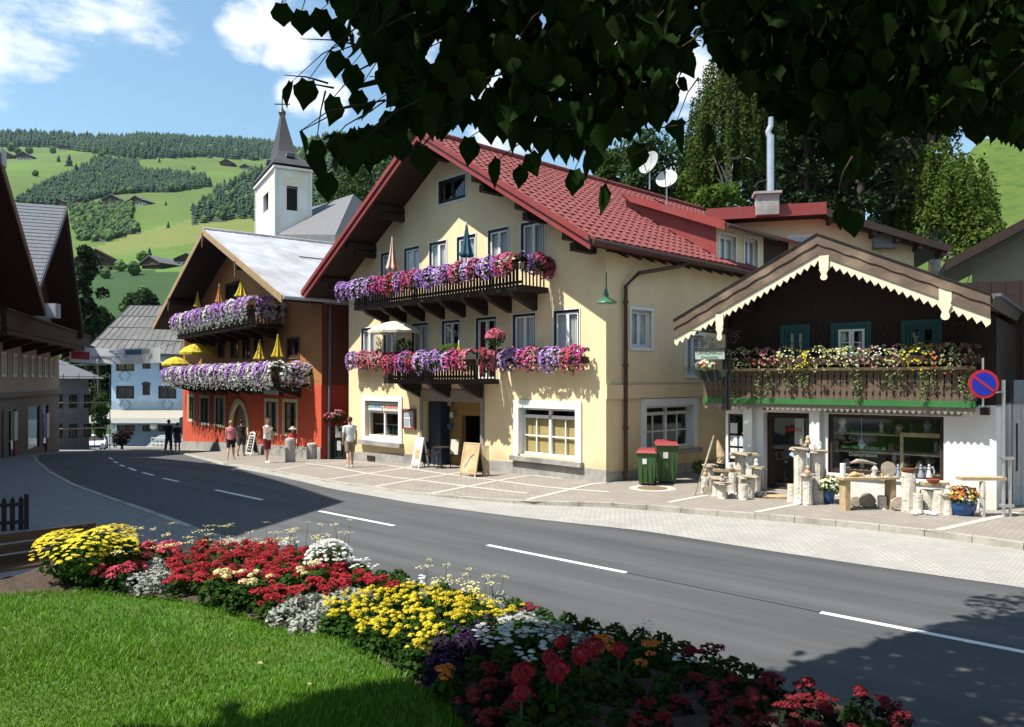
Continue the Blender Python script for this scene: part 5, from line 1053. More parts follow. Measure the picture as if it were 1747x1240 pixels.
# ================================================================ farmhouses on the hillside
M_fw = mat('farm_timber', (.07, .045, .03), (.05, .03, .02), 1); M_froof = mat('farm_roof', (.13, .12, .12), (.09, .085, .09), 1); M_ftan = mat('farm_plaster', (.42, .34, .24))
def farm(px, py, y, wpx, lab, base=M_ftan, top=M_fw, roofm=M_froof, ang=0, tall=1.0):
    x = (px - CX) / F * y; z = float(H(x, y)); # settle on the hill under that direction
    best = min(np.geomspace(120, 1400, 400), key=lambda t: abs((HY - F * (float(H((px - CX) / F * t, t)) - CZ) / t) - py) + (0 if abs(t - y) < y * .45 else 50))
    y = best; x = (px - CX) / F * y; z = float(H(x, y)); W = wpx / F * y; hh = W * .32 * tall
    r_ = empty('farmhouse', (x, y, z), ang, lab, 'farmhouse'); 
    MB().box(-W / 2, W / 2, 0, W * .9, -W * .3, hh * .55).build('wall', base, r_); b = wall(-W / 2, W / 2, hh * .55, hh * 2, [], clips=[(.5, 1, hh + .5 * W / 2), (-.5, 1, hh + .5 * W / 2)], y=-W * .03); b.box(-W / 2, W / 2, .0, W * .9, hh * .55, hh); b.build('timber_storey', top, r_)
    b = MB(); slab(b, 0, hh + W * .29, -W * .62, hh - W * .03, -W * .12, W, W * .035); slab(b, 0, hh + W * .29, W * .62, hh - W * .03, -W * .12, W, W * .035); b.build('roof', roofm, r_)
    MB().box(-W * .52, W * .52, -W * .09, -W * .03, hh * .55, hh * .72).build('balcony', top, r_)
    for k in range(4):
        xx = -W * .38 + k * W * .23; MB().box(xx, xx + W * .08, -W * .012 - .01, 0.0, hh * .15, hh * .4).build('window', M_dark, r_)
    return r_
M_fwhite = flat('farm_white', (.66, .66, .64)); M_ftile = mat('farm_red_roof', (.22, .10, .07))
farm(165, 462, 190, 62, 'broad farmhouse with red-brown roof among bushes, lowest on the hillside', roofm=M_ftile, ang=.25)
farm(258, 458, 190, 44, 'dark barn with sagging tan roof right of the lowest farmhouse', base=M_fw, ang=-.4, tall=.7)
farm(318, 452, 190, 34, 'white farmhouse half hidden behind the red inn roof', base=M_fwhite, ang=.3)
farm(143, 352, 420, 26, 'dark farmhouse at the left of three on the middle meadow', base=M_fw, ang=.1)
farm(191, 350, 420, 31, 'tan farmhouse in the middle of three on the middle meadow', ang=-.1)
farm(232, 350, 420, 27, 'dark farmhouse with white base, right of three on the middle meadow', base=M_fwhite, ang=-.3)
farm(40, 273, 800, 24, 'white farmhouse with dark roof high up at the left', base=M_fwhite)
farm(12, 271, 800, 20, 'small dark farmhouse at the far left high up', base=M_fw)
farm(108, 256, 950, 16, 'tiny white farmhouse just under the top forest', base=M_fwhite)
farm(386, 283, 800, 20, 'small dark farmhouse high on the right meadow near the church', base=M_fw)
farm(418, 289, 800, 16, 'small grey farmhouse directly left of the church spire', base=M_fwhite)
farm(96, 350, 400, 22, 'low farmhouse just above the slate roof', base=M_ftan)
# ================================================================ vegetation
def leafm(name, c1, c2, tr=.3, c3=None, s=2.0, rough=.8, spec=.12): return mat(name, c1, c2, s, rough, 0, tr=tr, c3=c3, s3=.7, spec=spec)
QV = [(-.5, 0, 0), (0, -.32, .05), (.5, 0, 0), (0, .32, .05)]; QF = [(0, 1, 2, 3)]
def leaves_on(P, N_, size, rng, tilt=.7, TV=QV, TF=QF):
    n = len(P); R = rotmats(n, rng, tilt, N_); return scatter(P, R, size * rng.uniform(.7, 1.25, n), TV, TF)
# ---- conifer forests on the far slopes
con_v = []; con_f = []
for k, (r, z0, z1) in enumerate(((.34, .02, .5), (.26, .3, .78), (.15, .6, 1.0))):
    b0 = len(con_v)
    for i in range(6): t = math.pi * 2 * i / 6 + k; con_v.append((r * math.cos(t), r * math.sin(t), z0))
    con_v.append((0, 0, z1)); con_f += [(b0 + i, b0 + (i + 1) % 6, b0 + 6) for i in range(6)]
dec_v = []; dec_f = []
for j, (r, z) in enumerate(((.28, .12), (.46, .38), (.40, .7), (.16, .95))):
    for i in range(7): t = math.pi * 2 * i / 7 + j * .4; q = r * (1 + .18 * math.sin(i * 2.1 + j)); dec_v.append((q * math.cos(t), q * math.sin(t), z))
for j in range(3):
    for i in range(7): a, b_, c, d = j * 7 + i, j * 7 + (i + 1) % 7, (j + 1) * 7 + (i + 1) % 7, (j + 1) * 7 + i; dec_f += [(a, b_, c), (a, c, d)]
dec_v.append((0, 0, 1.02)); dec_f += [(21 + i, 21 + (i + 1) % 7, 28) for i in range(7)]
M_con = [mat('conifer_%d' % k, c, tuple(x * 1.5 for x in c), .06, .95) for k, c in enumerate(((.012, .034, .016), (.017, .042, .015), (.010, .028, .018)))]
M_dec = [mat('broadleaf_%d' % k, c, tuple(x * 1.5 for x in c), .1, .95) for k, c in enumerate(((.045, .085, .018), (.03, .065, .016), (.06, .10, .025)))]
rng = np.random.default_rng(11)
def hill_pts(poly, n, ymin, ymax):
    xs = [p[0] for p in poly]; out = []
    while len(out) < n:
        px = rng.uniform(min(xs), max(xs)); y = math.exp(rng.uniform(math.log(ymin), math.log(ymax))); a = (px - CX) / F; z = float(H(a * y, y)); q = HY - F * (z - CZ) / y
        if inpoly(px, q, poly): out.append((a * y, y, z))
    return np.array(out)
forests = [(FOREST[0], 2600, 780, 2100, 12, .06), (FOREST[1], 2300, 380, 1000, 13, .1), (FOREST[2], 620, 230, 560, 12, .75), (FOREST[3], 2600, 200, 900, 15, .25)]
for fi, (poly, n, y0, y1, hp, dec) in enumerate(forests):
    P = hill_pts(poly, n, y0, y1); hgt = hp / F * P[:, 1] * rng.uniform(.7, 1.3, len(P)); isd = rng.random(len(P)) < dec
    ang = rng.uniform(0, 6.28, len(P)); c, s = np.cos(ang), np.sin(ang); R = np.zeros((len(P), 3, 3)); R[:, 0, 0] = c; R[:, 0, 1] = -s; R[:, 1, 0] = s; R[:, 1, 1] = c; R[:, 2, 2] = 1
    Vs = []; Fs = []; Ms = []; off = 0
    for sel, tv, tf, mo in ((~isd, con_v, con_f, 0), (isd, dec_v, dec_f, 3)):
        if not sel.any(): continue
        v, f = scatter(P[sel], R[sel], hgt[sel] * (.75 if mo else 1), tv, tf); Vs.append(v); Fs.append(f + off); off += len(v)
        Ms.append(np.repeat(rng.integers(0, 3, sel.sum()) + mo, len(tf)))
    o = link('forest', npmesh('forest', np.concatenate(Vs), np.concatenate(Fs), M_con + M_dec, np.concatenate(Ms)), kind='stuff')
    setp(o, ['dark conifer forest along the skyline', 'conifer belt crossing the middle of the hillside', 'rounded broadleaf grove above the lowest farmhouses', 'steep conifer wood behind the church'][fi], 'forest')
singles = [(287, 388, 12), (228, 470, 26), (205, 462, 22), (244, 448, 22), (255, 440, 20), (370, 440, 16), (150, 470, 22), (180, 475, 20), (130, 300, 24), (18, 258, 16), (50, 262, 13), (90, 262, 14), (283, 350, 9), (352, 458, 14), (245, 520, 34), (215, 536, 26), (100, 276, 13), (330, 290, 8), (140, 385, 15), (60, 300, 12), (200, 262, 12), (175, 268, 14), (30, 262, 12), (118, 283, 22), (272, 277, 9)]
WH = ['just left of the red inn gable peak on the yellow meadow', 'right of the broad red-brown farmhouse', 'touching the right wall of the broad red-brown farmhouse', 'behind the sagging-roofed barn on its left', 'behind the sagging-roofed barn in the middle', 'close to the church tower foot on the meadow', 'left of the broad red-brown farmhouse', 'before the broad red-brown farmhouse', 'above the middle conifer belt at its left end', 'near the high white farmhouse, leftmost', 'near the high white farmhouse on its right', 'right of the high white farmhouse among fields', 'right of the three middle farmhouses', 'above the red inn roof on the mown field', 'large in the dark field right over the grey sheet roof', 'large in the dark field left over the grey sheet roof', 'high up below the tiny white farmhouse', 'on the round bright meadow near the spire', 'in the grove edge by the slate roof', 'on the left bright field over the timber roof', 'under the skyline forest in the middle', 'under the skyline forest right of the tiny farmhouse', 'at the far left below the skyline', 'tallest, standing dark between two upper fields', 'on the rim of the round bright meadow']
spl = ['below the lowest farmhouse', 'on the open meadow', 'beside the hillside farms', 'at the edge of the upper meadow']
for i, (px, py, hp) in enumerate(singles):
    best = min(np.geomspace(135, 1300, 300), key=lambda t: abs((HY - F * (float(H((px - CX) / F * t, t)) - CZ) / t) - py)); y = best; x = (px - CX) / F * y; z = float(H(x, y)); h = hp / F * y
    con = i % 4 == 0 or i == 23; r_ = empty('hillside_tree', (x, y, z - h * .05), i * 1.3, ('pointed dark conifer' if con else 'small round broadleaf tree') + ' ' + WH[i], 'tree', 'single ' + ('conifers' if con else 'broadleaf trees') + ' on the far meadows')
    me = MB().add([(p[0] * h * (1.0 if con else .95), p[1] * h * (1.0 if con else .95), p[2] * h) for p in (con_v if con else dec_v)], con_f if con else dec_f).build('crown', M_con[i % 3] if con else M_dec[i % 3], r_)
    MB().tube([(0, 0, -h * .1), (0, 0, h * .3)], h * .04, 5).build('trunk', M_dwood, r_)
# ---- nearer trees
M_trunk = mat('bark', (.07, .05, .035), (.045, .032, .024), 8, .9, .8, 20, stretch=(1, 1, .2)); M_birch = mat('birch_bark', (.55, .53, .48), (.10, .09, .08), 6, .8, .5, 20, lo=.55, hi=.62, stretch=(1, 1, 3))
def tree(px, ptop, pbot, y, wpx, kind, label, n=6000, leaf=.26, m=None, seed=1, name='tree', group=None, clumps=46, depth=1.0, base=None):
    rng = np.random.default_rng(seed); x = (px - CX) / F * y; gz = float(H(x, y)) if base is None else base; zt = CZ + (HY - ptop) / F * y; zb = CZ + (HY - pbot) / F * y; W = wpx / F * y
    r_ = empty(name, (x, y, gz), 0, label, 'tree' if 'bush' not in name and 'hedge' not in name else 'bush', group); zt -= gz; zb = max(zb - gz, .2); cz = (zt + zb) / 2; R3 = np.array([W / 2, W / 2 * depth, (zt - zb) / 2])
    tb = MB(); tb.tube([(0, 0, -.5), (.05 * W * .2, 0, zb * .6), (-.02 * W, 0, cz), (0, 0, zt * .93)], [W * .035 + .1, W * .028 + .07, W * .018 + .04, .03], 9)
    D = rng.normal(size=(clumps, 3)); D /= np.linalg.norm(D, axis=1, keepdims=True); rad = rng.uniform(.35, 1, clumps) ** .6
    if kind == 'spruce':
        t = rng.uniform(0, 1, clumps * 4) ** .75; ang = rng.uniform(0, 6.28, clumps * 4); C = np.stack([np.cos(ang) * (1 - t) * R3[0], np.sin(ang) * (1 - t) * R3[1], zb + t * (zt - zb)], 1)
        P = []; N_ = []
        for c in C:
            k = max(8, n // len(C)); s = rng.uniform(.1, 1, k)[:, None]; ax_ = np.array([0, 0, c[2]]); q = ax_ + (c - ax_) * s; q[:, 2] -= .22 * (s[:, 0] ** 2) * np.linalg.norm(c[:2]); P.append(q + rng.normal(size=(k, 3)) * .14 * (1 + W * .05)); N_.append(np.tile([0, 0, 1.0], (k, 1)))
        P = np.concatenate(P); N_ = np.concatenate(N_)
    elif kind == 'weep':
        P = []; N_ = []
        for i in range(clumps * 7):
            d = rng.normal(size=3); d[2] = abs(d[2]) * .9 - .25; d /= np.linalg.norm(d); s = np.array([0, 0, cz]) + d * R3 * rng.uniform(.55, 1.0) * np.array([.95, .95, 1]); L = rng.uniform(.12, .32) * (zt - zb); k = max(6, n // (clumps * 7)); t = np.linspace(0, 1, k)
            q = s + np.stack([d[0] * .25 * np.sqrt(t), d[1] * .25 * np.sqrt(t), -t * L], 1) + rng.normal(size=(k, 3)) * .07; P.append(q); N_.append(np.tile([d[0], d[1], .2], (k, 1)))
        P = np.concatenate(P); N_ = np.concatenate(N_)
    else:
        C = np.array([0, 0, cz]) + D * R3 * rad[:, None] * .82; rc = rng.uniform(.20, .34, clumps) * min(R3[0], R3[2]) * 1.25; idx = rng.integers(0, clumps, n); u = rng.normal(size=(n, 3)); u /= np.linalg.norm(u, axis=1, keepdims=True); u[:, 2] = np.where(rng.random(n) < .6, abs(u[:, 2]), u[:, 2])
        P = C[idx] + u * (rc[idx] * rng.uniform(.75, 1.1, n))[:, None]; N_ = u + np.array([0, 0, .4])
    for i in range(9):
        e = P[rng.integers(0, len(P))] * .8; z0 = zb + (cz - zb) * rng.uniform(-.1, .8); tb.tube([(0, 0, z0), tuple((np.array([0, 0, z0]) + e) / 2 + np.array([0, 0, .2])), tuple(e)], [W * .012 + .03, W * .008 + .02, .012], 5)
    tb.build('trunk', M_birch if kind == 'weep' else M_trunk, r_)
    V, Fc = leaves_on(P, N_, leaf, rng, .8 if kind != 'weep' else .6); ms = m if isinstance(m, list) else [m]
    link('crown', npmesh('crown', V, Fc, ms, rng.integers(0, len(ms), len(Fc)) if len(ms) > 1 else None), r_); return r_
L_dk = leafm('leaf_dark', (.016, .034, .010), (.030, .055, .014), .2); L_md = leafm('leaf_mid', (.028, .062, .011), (.048, .09, .016), .3); L_br = leafm('leaf_bright', (.065, .125, .014), (.10, .165, .022), .35); L_ol = leafm('leaf_olive', (.052, .078, .013), (.085, .115, .020), .3); L_bl = leafm('leaf_bluish', (.03, .06, .03), (.05, .09, .05), .25); L_vd = leafm('leaf_very_dark', (.008, .016, .007), (.014, .026, .009), .12)
tree(1245, 70, 352, 42, 150, 'weep', 'tall weeping birch with hanging pale green strands behind the hotel roof', 24000, .17, [L_ol, L_md], 3, 'birch_tree', clumps=60, base=3)
tree(1205, 240, 372, 45, 110, 'round', 'mid-green leafy tree behind the ridge left of the weeping birch', 6000, .26, [L_md, L_br], 4, base=3)
tree(1110, 205, 372, 47, 120, 'round', 'open green tree rising behind the two satellite dishes', 5200, .26, [L_md, L_bl], 5, base=3)
tree(1050, 240, 350, 50, 80, 'round', 'small dark tree behind the hotel ridge left of the dishes', 3600, .28, L_md, 6, base=3)
tree(1225, 312, 372, 40, 95, 'round', 'bright yellow-green bush just above the hotel ridge', 3800, .2, L_br, 7, 'ridge_bush', base=8)
tree(1375, -120, 420, 37, 150, 'spruce', 'huge dark spruce left of the olive willow', 9000, .34, [L_dk, L_vd], 8, 'spruce_tree')
tree(1470, -160, 430, 35.5, 190, 'spruce', 'huge black-green spruce in the middle of the dark group', 9000, .36, [L_vd, L_dk], 9, 'spruce_tree')
tree(1300, -60, 400, 46, 130, 'spruce', 'tall dark spruce rising behind the steel flue', 7000, .36, [L_dk, L_bl], 10, 'spruce_tree')
tree(1590, -120, 300, 48, 200, 'round', 'dark broad tree high on the right slope', 9000, .32, [L_vd, L_dk], 12)
tree(1760, -100, 300, 44, 200, 'round', 'dark tree at the far right edge on the slope', 9000, .32, [L_vd, L_dk], 13)
tree(1440, 60, 420, 58, 260, 'round', 'wide dark tree filling the slope behind the two spruces', 13000, .42, [L_dk, L_vd], 27)
tree(1330, 120, 400, 60, 190, 'round', 'dark green tree deep in the slope behind the steel flue', 9000, .42, [L_dk, L_md], 28)
tree(1540, 120, 420, 56, 180, 'round', 'dark green tree deep in the slope behind the willow', 9000, .42, [L_dk, L_vd], 29)
tree(1170, 250, 400, 60, 150, 'round', 'shaded tree far behind the lower satellite dish', 6000, .42, [L_dk, L_md], 30, base=3)
tree(1405, 330, 430, 36, 60, 'round', 'shaded bush beside the guest house eave', 2500, .22, L_dk, 14, 'slope_bush')
tree(1600, 238, 452, 36, 178, 'weep', 'olive-green willow with drooping branches above the dark eaves', 26000, .17, [L_ol, L_br], 15, 'willow_tree', clumps=60)
tree(1668, 350, 452, 33.5, 90, 'round', 'bright low shrub at the foot of the steep meadow', 3000, .2, [L_br, L_ol], 16, 'slope_bush')
tree(148, 400, 640, 66, 60, 'round', 'tall dark tree behind the slate-roofed house', 5000, .34, [L_vd, L_dk], 17)
tree(245, 492, 545, 100, 62, 'round', 'round dark tree above the grey roof', 2600, .5, L_dk, 18)
tree(168, 520, 600, 90, 70, 'round', 'broad dark tree behind the banner', 3000, .45, [L_vd, L_dk], 19)
tree(172, 655, 752, 74, 30, 'round', 'fresh green climbing tree beside the pale blue house', 3000, .26, L_md, 20)
tree(246, 322, 400, 150, 60, 'round', 'wide broadleaf tree below the middle farms', 10, .5, L_dk, 21) if False else None
tree(208, 732, 768, 76, 36, 'round', 'round dark purple-leaved shrub on the café terrace', 1800, .2, leafm('leaf_purple', (.03, .015, .02), (.05, .03, .03)), 22, 'terrace_bush')
tree(640, 250, 420, 105, 180, 'round', 'dark wooded crown behind the church nave', 6000, .6, [L_dk, L_md], 23)
tree(150, 545, 745, 96, 95, 'round', 'dark green tree filling the gap behind the scaffolding', 5000, .45, [L_vd, L_dk], 25, base=-6)
tree(200, 560, 700, 99, 60, 'round', 'dark tree touching the left gable of the pale blue house', 3500, .45, [L_dk, L_vd], 26, base=-6)
# ---- the linden tree overhead
lind_v = [(0, 0, 0), (.10, -.30, .05), (.34, -.47, .11), (.62, -.40, .10), (.86, -.18, .04), (1.12, 0, -.06), (.86, .18, .04), (.62, .40, .10), (.34, .47, .11), (.10, .30, .05), (.45, 0, -.02), (.8, 0, -.02), (-.08, -.22, .03), (-.08, .22, .03)]
lind_f = [(0, 12, 1), (0, 1, 10), (1, 2, 10), (2, 3, 10), (3, 11, 10), (3, 4, 11), (4, 5, 11), (5, 6, 11), (6, 7, 11), (7, 10, 11), (7, 8, 10), (8, 9, 10), (9, 0, 10), (0, 9, 13)]
L_lind = leafm('linden_leaf', (.007, .022, .003), (.015, .038, .005), .20, s=9, rough=.85, spec=.08)
sh = np.array([-SUN.x / SUN.z, -SUN.y / SUN.z])
def lit_ok(p, j=0.0):                                  # where this leaf's shadow falls on the terrace
    d = p[2] - 1.5; xs, ys = p[0] + sh[0] * d, p[1] + sh[1] * d
    return ys < np.interp(xs, [-3.5, -1.9, -1.2, -.5, .2, .9, 1.8, 5, 9], [2.7, 3.35, 3.5, 3.95, 4.6, 5.4, 7.4, 9.2, 10]) + j
MA = [(560, -40), (590, 10), (600, 60), (650, 70), (660, 130), (690, 180), (640, 215), (580, 220), (565, 240), (570, 262), (610, 268), (680, 235), (740, 200), (800, 195), (850, 200), (900, 220), (960, 245), (1020, 250), (1050, 215), (1100, 190), (1150, 165), (1168, 100), (1178, 0), (1180, -40)]
MC = [(1190, -40), (1200, 40), (1235, 95), (1290, 130), (1320, 170), (1345, 190), (1400, 205), (1430, 260), (1448, 300), (1470, 270), (1500, 205), (1560, 195), (1600, 205), (1660, 205), (1760, 240), (1760, -40)]
rng = np.random.default_rng(21); Pl = []
def fill(poly, n, ylo, yhi):
    xs = [p[0] for p in poly]; ys = [p[1] for p in poly]; c = 0
    while c < n:
        px = rng.uniform(min(xs), max(xs)); py = rng.uniform(min(ys), max(ys))
        if not inpoly(px, py, poly): continue
        g = math.sin(px * .031 + 1) * math.sin(py * .045 + px * .01) + .6 * math.sin(px * .083) * math.sin(py * .071)
        if g > (.62 if px < 950 else .9) and rng.random() < .93: continue
        y = rng.uniform(ylo, yhi); Pl.append(at(px, py, y)); c += 1
fill(MA, 2300, 3.1, 6.2); fill(MC, 5200, 3.4, 9)
manual = [(578, 38), (515, 18), (480, 6), (548, 16), (625, 38), (640, 20), (497, 140), (525, 138), (570, 165), (610, 155), (590, 100), (572, 88), (600, 112), (640, 60), (665, 55), (640, 175), (512, 224), (540, 240), (545, 262), (556, 296), (600, 248), (620, 240), (665, 190), (690, 140), (668, 110), (700, 95), (850, 272), (905, 262), (893, 284), (1028, 318), (1210, 212), (1155, 205), (1165, 215), (1440, 350), (1455, 362), (1425, 340), (1010, 262), (1090, 245), (720, 250), (800, 235), (980, 290)]
man = [at(px, py, 3.5 + .25 * math.sin(i * 2.3)) for i, (px, py) in enumerate(manual)]
big = []
while len(big) < 12000:
    p = np.array([rng.uniform(-5, 11), rng.uniform(-2, 9.5), rng.uniform(5.2, 11)])
    if ((p[0] - 2.8) / 7.8) ** 2 + ((p[1] - 3.2) / 6) ** 2 + ((p[2] - 7.5) / 3.6) ** 2 > 1: continue
    if p[1] > .5 and HY - F * (p[2] - CZ) / p[1] > -25: continue
    if lit_ok(p, rng.normal() * .12): big.append(p)
edge_n = 0
while edge_n < 6500:                                  # the crown's outer shell, which draws the shadow's rim
    z = rng.uniform(5.6, 9); xs = rng.uniform(-2.2, 6.5); yb_ = np.interp(xs, [-3.5, -1.9, -1.2, -.5, .2, .9, 1.8, 5, 9], [2.7, 3.35, 3.5, 3.95, 4.6, 5.4, 7.4, 9.2, 10]); ys = yb_ - abs(rng.normal()) * 1.3; p = np.array([xs - sh[0] * (z - 1.5), ys - sh[1] * (z - 1.5), z])
    if p[1] > .5 and HY - F * (p[2] - CZ) / p[1] > -25: continue
    big.append(p); edge_n += 1
Pl = [p for p in Pl if lit_ok(p, .9)]
tr_ = empty('linden_tree', (7.2, .8, 1.35), 0, 'big linden tree whose dark heart-shaped leaves hang over the top of the view', 'tree')
O = np.array([7.2, .8, 1.35]); near_ = np.array([tuple(p) for p in man] + [tuple(p) for p in Pl]) - O; far_ = np.array(big) - O
lm = npmesh('leaf', np.array(lind_v), np.array(lind_f), L_lind); 
order = list(range(len(man))) + sorted(range(len(man), len(near_)), key=lambda i: near_[i][1])
from mathutils import Euler
for k in order[:300]:
    p = near_[k]; s = rng.uniform(.095, .125) if k >= len(man) else rng.uniform(.10, .13)
    o = link('leaf', lm, tr_, None, None, tuple(p), (rng.normal() * .5, math.radians(78) + rng.normal() * .35, rng.uniform(-.6, .6) + (math.pi if rng.random() < .0 else math.pi / 2 + rng.normal() * .6))); o.scale = (s, s, s)
rest = near_[order[300:]]
def down_frames(n):
    out = np.zeros((n, 3, 3))
    for i in range(n): out[i] = np.array(Euler((rng.normal() * .5, math.radians(70) + rng.normal() * .5, rng.uniform(0, 6.28))).to_matrix())
    return out
V1, F1 = scatter(rest, down_frames(len(rest)), rng.uniform(.09, .125, len(rest)), lind_v, lind_f)
V2, F2 = scatter(far_, down_frames(len(far_)), rng.uniform(.15, .22, len(far_)), lind_v, lind_f)
link('leaf', npmesh('leaf', np.concatenate([V1, V2]), np.concatenate([F1, F2 + len(V1)]), L_lind), tr_, kind='stuff')
tb = MB(); tb.tube([(0, 0, -.6), (0, 0, .6), (-.1, .1, 2.4), (-.2, .3, 4.2), (-.6, .8, 6.5)], [.42, .32, .28, .22, .12], 14); tb.build('trunk', M_trunk, tr_)
def L3(px, py, y): return at(px, py, y) - Vector(O)
limbs = [[(-.15, .2, 3.4), L3(1747, 40, 5.2), L3(1500, 60, 5), L3(1250, 20, 4.8), L3(1000, 60, 4.6), L3(760, 110, 4.3), L3(600, 150, 4.0)],
         [(-.2, .3, 4.0), L3(1600, -60, 4.8), L3(1200, -90, 4.4), L3(900, -60, 4.1), L3(700, -10, 3.9), L3(560, 40, 3.7)],
         [(-.15, .2, 3.0), L3(1747, 160, 5.8), L3(1600, 190, 5.6), L3(1480, 230, 5.4), L3(1440, 320, 5.2)],
         [(-.2, .3, 3.8), (-2, 2.6, 5.3), (-5, 3.8, 6.0), (-8, 4.0, 6.2)], [(-.3, .4, 4.4), (-2, -.6, 6), (-5, -1, 6.6), (-8.5, 0.5, 6.4)], [(-.3, .4, 4.0), (1, 2.4, 5.6), (1.8, 5, 6.3)]]
for L_ in limbs: MB().tube(L_, list(np.linspace(.10, .012, len(L_))), 8).build('limb', M_trunk, tr_)
tw = MB()
for i in range(150):                                   # thin twigs that carry the leaves
    p = near_[rng.integers(0, len(near_))] if i > 44 else near_[i]; q = p + np.array([rng.uniform(.05, .35), rng.uniform(-.1, .2), rng.uniform(.05, .3)]); tw.tube([tuple(p), tuple((p + q) / 2 + np.array([0, 0, .03])), tuple(q)], [.002, .0035, .005], 4)
for a, b_ in (((512, 66), (620, 78)), ((485, 128), (560, 142)), ((500, 145), (570, 150)), ((610, 205), (700, 150)), ((630, 130), (690, 145)), ((560, 255), (680, 200))): tw.tube([L3(*a, 3.5), L3((a[0] + b_[0]) / 2, (a[1] + b_[1]) / 2 - 4, 3.52), L3(*b_, 3.55)], [.002, .004, .006], 4)
tw.build('twigs', M_trunk, tr_, kind='stuff')
for a, c in (((1688, 255), (1745, 225)), ((1722, 265), (1745, 330))): pass
# ---- lawn, flower bed, bank
E_px = [(-420, 1060), (-150, 1032), (0, 1016), (150, 1008), (300, 1018), (400, 1040), (500, 1077), (600, 1103), (640, 1124), (700, 1164), (760, 1209), (800, 1243), (870, 1330), (960, 1500)]
def TP(px, py, z=1.4): y = (CZ - z) * F / (py - HY); return ((px - CX) / F * y, y)
Eg = [TP(*p) for p in E_px]
Og = [TP(-420, 1035), TP(-150, 1012), TP(0, 1000), TP(30, 985), (TP(110, 950)), TP(210, 925), TP(330, 935), (TP(450, 945)), TP(560, 958), TP(640, 985), TP(740, 1015), TP(880, 1040), TP(1050, 1085), TP(1180, 1120), TP(1300, 1160), TP(1480, 1215), TP(1650, 1290), TP(1900, 1500)]
M_lawn = mat('lawn', (.045, .11, .010), (.07, .15, .016), 2.2, .95, .9, 60, detail=10, c3=(.09, .13, .02), s3=1.6)
M_soil = mat('soil', (.075, .05, .035), (.045, .03, .022), 14, .95, 1.0, 40)
rng = np.random.default_rng(5)
EL = lut(Eg, 60)
vs = [(p[0], p[1], 1.4) for p in EL] + [(p[0] * 1.0 - 3.0 * (1 - i / 59), -2.5, 1.4) for i, p in enumerate(EL)]
# lawn as a fine grid so that it can be slightly uneven
V = []; rows = 40
for j in range(rows + 1):
    t = j / rows
    for i in range(60): a = np.array(vs[i]); c = np.array(vs[60 + i]); q = a * (1 - t) + c * t; q[2] = 1.4 + .018 * math.sin(q[0] * 3.1 + q[1]) + .012 * math.sin(q[1] * 5.3 - q[0] * 2) - (.02 if j == 0 else 0); V.append(q)
Fc = [(j * 60 + i, (j + 1) * 60 + i, (j + 1) * 60 + i + 1, j * 60 + i + 1) for j in range(rows) for i in range(59)]
link('lawn', npmesh('lawn', V, Fc, M_lawn, smooth=True), kind='structure')
def flatf(x, y): return 1.385
OL = Og
A_ = lut(Eg, 70); B_ = lut(Og, 70); V = []; Fc = []; kk = 8
for i in range(70):
    for j in range(kk + 1): q = A_[i] * (1 - j / kk) + B_[i] * j / kk; V.append((q[0], q[1], 1.385 + .05 * math.sin(math.pi * min(1, j / kk * 1.0)) + rng.normal() * .012))
Fc = [(i * (kk + 1) + j, i * (kk + 1) + j + 1, (i + 1) * (kk + 1) + j + 1, (i + 1) * (kk + 1) + j) for i in range(69) for j in range(kk)]
link('flower_bed', npmesh('flower_bed', V, Fc, M_soil), kind='structure')
C_ = []
for i in range(70):
    d = B_[min(i + 1, 69)] - B_[max(i - 1, 0)]; d /= np.linalg.norm(d); n_ = np.array([-d[1], d[0]]); C_.append(B_[i] + n_ * 1.25)
V = []; kk = 5
for i in range(70):
    for j in range(kk + 1): q = B_[i] * (1 - j / kk) + C_[i] * j / kk; V.append((q[0], q[1], 1.385 * (1 - j / kk) - .1 * j / kk))
Fc = [(i * (kk + 1) + j, i * (kk + 1) + j + 1, (i + 1) * (kk + 1) + j + 1, (i + 1) * (kk + 1) + j) for i in range(69) for j in range(kk)]
link('bank', npmesh('bank', V, Fc, M_bank, smooth=True), kind='structure')
# grass blades
n = 110000; pts = []
EA = np.array(Eg)
ylo, yhi = 2.9, 6.0
yy = ylo * (yhi / ylo) ** rng.random(n); aa_ = rng.uniform(-.73, .12, n); xx = aa_ * yy
edge = np.interp(xx, EA[:, 0], EA[:, 1]); order_ = np.argsort(EA[:, 0]); edge = np.interp(xx, EA[order_, 0], EA[order_, 1])
k = yy < edge + rng.normal(size=n) * .012; xx, yy = xx[k], yy[k]; n = len(xx)
P = np.stack([xx, yy, 1.395 + .018 * np.sin(xx * 3.1 + yy) + .012 * np.sin(yy * 5.3 - xx * 2)], 1)
hh = rng.uniform(.018, .042, n) * (1 + .35 * np.sin(xx * 2.3 + 1) * np.sin(yy * 3.1)); az2 = rng.uniform(0, 6.28, n); ln = rng.uniform(.1, .9, n) * hh
wd = rng.uniform(.0016, .0032, n); dx, dy = np.cos(az2), np.sin(az2); ox, oy = -dy * wd, dx * wd
V = np.stack([P + np.stack([ox, oy, 0 * ox], 1), P - np.stack([ox, oy, 0 * ox], 1), P + np.stack([dx * ln * .4 - ox * .8, dy * ln * .4 - oy * .8, hh * .6], 1), P + np.stack([dx * ln * .4 + ox * .8, dy * ln * .4 + oy * .8, hh * .6], 1), P + np.stack([dx * ln, dy * ln, hh], 1), P + np.stack([dx * ln, dy * ln, hh], 1) * 1.0], 1).reshape(-1, 3)
bs = np.arange(n)[:, None] * 6; Fc = np.concatenate([bs + np.array([[0, 1, 2, 3]]), bs + np.array([[3, 2, 4, 5]])])
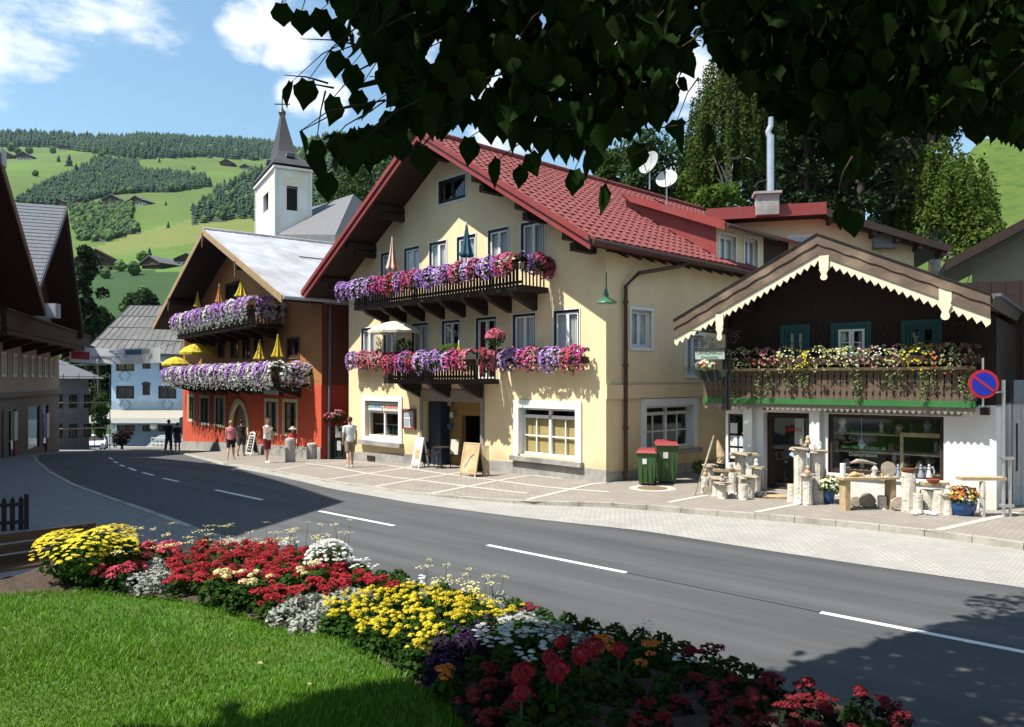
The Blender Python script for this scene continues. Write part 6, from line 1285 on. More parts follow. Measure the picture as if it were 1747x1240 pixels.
Mb = [mat('blade_%d' % i, c, tuple(x * .8 for x in c), 3, .5, tr=.35) for i, c in enumerate(((.085, .23, .006), (.12, .295, .009), (.165, .32, .015), (.20, .21, .05)))]
mi = rng.choice(4, n, p=[.4, .38, .19, .03]); setp(link('grass', npmesh('grass', V, Fc, Mb, np.concatenate([mi, mi])), kind='stuff'), 'short mown grass blades of the front lawn', 'grass')

for i, (x, y, h, w_, d) in enumerate(((-9, -9, 13, 11, 1), (2, -14, 16, 13, 1), (12, -8, 14, 10, 1), (20, 2, 13, 9, 1), (-20, -6, 14, 10, 1), (30, -14, 16, 14, 1))):  # unseen trees added behind the viewpoint to block skylight and darken the shade
    rng = np.random.default_rng(90 + i); C = rng.normal(size=(50, 3)); C /= np.linalg.norm(C, axis=1, keepdims=True); n = 2600; k = rng.integers(0, 50, n); u = rng.normal(size=(n, 3)); u /= np.linalg.norm(u, axis=1, keepdims=True)
    P = np.array([0, 0, h * .6]) + C[k] * np.array([w_ * .42, w_ * .42, h * .36]) + u * w_ * .15; r_ = empty('added_shade_tree', (x, y, 0), 0, 'broad unseen tree added behind the viewpoint to block skylight, ' + ['left', 'middle', 'right', 'far right', 'far left', 'rearmost right'][i], 'tree', 'unseen trees added to block skylight')
    V, Fc = leaves_on(P, u, .62, rng); link('crown', npmesh('crown', V, Fc, L_md), r_); MB().tube([(0, 0, -.3), (0, 0, h * .7)], [.4, .15], 8).build('trunk', M_trunk, r_)
# ================================================================ flower boxes
def petal(name, c): return mat(name, c, tuple(min(1, x * 1.25 + .02) for x in c), 30, .7, tr=.3, spec=.2)
L_dusty = leafm('dusty_silver_leaf', (.27, .29, .25), (.38, .40, .35), .15)
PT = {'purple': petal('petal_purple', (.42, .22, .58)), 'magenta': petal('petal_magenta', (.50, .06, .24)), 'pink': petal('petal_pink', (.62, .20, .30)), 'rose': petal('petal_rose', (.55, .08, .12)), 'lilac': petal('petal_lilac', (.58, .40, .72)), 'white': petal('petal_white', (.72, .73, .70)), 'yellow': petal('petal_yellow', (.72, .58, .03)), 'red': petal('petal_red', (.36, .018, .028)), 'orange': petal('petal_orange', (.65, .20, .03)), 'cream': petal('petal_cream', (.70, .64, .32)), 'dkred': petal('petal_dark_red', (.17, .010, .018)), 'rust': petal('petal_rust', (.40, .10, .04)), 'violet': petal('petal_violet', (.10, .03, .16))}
L_box = leafm('petunia_leaf', (.03, .07, .015), (.06, .11, .025), .3); L_silver = leafm('silver_leaf', (.28, .31, .25), (.38, .41, .35), .15); L_trail = leafm('trailing_leaf', (.18, .22, .08), (.30, .34, .16), .3); L_plant = leafm('bedding_leaf', (.022, .06, .008), (.045, .10, .015), .3)
CUP = [(0, 0, -.12)] + [(.5 * math.cos(t), .5 * math.sin(t), .06) for t in [2 * math.pi * k / 5 for k in range(5)]]; CUPF = [(0, 1 + k, 1 + (k + 1) % 5) for k in range(5)]
M_box = mat('flower_box_brown', (.06, .03, .018), (.04, .022, .012), 6)
def flowerbox(F_, x, d, z, W, cols, label, group, seed, hh=.34, droop=.35, leafmat=None, dens=150, fs=.075, wm=None, silver=0, name='flower_box', fr=1.0, boxm=None, turn=0):
    rng = np.random.default_rng(seed); r_ = empty(name, F_.w(x, -d, z), F_.rz + turn, label, 'flower box', group)
    MB().box(-W / 2, W / 2, -.1, .1, -.1, .09).build('box', boxm or M_box, r_)
    def surf(n, rr0=1.0):
        xs = rng.uniform(-W / 2 * 1.02, W / 2 * 1.02, n); t = rng.uniform(-.75, 2.75, n); lump = 1 + .16 * np.sin(xs * 7 + seed) + .1 * np.sin(xs * 17)
        ny, nz = -np.sin(t), np.cos(t); y = ny * .24 * lump * rr0 * fr; zz = nz * hh * lump * rr0 + .07; low = nz < 0; zz = np.where(low, nz * (hh + droop * rng.random(n)) * lump * rr0 + .07, zz)
        return np.stack([xs, y, zz], 1), np.stack([rng.normal(size=n) * .2, ny, nz * .6 + .25], 1)
    P, N_ = surf(int(dens * W * 1.1), .9); V, Fc = leaves_on(P, N_, .10, rng, .6); link('foliage', npmesh('foliage', V, Fc, leafmat or L_box), r_, kind='stuff')
    n = int(dens * W); P, N_ = surf(n); g = np.floor((P[:, 0] / W + .5) * len(cols) + rng.normal(size=n) * .35 + .0).astype(int).clip(0, len(cols) - 1)
    for ci in sorted(set(cols)):
        sel = np.array([cols[k] == ci for k in g])
        if silver: sel &= ~((np.abs(np.sin(P[:, 0] * 4.2 + seed)) < silver) & (P[:, 2] < .18))
        if not sel.any(): continue
        V, Fc = leaves_on(P[sel], N_[sel], fs, rng, .35, CUP, CUPF); link('blossoms', npmesh('blossoms', V, Fc, PT[ci]), r_, kind='stuff')
    if silver:
        k = int(dens * W * .8); xs = rng.uniform(-W / 2, W / 2, k); zz = .15 - rng.random(k) ** .8 * (hh + droop) * 1.5 * (.6 + .4 * np.abs(np.sin(xs * 4.2 + seed + 1.5))); P = np.stack([xs, -.2 - .08 * rng.random(k) * fr, zz], 1); V, Fc = leaves_on(P, np.tile([0, -1.0, .2], (k, 1)), .085, rng, .6); link('silver_foliage', npmesh('silver_foliage', V, Fc, L_silver), r_, kind='stuff')
        k = int(40 * W); xs = rng.uniform(-W / 2, W / 2, k); P = np.stack([xs, rng.uniform(-.1, .15, k), .2 + rng.random(k) * .35], 1); V, Fc = leaves_on(P, np.tile([0, 0, 1.0], (k, 1)), .09, rng, .8); link('trailing_foliage', npmesh('trailing_foliage', V, Fc, L_trail), r_, kind='stuff')
    return r_
def boxrow(F_, pxs, py0, py1, d, cols, lab, group, seed, xend=None, **k):
    if xend is not None:                              # the front corner as seen in the picture; the last box sits on the balcony's end
        p_ = F_.w(xend, -d); pc = CX + F * p_.x / p_.y; f_ = (pc - pxs[0]) / (pxs[-2] - pxs[0]); pxs = [pxs[0] + (q_ - pxs[0]) * f_ for q_ in pxs[:-1]]
    """boxes between successive picture columns, on one level"""
    n = len(pxs) - 1; z0 = F_.px(pxs[0], py0, d)[1]; z1 = F_.px(pxs[-1], py1, d)[1]; zm = (z0 + z1) / 2 - (.10 if xend is not None else 0)
    if xend is not None: flowerbox(F_, xend + .12, d / 2 - .05, zm, d * .95, cols[-1], 'flower box on the short right end of the %s' % group.replace('flower boxes on the ', ''), group, seed + 77, turn=math.pi / 2, **k)
    for i in range(n):
        a = F_.px(pxs[i], py0, d)[0]; c = F_.px(pxs[i + 1], py0, d)[0]; flowerbox(F_, (a + c) / 2, d, zm, (c - a) * .98, cols[i], lab % (ORD[i], '-'.join(dict.fromkeys(cols[i]))), group, seed + i, **k)
P_, M_, K_, R_s, Lc, W_c = 'purple', 'magenta', 'pink', 'rose', 'lilac', 'white'
boxrow(HT, [581, 622, 660, 690, 714, 751, 778, 815, 845, 880, 915, 951], 488, 458, 1.32, [[P_, P_, Lc], [Lc, P_, M_], [M_, R_s], [P_, M_], [R_s, P_, P_], [P_, Lc], [P_, M_, K_], [Lc, M_], [P_, Lc, P_], [M_, K_, R_s], [P_, R_s, M_]], '%s box from the left on the hotel upper balcony, %s petunias', 'flower boxes on the hotel upper balcony', 100, xend=BH2[1] - .02, hh=.31, droop=.12, dens=300)
boxrow(HT, [655, 690, 716, 751, 785, 815, 852], 615, 614, 1.15, [[R_s, M_], [P_, M_, R_s], [Lc, P_], [P_, Lc, M_], [M_, R_s, K_], [R_s, K_, R_s]], '%s box from the left on the hotel lower balcony, %s petunias', 'flower boxes on the hotel lower balcony', 140, xend=BH1[1] - .02, hh=.31, droop=.12, dens=300)
for k, (a, c, cols, lb) in enumerate(((597, 655, [P_, R_s, K_], 'left of the lower balcony'), (855, 922, [Lc, P_, M_, K_], 'just right of the lower balcony'), (924, 1000, [P_, Lc, R_s, M_], 'at the far right near the corner'))):
    xa, z = HT.px(a, 616 if k else 618, .32); xc = HT.px(c, 616, .32)[0]; flowerbox(HT, (xa + xc) / 2, .3, z, xc - xa, cols, 'window flower box ' + lb + ' on the cream hotel', 'window flower boxes on the hotel', 160 + k, hh=.31, droop=.15, dens=300)
boxrow(RH, [281, 300, 318, 337, 356, 375, 398, 424, 452, 484, 524], 638, 634, 1.48, [[P_, Lc, W_c]] * 9 + [[W_c, Lc, W_c]], '%s box from the left on the red inn lower balcony, %s petunias over silver leaves', 'flower boxes on the inn lower balcony', 200, xend=BR1[1], hh=.40, droop=.22, dens=150, fs=.13, silver=.34)
boxrow(RH, [297, 320, 342, 362, 384, 408, 436, 466], 548, 522, 1.48, [[Lc, P_, W_c], [P_, Lc], [P_, P_, W_c], [Lc, P_], [P_, Lc, W_c], [P_, Lc], [P_, W_c]], '%s box from the left on the red inn upper balcony, %s petunias over silver leaves', 'flower boxes on the inn upper balcony', 220, xend=BR2[1], hh=.40, droop=.22, dens=150, fs=.13, silver=.34)
boxrow(CH, [1238, 1282, 1330, 1385, 1452, 1510, 1540, 1585, 1640, 1672], 622, 606, d1 + .1, [['cream', 'cream'], ['red', 'pink', 'rose'], ['cream', 'yellow'], ['cream', 'cream'], ['white', 'pink', 'white'], ['cream', 'pink'], ['yellow', 'yellow'], ['orange', 'rust', 'cream'], ['red', 'dkred']], '%s box from the left on the chalet balcony, %s flowers and trailing leaves', 'flower boxes on the chalet balcony', 240, hh=.25, droop=.14, dens=110, fs=.05, leafmat=L_trail)
# trailing strands over the chalet railing
rng = np.random.default_rng(77); k = 0
for px in (1250, 1292, 1310, 1345, 1365, 1375, 1455, 1462, 1520, 1535, 1575, 1590, 1640, 1655):
    x, z = CH.px(px, 630, d1 + .12); L_ = rng.uniform(.35, .8) * (1.3 if px in (1250, 1462, 1292) else 1); n = int(110 * L_); t = rng.random(n); P = np.stack([rng.normal(size=n) * .05 * (1.5 - t), -.02 - .03 * rng.random(n), -t * L_], 1)
    r_ = empty('trailing_plant', CH.w(x, -d1 - .1, z), CH.rz, 'pale green strand of creeping leaves hanging over the chalet railing', 'plant', 'trailing strands on the chalet balcony'); V, Fc = leaves_on(P, np.tile([0, -1., .3], (n, 1)), .055, rng, .6); link('foliage', npmesh('foliage', V, Fc, [L_trail, L_box], rng.integers(0, 2, len(Fc))), r_, kind='stuff')
def bush(name, loc, rx, rz, n, m, size, label, cat, cols=None, fs=.06, nf=0, seed=1, group=None, zc=None):
    rng = np.random.default_rng(seed); r_ = empty(name, loc, 0, label, cat, group); u = rng.normal(size=(n, 3)); u /= np.linalg.norm(u, axis=1, keepdims=True); lump = (1 + .15 * np.sin(u[:, 0] * 5 + seed) * np.cos(u[:, 1] * 4))[:, None]
    P = u * np.array([rx, rx, rz]) * rng.uniform(.6, 1, n)[:, None] * lump + np.array([0, 0, zc if zc is not None else rz]); V, Fc = leaves_on(P, u + np.array([0, 0, .4]), size, rng, .7); link('foliage', npmesh('foliage', V, Fc, m), r_, kind='stuff')
    if nf:
        u = rng.normal(size=(nf, 3)); u /= np.linalg.norm(u, axis=1, keepdims=True); u[:, 2] = abs(u[:, 2]); P = u * np.array([rx, rx, rz]) * 1.05 + np.array([0, 0, zc if zc is not None else rz])
        for i, c in enumerate(cols):
            s = np.arange(nf) % len(cols) == i; V, Fc = leaves_on(P[s], u[s], fs, rng, .3, CUP, CUPF); link('blossoms', npmesh('blossoms', V, Fc, PT[c]), r_, kind='stuff')
    return r_
x, z = HT.px(845, 577, .9); b_ = bush('flower_ball', HT.w(x, -.9, z), .30, .28, 260, L_box, .09, 'round ball of pink geraniums standing up above the hotel lower balcony', 'flowers', ['pink', 'rose'], .08, 260, 5, zc=0); MB().tube([(0, 0, -.9), (0, 0, 0)], .02, 6).build('stem', M_dwood, b_)
x, z = HT.px(768, 598, .9); bush('potted_plant', HT.w(x, -.9, z), .45, .25, 500, L_br, .1, 'bright green leafy pot plant on the hotel lower balcony', 'plant', seed=6, zc=0)
x, z = HT.px(690, 592, .9); bush('potted_plant', HT.w(x, -.9, z), .35, .35, 400, L_dk, .1, 'dark round pot plant under the white parasol', 'plant', seed=7, zc=0)
# ---- parasols
def parasol(F_, px, ptop, pbot, d, wpx, col, label, open_=False, col2=None, group='folded parasols on the balconies'):
    x, zt = F_.px(px, ptop, d); zb = F_.px(px, pbot, d)[1]; p = F_.w(x, -d, zb); s = p.y / F; W = wpx * s; r_ = empty('parasol', p, F_.rz, label, 'parasol', group); h = zt - zb
    MB().tube([(0, 0, -.4 if not open_ else -.9), (0, 0, h)], .025, 8).build('pole', M_white, r_)
    if open_:
        n = 12; b = MB(); R_ = W / 2; vs = [(0, 0, h)]
        for j, (q, zz) in enumerate(((.35, .84), (.7, .55), (1.0, .12), (1.0, -.08))):
            for k in range(n * 2): t = math.pi * k / n; rr_ = R_ * q * (1 if k % 2 == 0 else .97); vs.append((rr_ * math.cos(t), rr_ * math.sin(t), zz * h - (.02 if k % 2 else 0) * (j > 1)))
        m_ = n * 2; fs = [(0, 1 + k, 1 + (k + 1) % m_) for k in range(m_)]
        for j in range(3): fs += [(1 + j * m_ + k, 1 + (j + 1) * m_ + k, 1 + (j + 1) * m_ + (k + 1) % m_, 1 + j * m_ + (k + 1) % m_) for k in range(m_)]
        b.add(vs, fs).build('canopy', col, r_)
        for k in range(6): t = math.pi * k / 3; MB().tube([(0, 0, h * .9), (R_ * .9 * math.cos(t), R_ * .9 * math.sin(t), h * .12)], .012, 4).build('rib', M_white, r_)
    else:
        n = 16; vs = []; pr = ((.06, 1.0), (.2, .8), (.42, .5), (.75, .2), (1.0, .06), (.85, 0))
        for q, zz in pr:
            for k in range(n): t = 2 * math.pi * k / n; rr_ = W / 2 * q * (1 + (.22 if k % 2 else -.18)); vs.append((rr_ * math.cos(t), rr_ * math.sin(t), zz * h))
        fs = [(j * n + k, j * n + (k + 1) % n, (j + 1) * n + (k + 1) % n, (j + 1) * n + k) for j in range(len(pr) - 1) for k in range(n)]; b = MB(); b.add(vs, fs)
        if col2: b.m = [1 if (i % n) % 4 < 2 else 0 for i in range(len(fs))]
        b.build('canopy', [col, col2] if col2 else col, r_)
    return r_
C_y = mat('yellow_cloth', (.72, .58, .06), (.62, .48, .04), 3, .9, tr=.25); C_w = mat('cream_cloth', (.74, .70, .58), (.68, .64, .52), 3, .9, tr=.2); C_b = mat('petrol_cloth', (.04, .12, .17), (.03, .09, .13), 3, .9); C_r = mat('salmon_cloth', (.62, .14, .10), (.52, .10, .08), 3, .9)
parasol(HT, 669, 404, 461, .8, 19, C_w, 'folded red and white parasol on the hotel upper balcony', col2=C_r)
parasol(HT, 796, 378, 438, .8, 22, C_b, 'folded petrol-blue parasol on the hotel upper balcony')
parasol(HT, 674, 547, 567, .8, 92, C_w, 'open cream parasol on the hotel lower balcony', open_=True)
parasol(HT, 783, 580, 600, .9, 8, C_y, 'tiny folded yellow parasol behind the hotel lower balcony')
for px, t, b_, w_, c, l in ((412, 474, 507, 20, C_y, 'folded bright yellow parasol at the right of the inn upper balcony'), (374, 484, 517, 12, C_r, 'folded red and yellow parasol in the middle of the inn upper balcony'), (337, 498, 524, 11, C_y, 'folded pale yellow parasol at the left of the inn upper balcony'), (443, 579, 614, 18, C_y, 'folded yellow parasol, left of the pair on the inn lower balcony'), (474, 570, 610, 19, C_y, 'folded yellow parasol, right of the pair on the inn lower balcony')):
    parasol(RH, px, t, b_, .9, w_, c, l, col2=C_y if c is C_r else None)
parasol(RH, 336, 585, 603, .9, 58, C_y, 'open yellow parasol on the inn lower balcony', open_=True); parasol(RH, 300, 608, 622, .9, 46, C_y, 'second open yellow parasol, lower and left of the other on the inn balcony', open_=True)
# ================================================================ the flower bed
def protos(name, build, k=3):
    out = []
    for i in range(k): out.append(build(np.random.default_rng(300 + len(name) * 7 + i)))
    return out
def hemi(rng, n, r, h, z0, size, tv=QV, tf=QF, tilt=.6, low=.0):
    u = rng.normal(size=(n, 3)); u /= np.linalg.norm(u, axis=1, keepdims=True); u[:, 2] = np.abs(u[:, 2]) - low; P = u * np.array([r, r, h]) * rng.uniform(.75, 1.02, n)[:, None] + np.array([0, 0, z0]); return leaves_on(P, u + np.array([0, 0, .3]), size, rng, tilt, tv, tf)
pom_v, pom_f = hemi(np.random.default_rng(4), 46, .030, .020, 0, .017, tilt=.35, low=.2)
heads = {c: npmesh('flower_head', pom_v, pom_f, PT[c]) for c in ('yellow', 'cream', 'orange', 'rust', 'white')}
star_v = [(0, 0, .003)]; star_f = []
for k in range(8):
    t = math.pi * 2 * k / 8; star_v += [(.018 * math.cos(t - .3), .018 * math.sin(t - .3), .002), (.027 * math.cos(t), .027 * math.sin(t), -.002), (.018 * math.cos(t + .3), .018 * math.sin(t + .3), .002)]; star_f.append((0, 1 + 3 * k, 2 + 3 * k, 3 + 3 * k))
daisy = npmesh('flower_head', star_v, star_f, PT['white'])
def plantset(kind, rng):
    r_ = bpy.data.objects.new(kind, None); 
    if kind == 'yellow_marigold' or kind == 'cream_marigold' or kind == 'orange_marigold':
        col = kind.split('_')[0]; V, Fc = hemi(rng, 150, .095, .17, 0, .05, tilt=.8); lf = npmesh('foliage', V, Fc, L_plant); nh = rng.integers(5, 8) if col == 'yellow' else rng.integers(2, 4); sc = {'yellow': (.62, .85), 'cream': (.8, 1.05), 'orange': (1.1, 1.5)}[col]
        H_ = [(tuple(np.array([rng.uniform(-.085, .085), rng.uniform(-.085, .085), .20 + rng.uniform(-.03, .035)])), rng.uniform(*sc), heads[col]) for _ in range(nh)]
        return lf, H_
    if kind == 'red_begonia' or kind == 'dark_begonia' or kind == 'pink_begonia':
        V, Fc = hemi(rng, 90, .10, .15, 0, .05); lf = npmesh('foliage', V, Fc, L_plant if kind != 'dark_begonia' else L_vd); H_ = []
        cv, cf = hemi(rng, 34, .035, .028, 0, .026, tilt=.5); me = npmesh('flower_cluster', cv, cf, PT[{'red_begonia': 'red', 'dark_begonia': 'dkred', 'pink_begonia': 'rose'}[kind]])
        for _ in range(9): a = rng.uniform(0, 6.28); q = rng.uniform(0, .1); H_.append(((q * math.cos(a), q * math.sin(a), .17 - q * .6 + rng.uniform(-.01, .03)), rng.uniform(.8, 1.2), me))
        return lf, H_
    if kind == 'silver_plant': V, Fc = hemi(rng, 260, .11, .14, 0, .036, tilt=1.0); return npmesh('foliage', V, Fc, L_dusty), []
    if kind == 'purple_plant':
        V, Fc = hemi(rng, 200, .11, .17, 0, .045, tilt=1.0); me = npmesh('flower_cluster', *hemi(rng, 20, .03, .03, 0, .016), PT['violet']); return npmesh('foliage', V, Fc, leafm('dark_purple_leaf', (.02, .013, .03), (.035, .022, .05), .15) if 'dark_purple_leaf' not in bpy.data.materials else bpy.data.materials['dark_purple_leaf']), [((rng.uniform(-.08, .08), rng.uniform(-.08, .08), .17), 1, me) for _ in range(2)]
    if kind == 'white_daisy': V, Fc = hemi(rng, 170, .11, .17, 0, .045, tilt=.9); return npmesh('foliage', V, Fc, L_plant), [((rng.uniform(-.11, .11), rng.uniform(-.11, .11), .20 + rng.uniform(-.03, .03)), rng.uniform(.6, .95), daisy) for _ in range(14)]
    if kind == 'green_plant': V, Fc = hemi(rng, 170, .11, .17, 0, .05, tilt=.9); return npmesh('foliage', V, Fc, L_plant), []
def mkproto(kind, rng):
    lf, H_ = plantset(kind, rng); return lf, H_
LABS = {'yellow_marigold': 'yellow marigold with pompom heads in the middle of the flower bed', 'cream_marigold': 'cream marigold with pale round heads between the red begonias', 'orange_marigold': 'orange marigold with big heads at the shaded edge of the bed', 'red_begonia': 'bright red begonia in the sunny part of the bed', 'dark_begonia': 'dark red begonia in the tree shade of the bed', 'pink_begonia': 'rose-pink begonia beside the yellow bush', 'silver_plant': 'silver-leaved plant edging the bed', 'purple_plant': 'dark purple-leaved plant right of the yellow marigolds', 'white_daisy': 'plant with small white daisy flowers at the rim of the bed', 'green_plant': 'plain green leafy plant filling the shaded bed'}
M_stem = mat('stem_green', (.05, .10, .02))
cache = {}
def put(kind, x, y, s=1.0, rng_=random.Random(9)):
    if kind not in cache:
        cache[kind] = [mkproto(kind, np.random.default_rng(hash_(kind) + i)) for i in range(4)]
    lf, H_ = cache[kind][rng_.randrange(4)]; r_ = empty(kind, (x, y, 1.40), rng_.uniform(0, 6.28), LABS[kind], 'flower' if 'green' not in kind and 'silver' not in kind else 'plant', kind.replace('_', ' ') + 's in the flower bed'); r_.scale = (s, s, s * rng_.uniform(.72, .92))
    link('foliage', lf, r_, kind='stuff')
    for p, sc, me in H_: o = link(me.name.split('.')[0], me, r_, None, None, p, (rng_.uniform(-.3, .3), rng_.uniform(-.3, .3), 0)); o.scale = (sc, sc, sc)
def hash_(k): return sum(ord(c) * (i + 3) for i, c in enumerate(k))
POLY = [('yellow_marigold', [(528, 1035), (600, 1003), (700, 992), (790, 1005), (885, 1028), (880, 1042), (820, 1040), (765, 1062), (722, 1095), (690, 1112), (640, 1095), (560, 1066)], .21),
        ('red_begonia', [(275, 968), (300, 938), (360, 915), (460, 914), (560, 940), (600, 968), (530, 966), (450, 985), (380, 975), (300, 980)], .2),
        ('red_begonia', [(348, 1022), (430, 1003), (500, 985), (600, 968), (700, 988), (690, 996), (600, 1000), (500, 1015), (440, 1036), (370, 1034)], .2),
        ('pink_begonia', [(150, 1010), (175, 965), (240, 930), (300, 915), (300, 935), (250, 965), (205, 1000), (190, 1012)], .2),
        ('silver_plant', [(200, 1016), (215, 985), (250, 962), (275, 945), (282, 970), (290, 1005), (270, 1022)], .15),
        ('cream_marigold', [(262, 1012), (290, 992), (380, 986), (480, 966), (560, 958), (580, 975), (500, 985), (420, 1008), (345, 1028), (280, 1030)], .2),
        ('silver_plant', [(430, 1050), (500, 1018), (600, 1000), (640, 1003), (560, 1022), (530, 1045), (528, 1072), (470, 1066)], .15),
        ('purple_plant', [(720, 1098), (765, 1062), (820, 1040), (870, 1045), (825, 1072), (790, 1105), (760, 1130), (730, 1115)], .18),
        ('white_daisy', [(800, 1075), (850, 1042), (930, 1045), (1000, 1075), (985, 1092), (930, 1105), (850, 1110)], .2),
        ('silver_plant', [(840, 1035), (900, 1030), (960, 1048), (1000, 1062), (960, 1066), (900, 1050)], .2),
        ('orange_marigold', [(690, 1105), (720, 1095), (790, 1090), (800, 1120), (760, 1140), (710, 1130)], .22),
        ('orange_marigold', [(960, 1062), (1060, 1072), (1130, 1100), (1100, 1112), (1020, 1088), (960, 1080)], .22),
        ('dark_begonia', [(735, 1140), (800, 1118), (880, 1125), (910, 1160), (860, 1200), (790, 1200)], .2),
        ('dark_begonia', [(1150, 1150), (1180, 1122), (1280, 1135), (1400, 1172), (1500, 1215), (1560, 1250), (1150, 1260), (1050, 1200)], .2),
        ('green_plant', [(900, 1110), (1000, 1090), (1120, 1112), (1160, 1150), (1050, 1200), (1100, 1260), (880, 1260), (890, 1180)], .2)]
POLY.sort(key=lambda q: 0 if q[0] == 'silver_plant' else 1); placed = []; rng = np.random.default_rng(31); cnt = {}
for kind, poly, htop in POLY:
    pr = {'yellow_marigold': .095, 'orange_marigold': .16, 'cream_marigold': .13}.get(kind, .135); xs = [p[0] for p in poly]; ys = [p[1] for p in poly]
    for _ in range(2600):
        px, py = rng.uniform(min(xs), max(xs)), rng.uniform(min(ys), max(ys))
        if not inpoly(px, py, poly): continue
        x, y = TP(px, py, 1.4 + htop * .8)
        if any((x - q[0]) ** 2 + (y - q[1]) ** 2 < pr * pr for q in placed): continue
        yb = float(np.interp(x, [p[0] for p in Og], [p[1] for p in Og])); ye = float(np.interp(x, sorted(p[0] for p in Eg), [q[1] for q in sorted(Eg)]))
        if y > yb + .25 or y < ye + .06: continue
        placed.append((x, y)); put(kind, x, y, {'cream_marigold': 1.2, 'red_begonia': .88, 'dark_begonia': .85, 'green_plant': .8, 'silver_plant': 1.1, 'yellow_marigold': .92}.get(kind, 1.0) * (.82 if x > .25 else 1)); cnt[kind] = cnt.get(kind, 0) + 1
# filler where nothing grows yet
for _ in range(6000):
    i = rng.integers(0, 69); t = rng.random(); q = A_[i] * (1 - t) + B_[i] * t; x, y = q
    if y < 2.2 or abs(x / y) > .75 or x < -3.0: continue
    if t < .06 or any((x - p[0]) ** 2 + (y - p[1]) ** 2 < (.15 if x < 0 else .115) ** 2 for p in placed): continue
    placed.append((x, y)); k = ['green_plant', 'silver_plant', 'white_daisy', 'cream_marigold'][rng.choice(4, p=[.5, .2, .2, .1])]
    if x > .0: k = ['green_plant', 'dark_begonia', 'white_daisy'][rng.choice(3, p=[.6, .3, .1])]
    put(k, x, y, .7 if x > 0 else .85); cnt[k] = cnt.get(k, 0) + 1
print('PLANTS', cnt)
# red dahlias
dv, df = hemi(np.random.default_rng(8), 60, .05, .035, 0, .035, tilt=.4, low=.35); dme = npmesh('flower_head', dv, df, PT['red'])
for i, (px, py, s, l) in enumerate(((893, 1147, 1.15, 'front left of the group'), (951, 1143, 1.2, 'front middle of the group'), (992, 1116, 1.1, 'centre of the group'), (1012, 1103, 1.15, 'just behind the centre'), (1056, 1107, .85, 'rightmost'), (958, 1094, .8, 'rearmost left'), (938, 1120, .8, 'smallest, between two bigger ones'), (890, 1180, .8, 'lowest, nearest the lawn'))):
    x, y = TP(px, py, 1.66); r_ = empty('red_dahlia', (x, y, 1.4), 0, 'red dahlia bloom in the shade, ' + l, 'flower', 'red dahlias in the shaded bed'); MB().tube([(0, .02, 0), (0, 0, .26)], .005, 5).build('stem', M_stem, r_); o = link('flower_head', dme, r_, None, None, (0, 0, .26), (.5, 0, 0)); o.scale = (s,) * 3; V, Fc = hemi(np.random.default_rng(60 + i), 60, .08, .16, 0, .055); link('foliage', npmesh('foliage', V, Fc, L_plant), r_, kind='stuff')
# tall airy white umbels along the back rim
M_umb = PT['cream']; uv, uf = [], []
rng = np.random.default_rng(14)
um = npmesh('flower_head', *[a for a in leaves_on(np.stack([rng.normal(size=22) * .017, rng.normal(size=22) * .017, rng.normal(size=22) * .004], 1), np.tile([0, 0, 1.], (22, 1)), .013, rng, .3)], M_umb)
stem = MB().tube([(0, 0, 0), (.01, 0, .16), (0, .01, .34)], [.003, .002, .0015], 4).mesh('stem', M_stem)
for i in range(78):
    if i < 58: px = rng.uniform(215, 600); py = rng.uniform(886, 925) + (600 - px) * .02
    else: px = rng.uniform(690, 850); py = 955 + (px - 690) * .15 + rng.uniform(-10, 32)
    x, y = TP(px, py, 1.4 + .35); y2 = float(np.interp(x, [p[0] for p in Og], [p[1] for p in Og])); s = 1.0
    y_ = min(y, y2 + .1); x = (px - CX) / F * y_; h = CZ - (py - HY) / F * y_ - 1.38
    if h < .12 or h > .6: continue
    r_ = empty('white_umbel', (x, y_, 1.38), rng.uniform(0, 6), 'thin stalk with a flat cream flower head along the back rim of the bed', 'flower', 'tall cream umbels at the back of the bed'); r_.rotation_euler = (rng.normal() * .12, rng.normal() * .12, rng.uniform(0, 6)); o = link('stem', stem, r_); o.scale = (1, 1, h / .34); o = link('flower_head', um, r_, None, None, (0, .01, h)); q = rng.uniform(.7, 1.3); o.scale = (q, q, q)
# yellow bush at the left end and the white bush
c = TP(118, 1008, 1.4); r_ = bush('yellow_flower_bush', (c[0], c[1] + .32, 1.36), .36, .20, 2200, L_plant, .05, 'big bushy plant full of yellow daisies at the left end of the bed', 'bush', seed=3, zc=.22)
rng = np.random.default_rng(19); n = 420; u = rng.normal(size=(n, 3)); u /= np.linalg.norm(u, axis=1, keepdims=True); u[:, 2] = abs(u[:, 2]) ** .5; u[:, 2] += .05; P = u * np.array([.37, .37, .22]) * (1 + .13 * np.sin(u[:, :1] * 6)) + np.array([0, 0, .21]); V, Fc = leaves_on(P, u * .3 + np.array([0, 0, 1.]), 1.0, rng, .25, [tuple(a * .9 for a in p) for p in star_v], star_f); link('blossoms', npmesh('blossoms', V, Fc, PT['yellow']), r_, kind='stuff')
c = TP(560, 950, 1.4); c = TP(562, 925, 1.66); r_ = bush('white_flower_bush', (c[0], c[1], 1.38), .19, .15, 700, L_plant, .04, 'rounded white-flowering bush at the far rim against the road', 'bush', seed=8, zc=.12)
n = 260; u = rng.normal(size=(n, 3)); u /= np.linalg.norm(u, axis=1, keepdims=True); u[:, 2] = abs(u[:, 2]); P = u * np.array([.2, .2, .17]) + np.array([0, 0, .13]); V, Fc = leaves_on(P, u * .5 + np.array([0, 0, .8]), .75, rng, .3, star_v, star_f); link('blossoms', npmesh('blossoms', V, Fc, PT['white']), r_, kind='stuff')
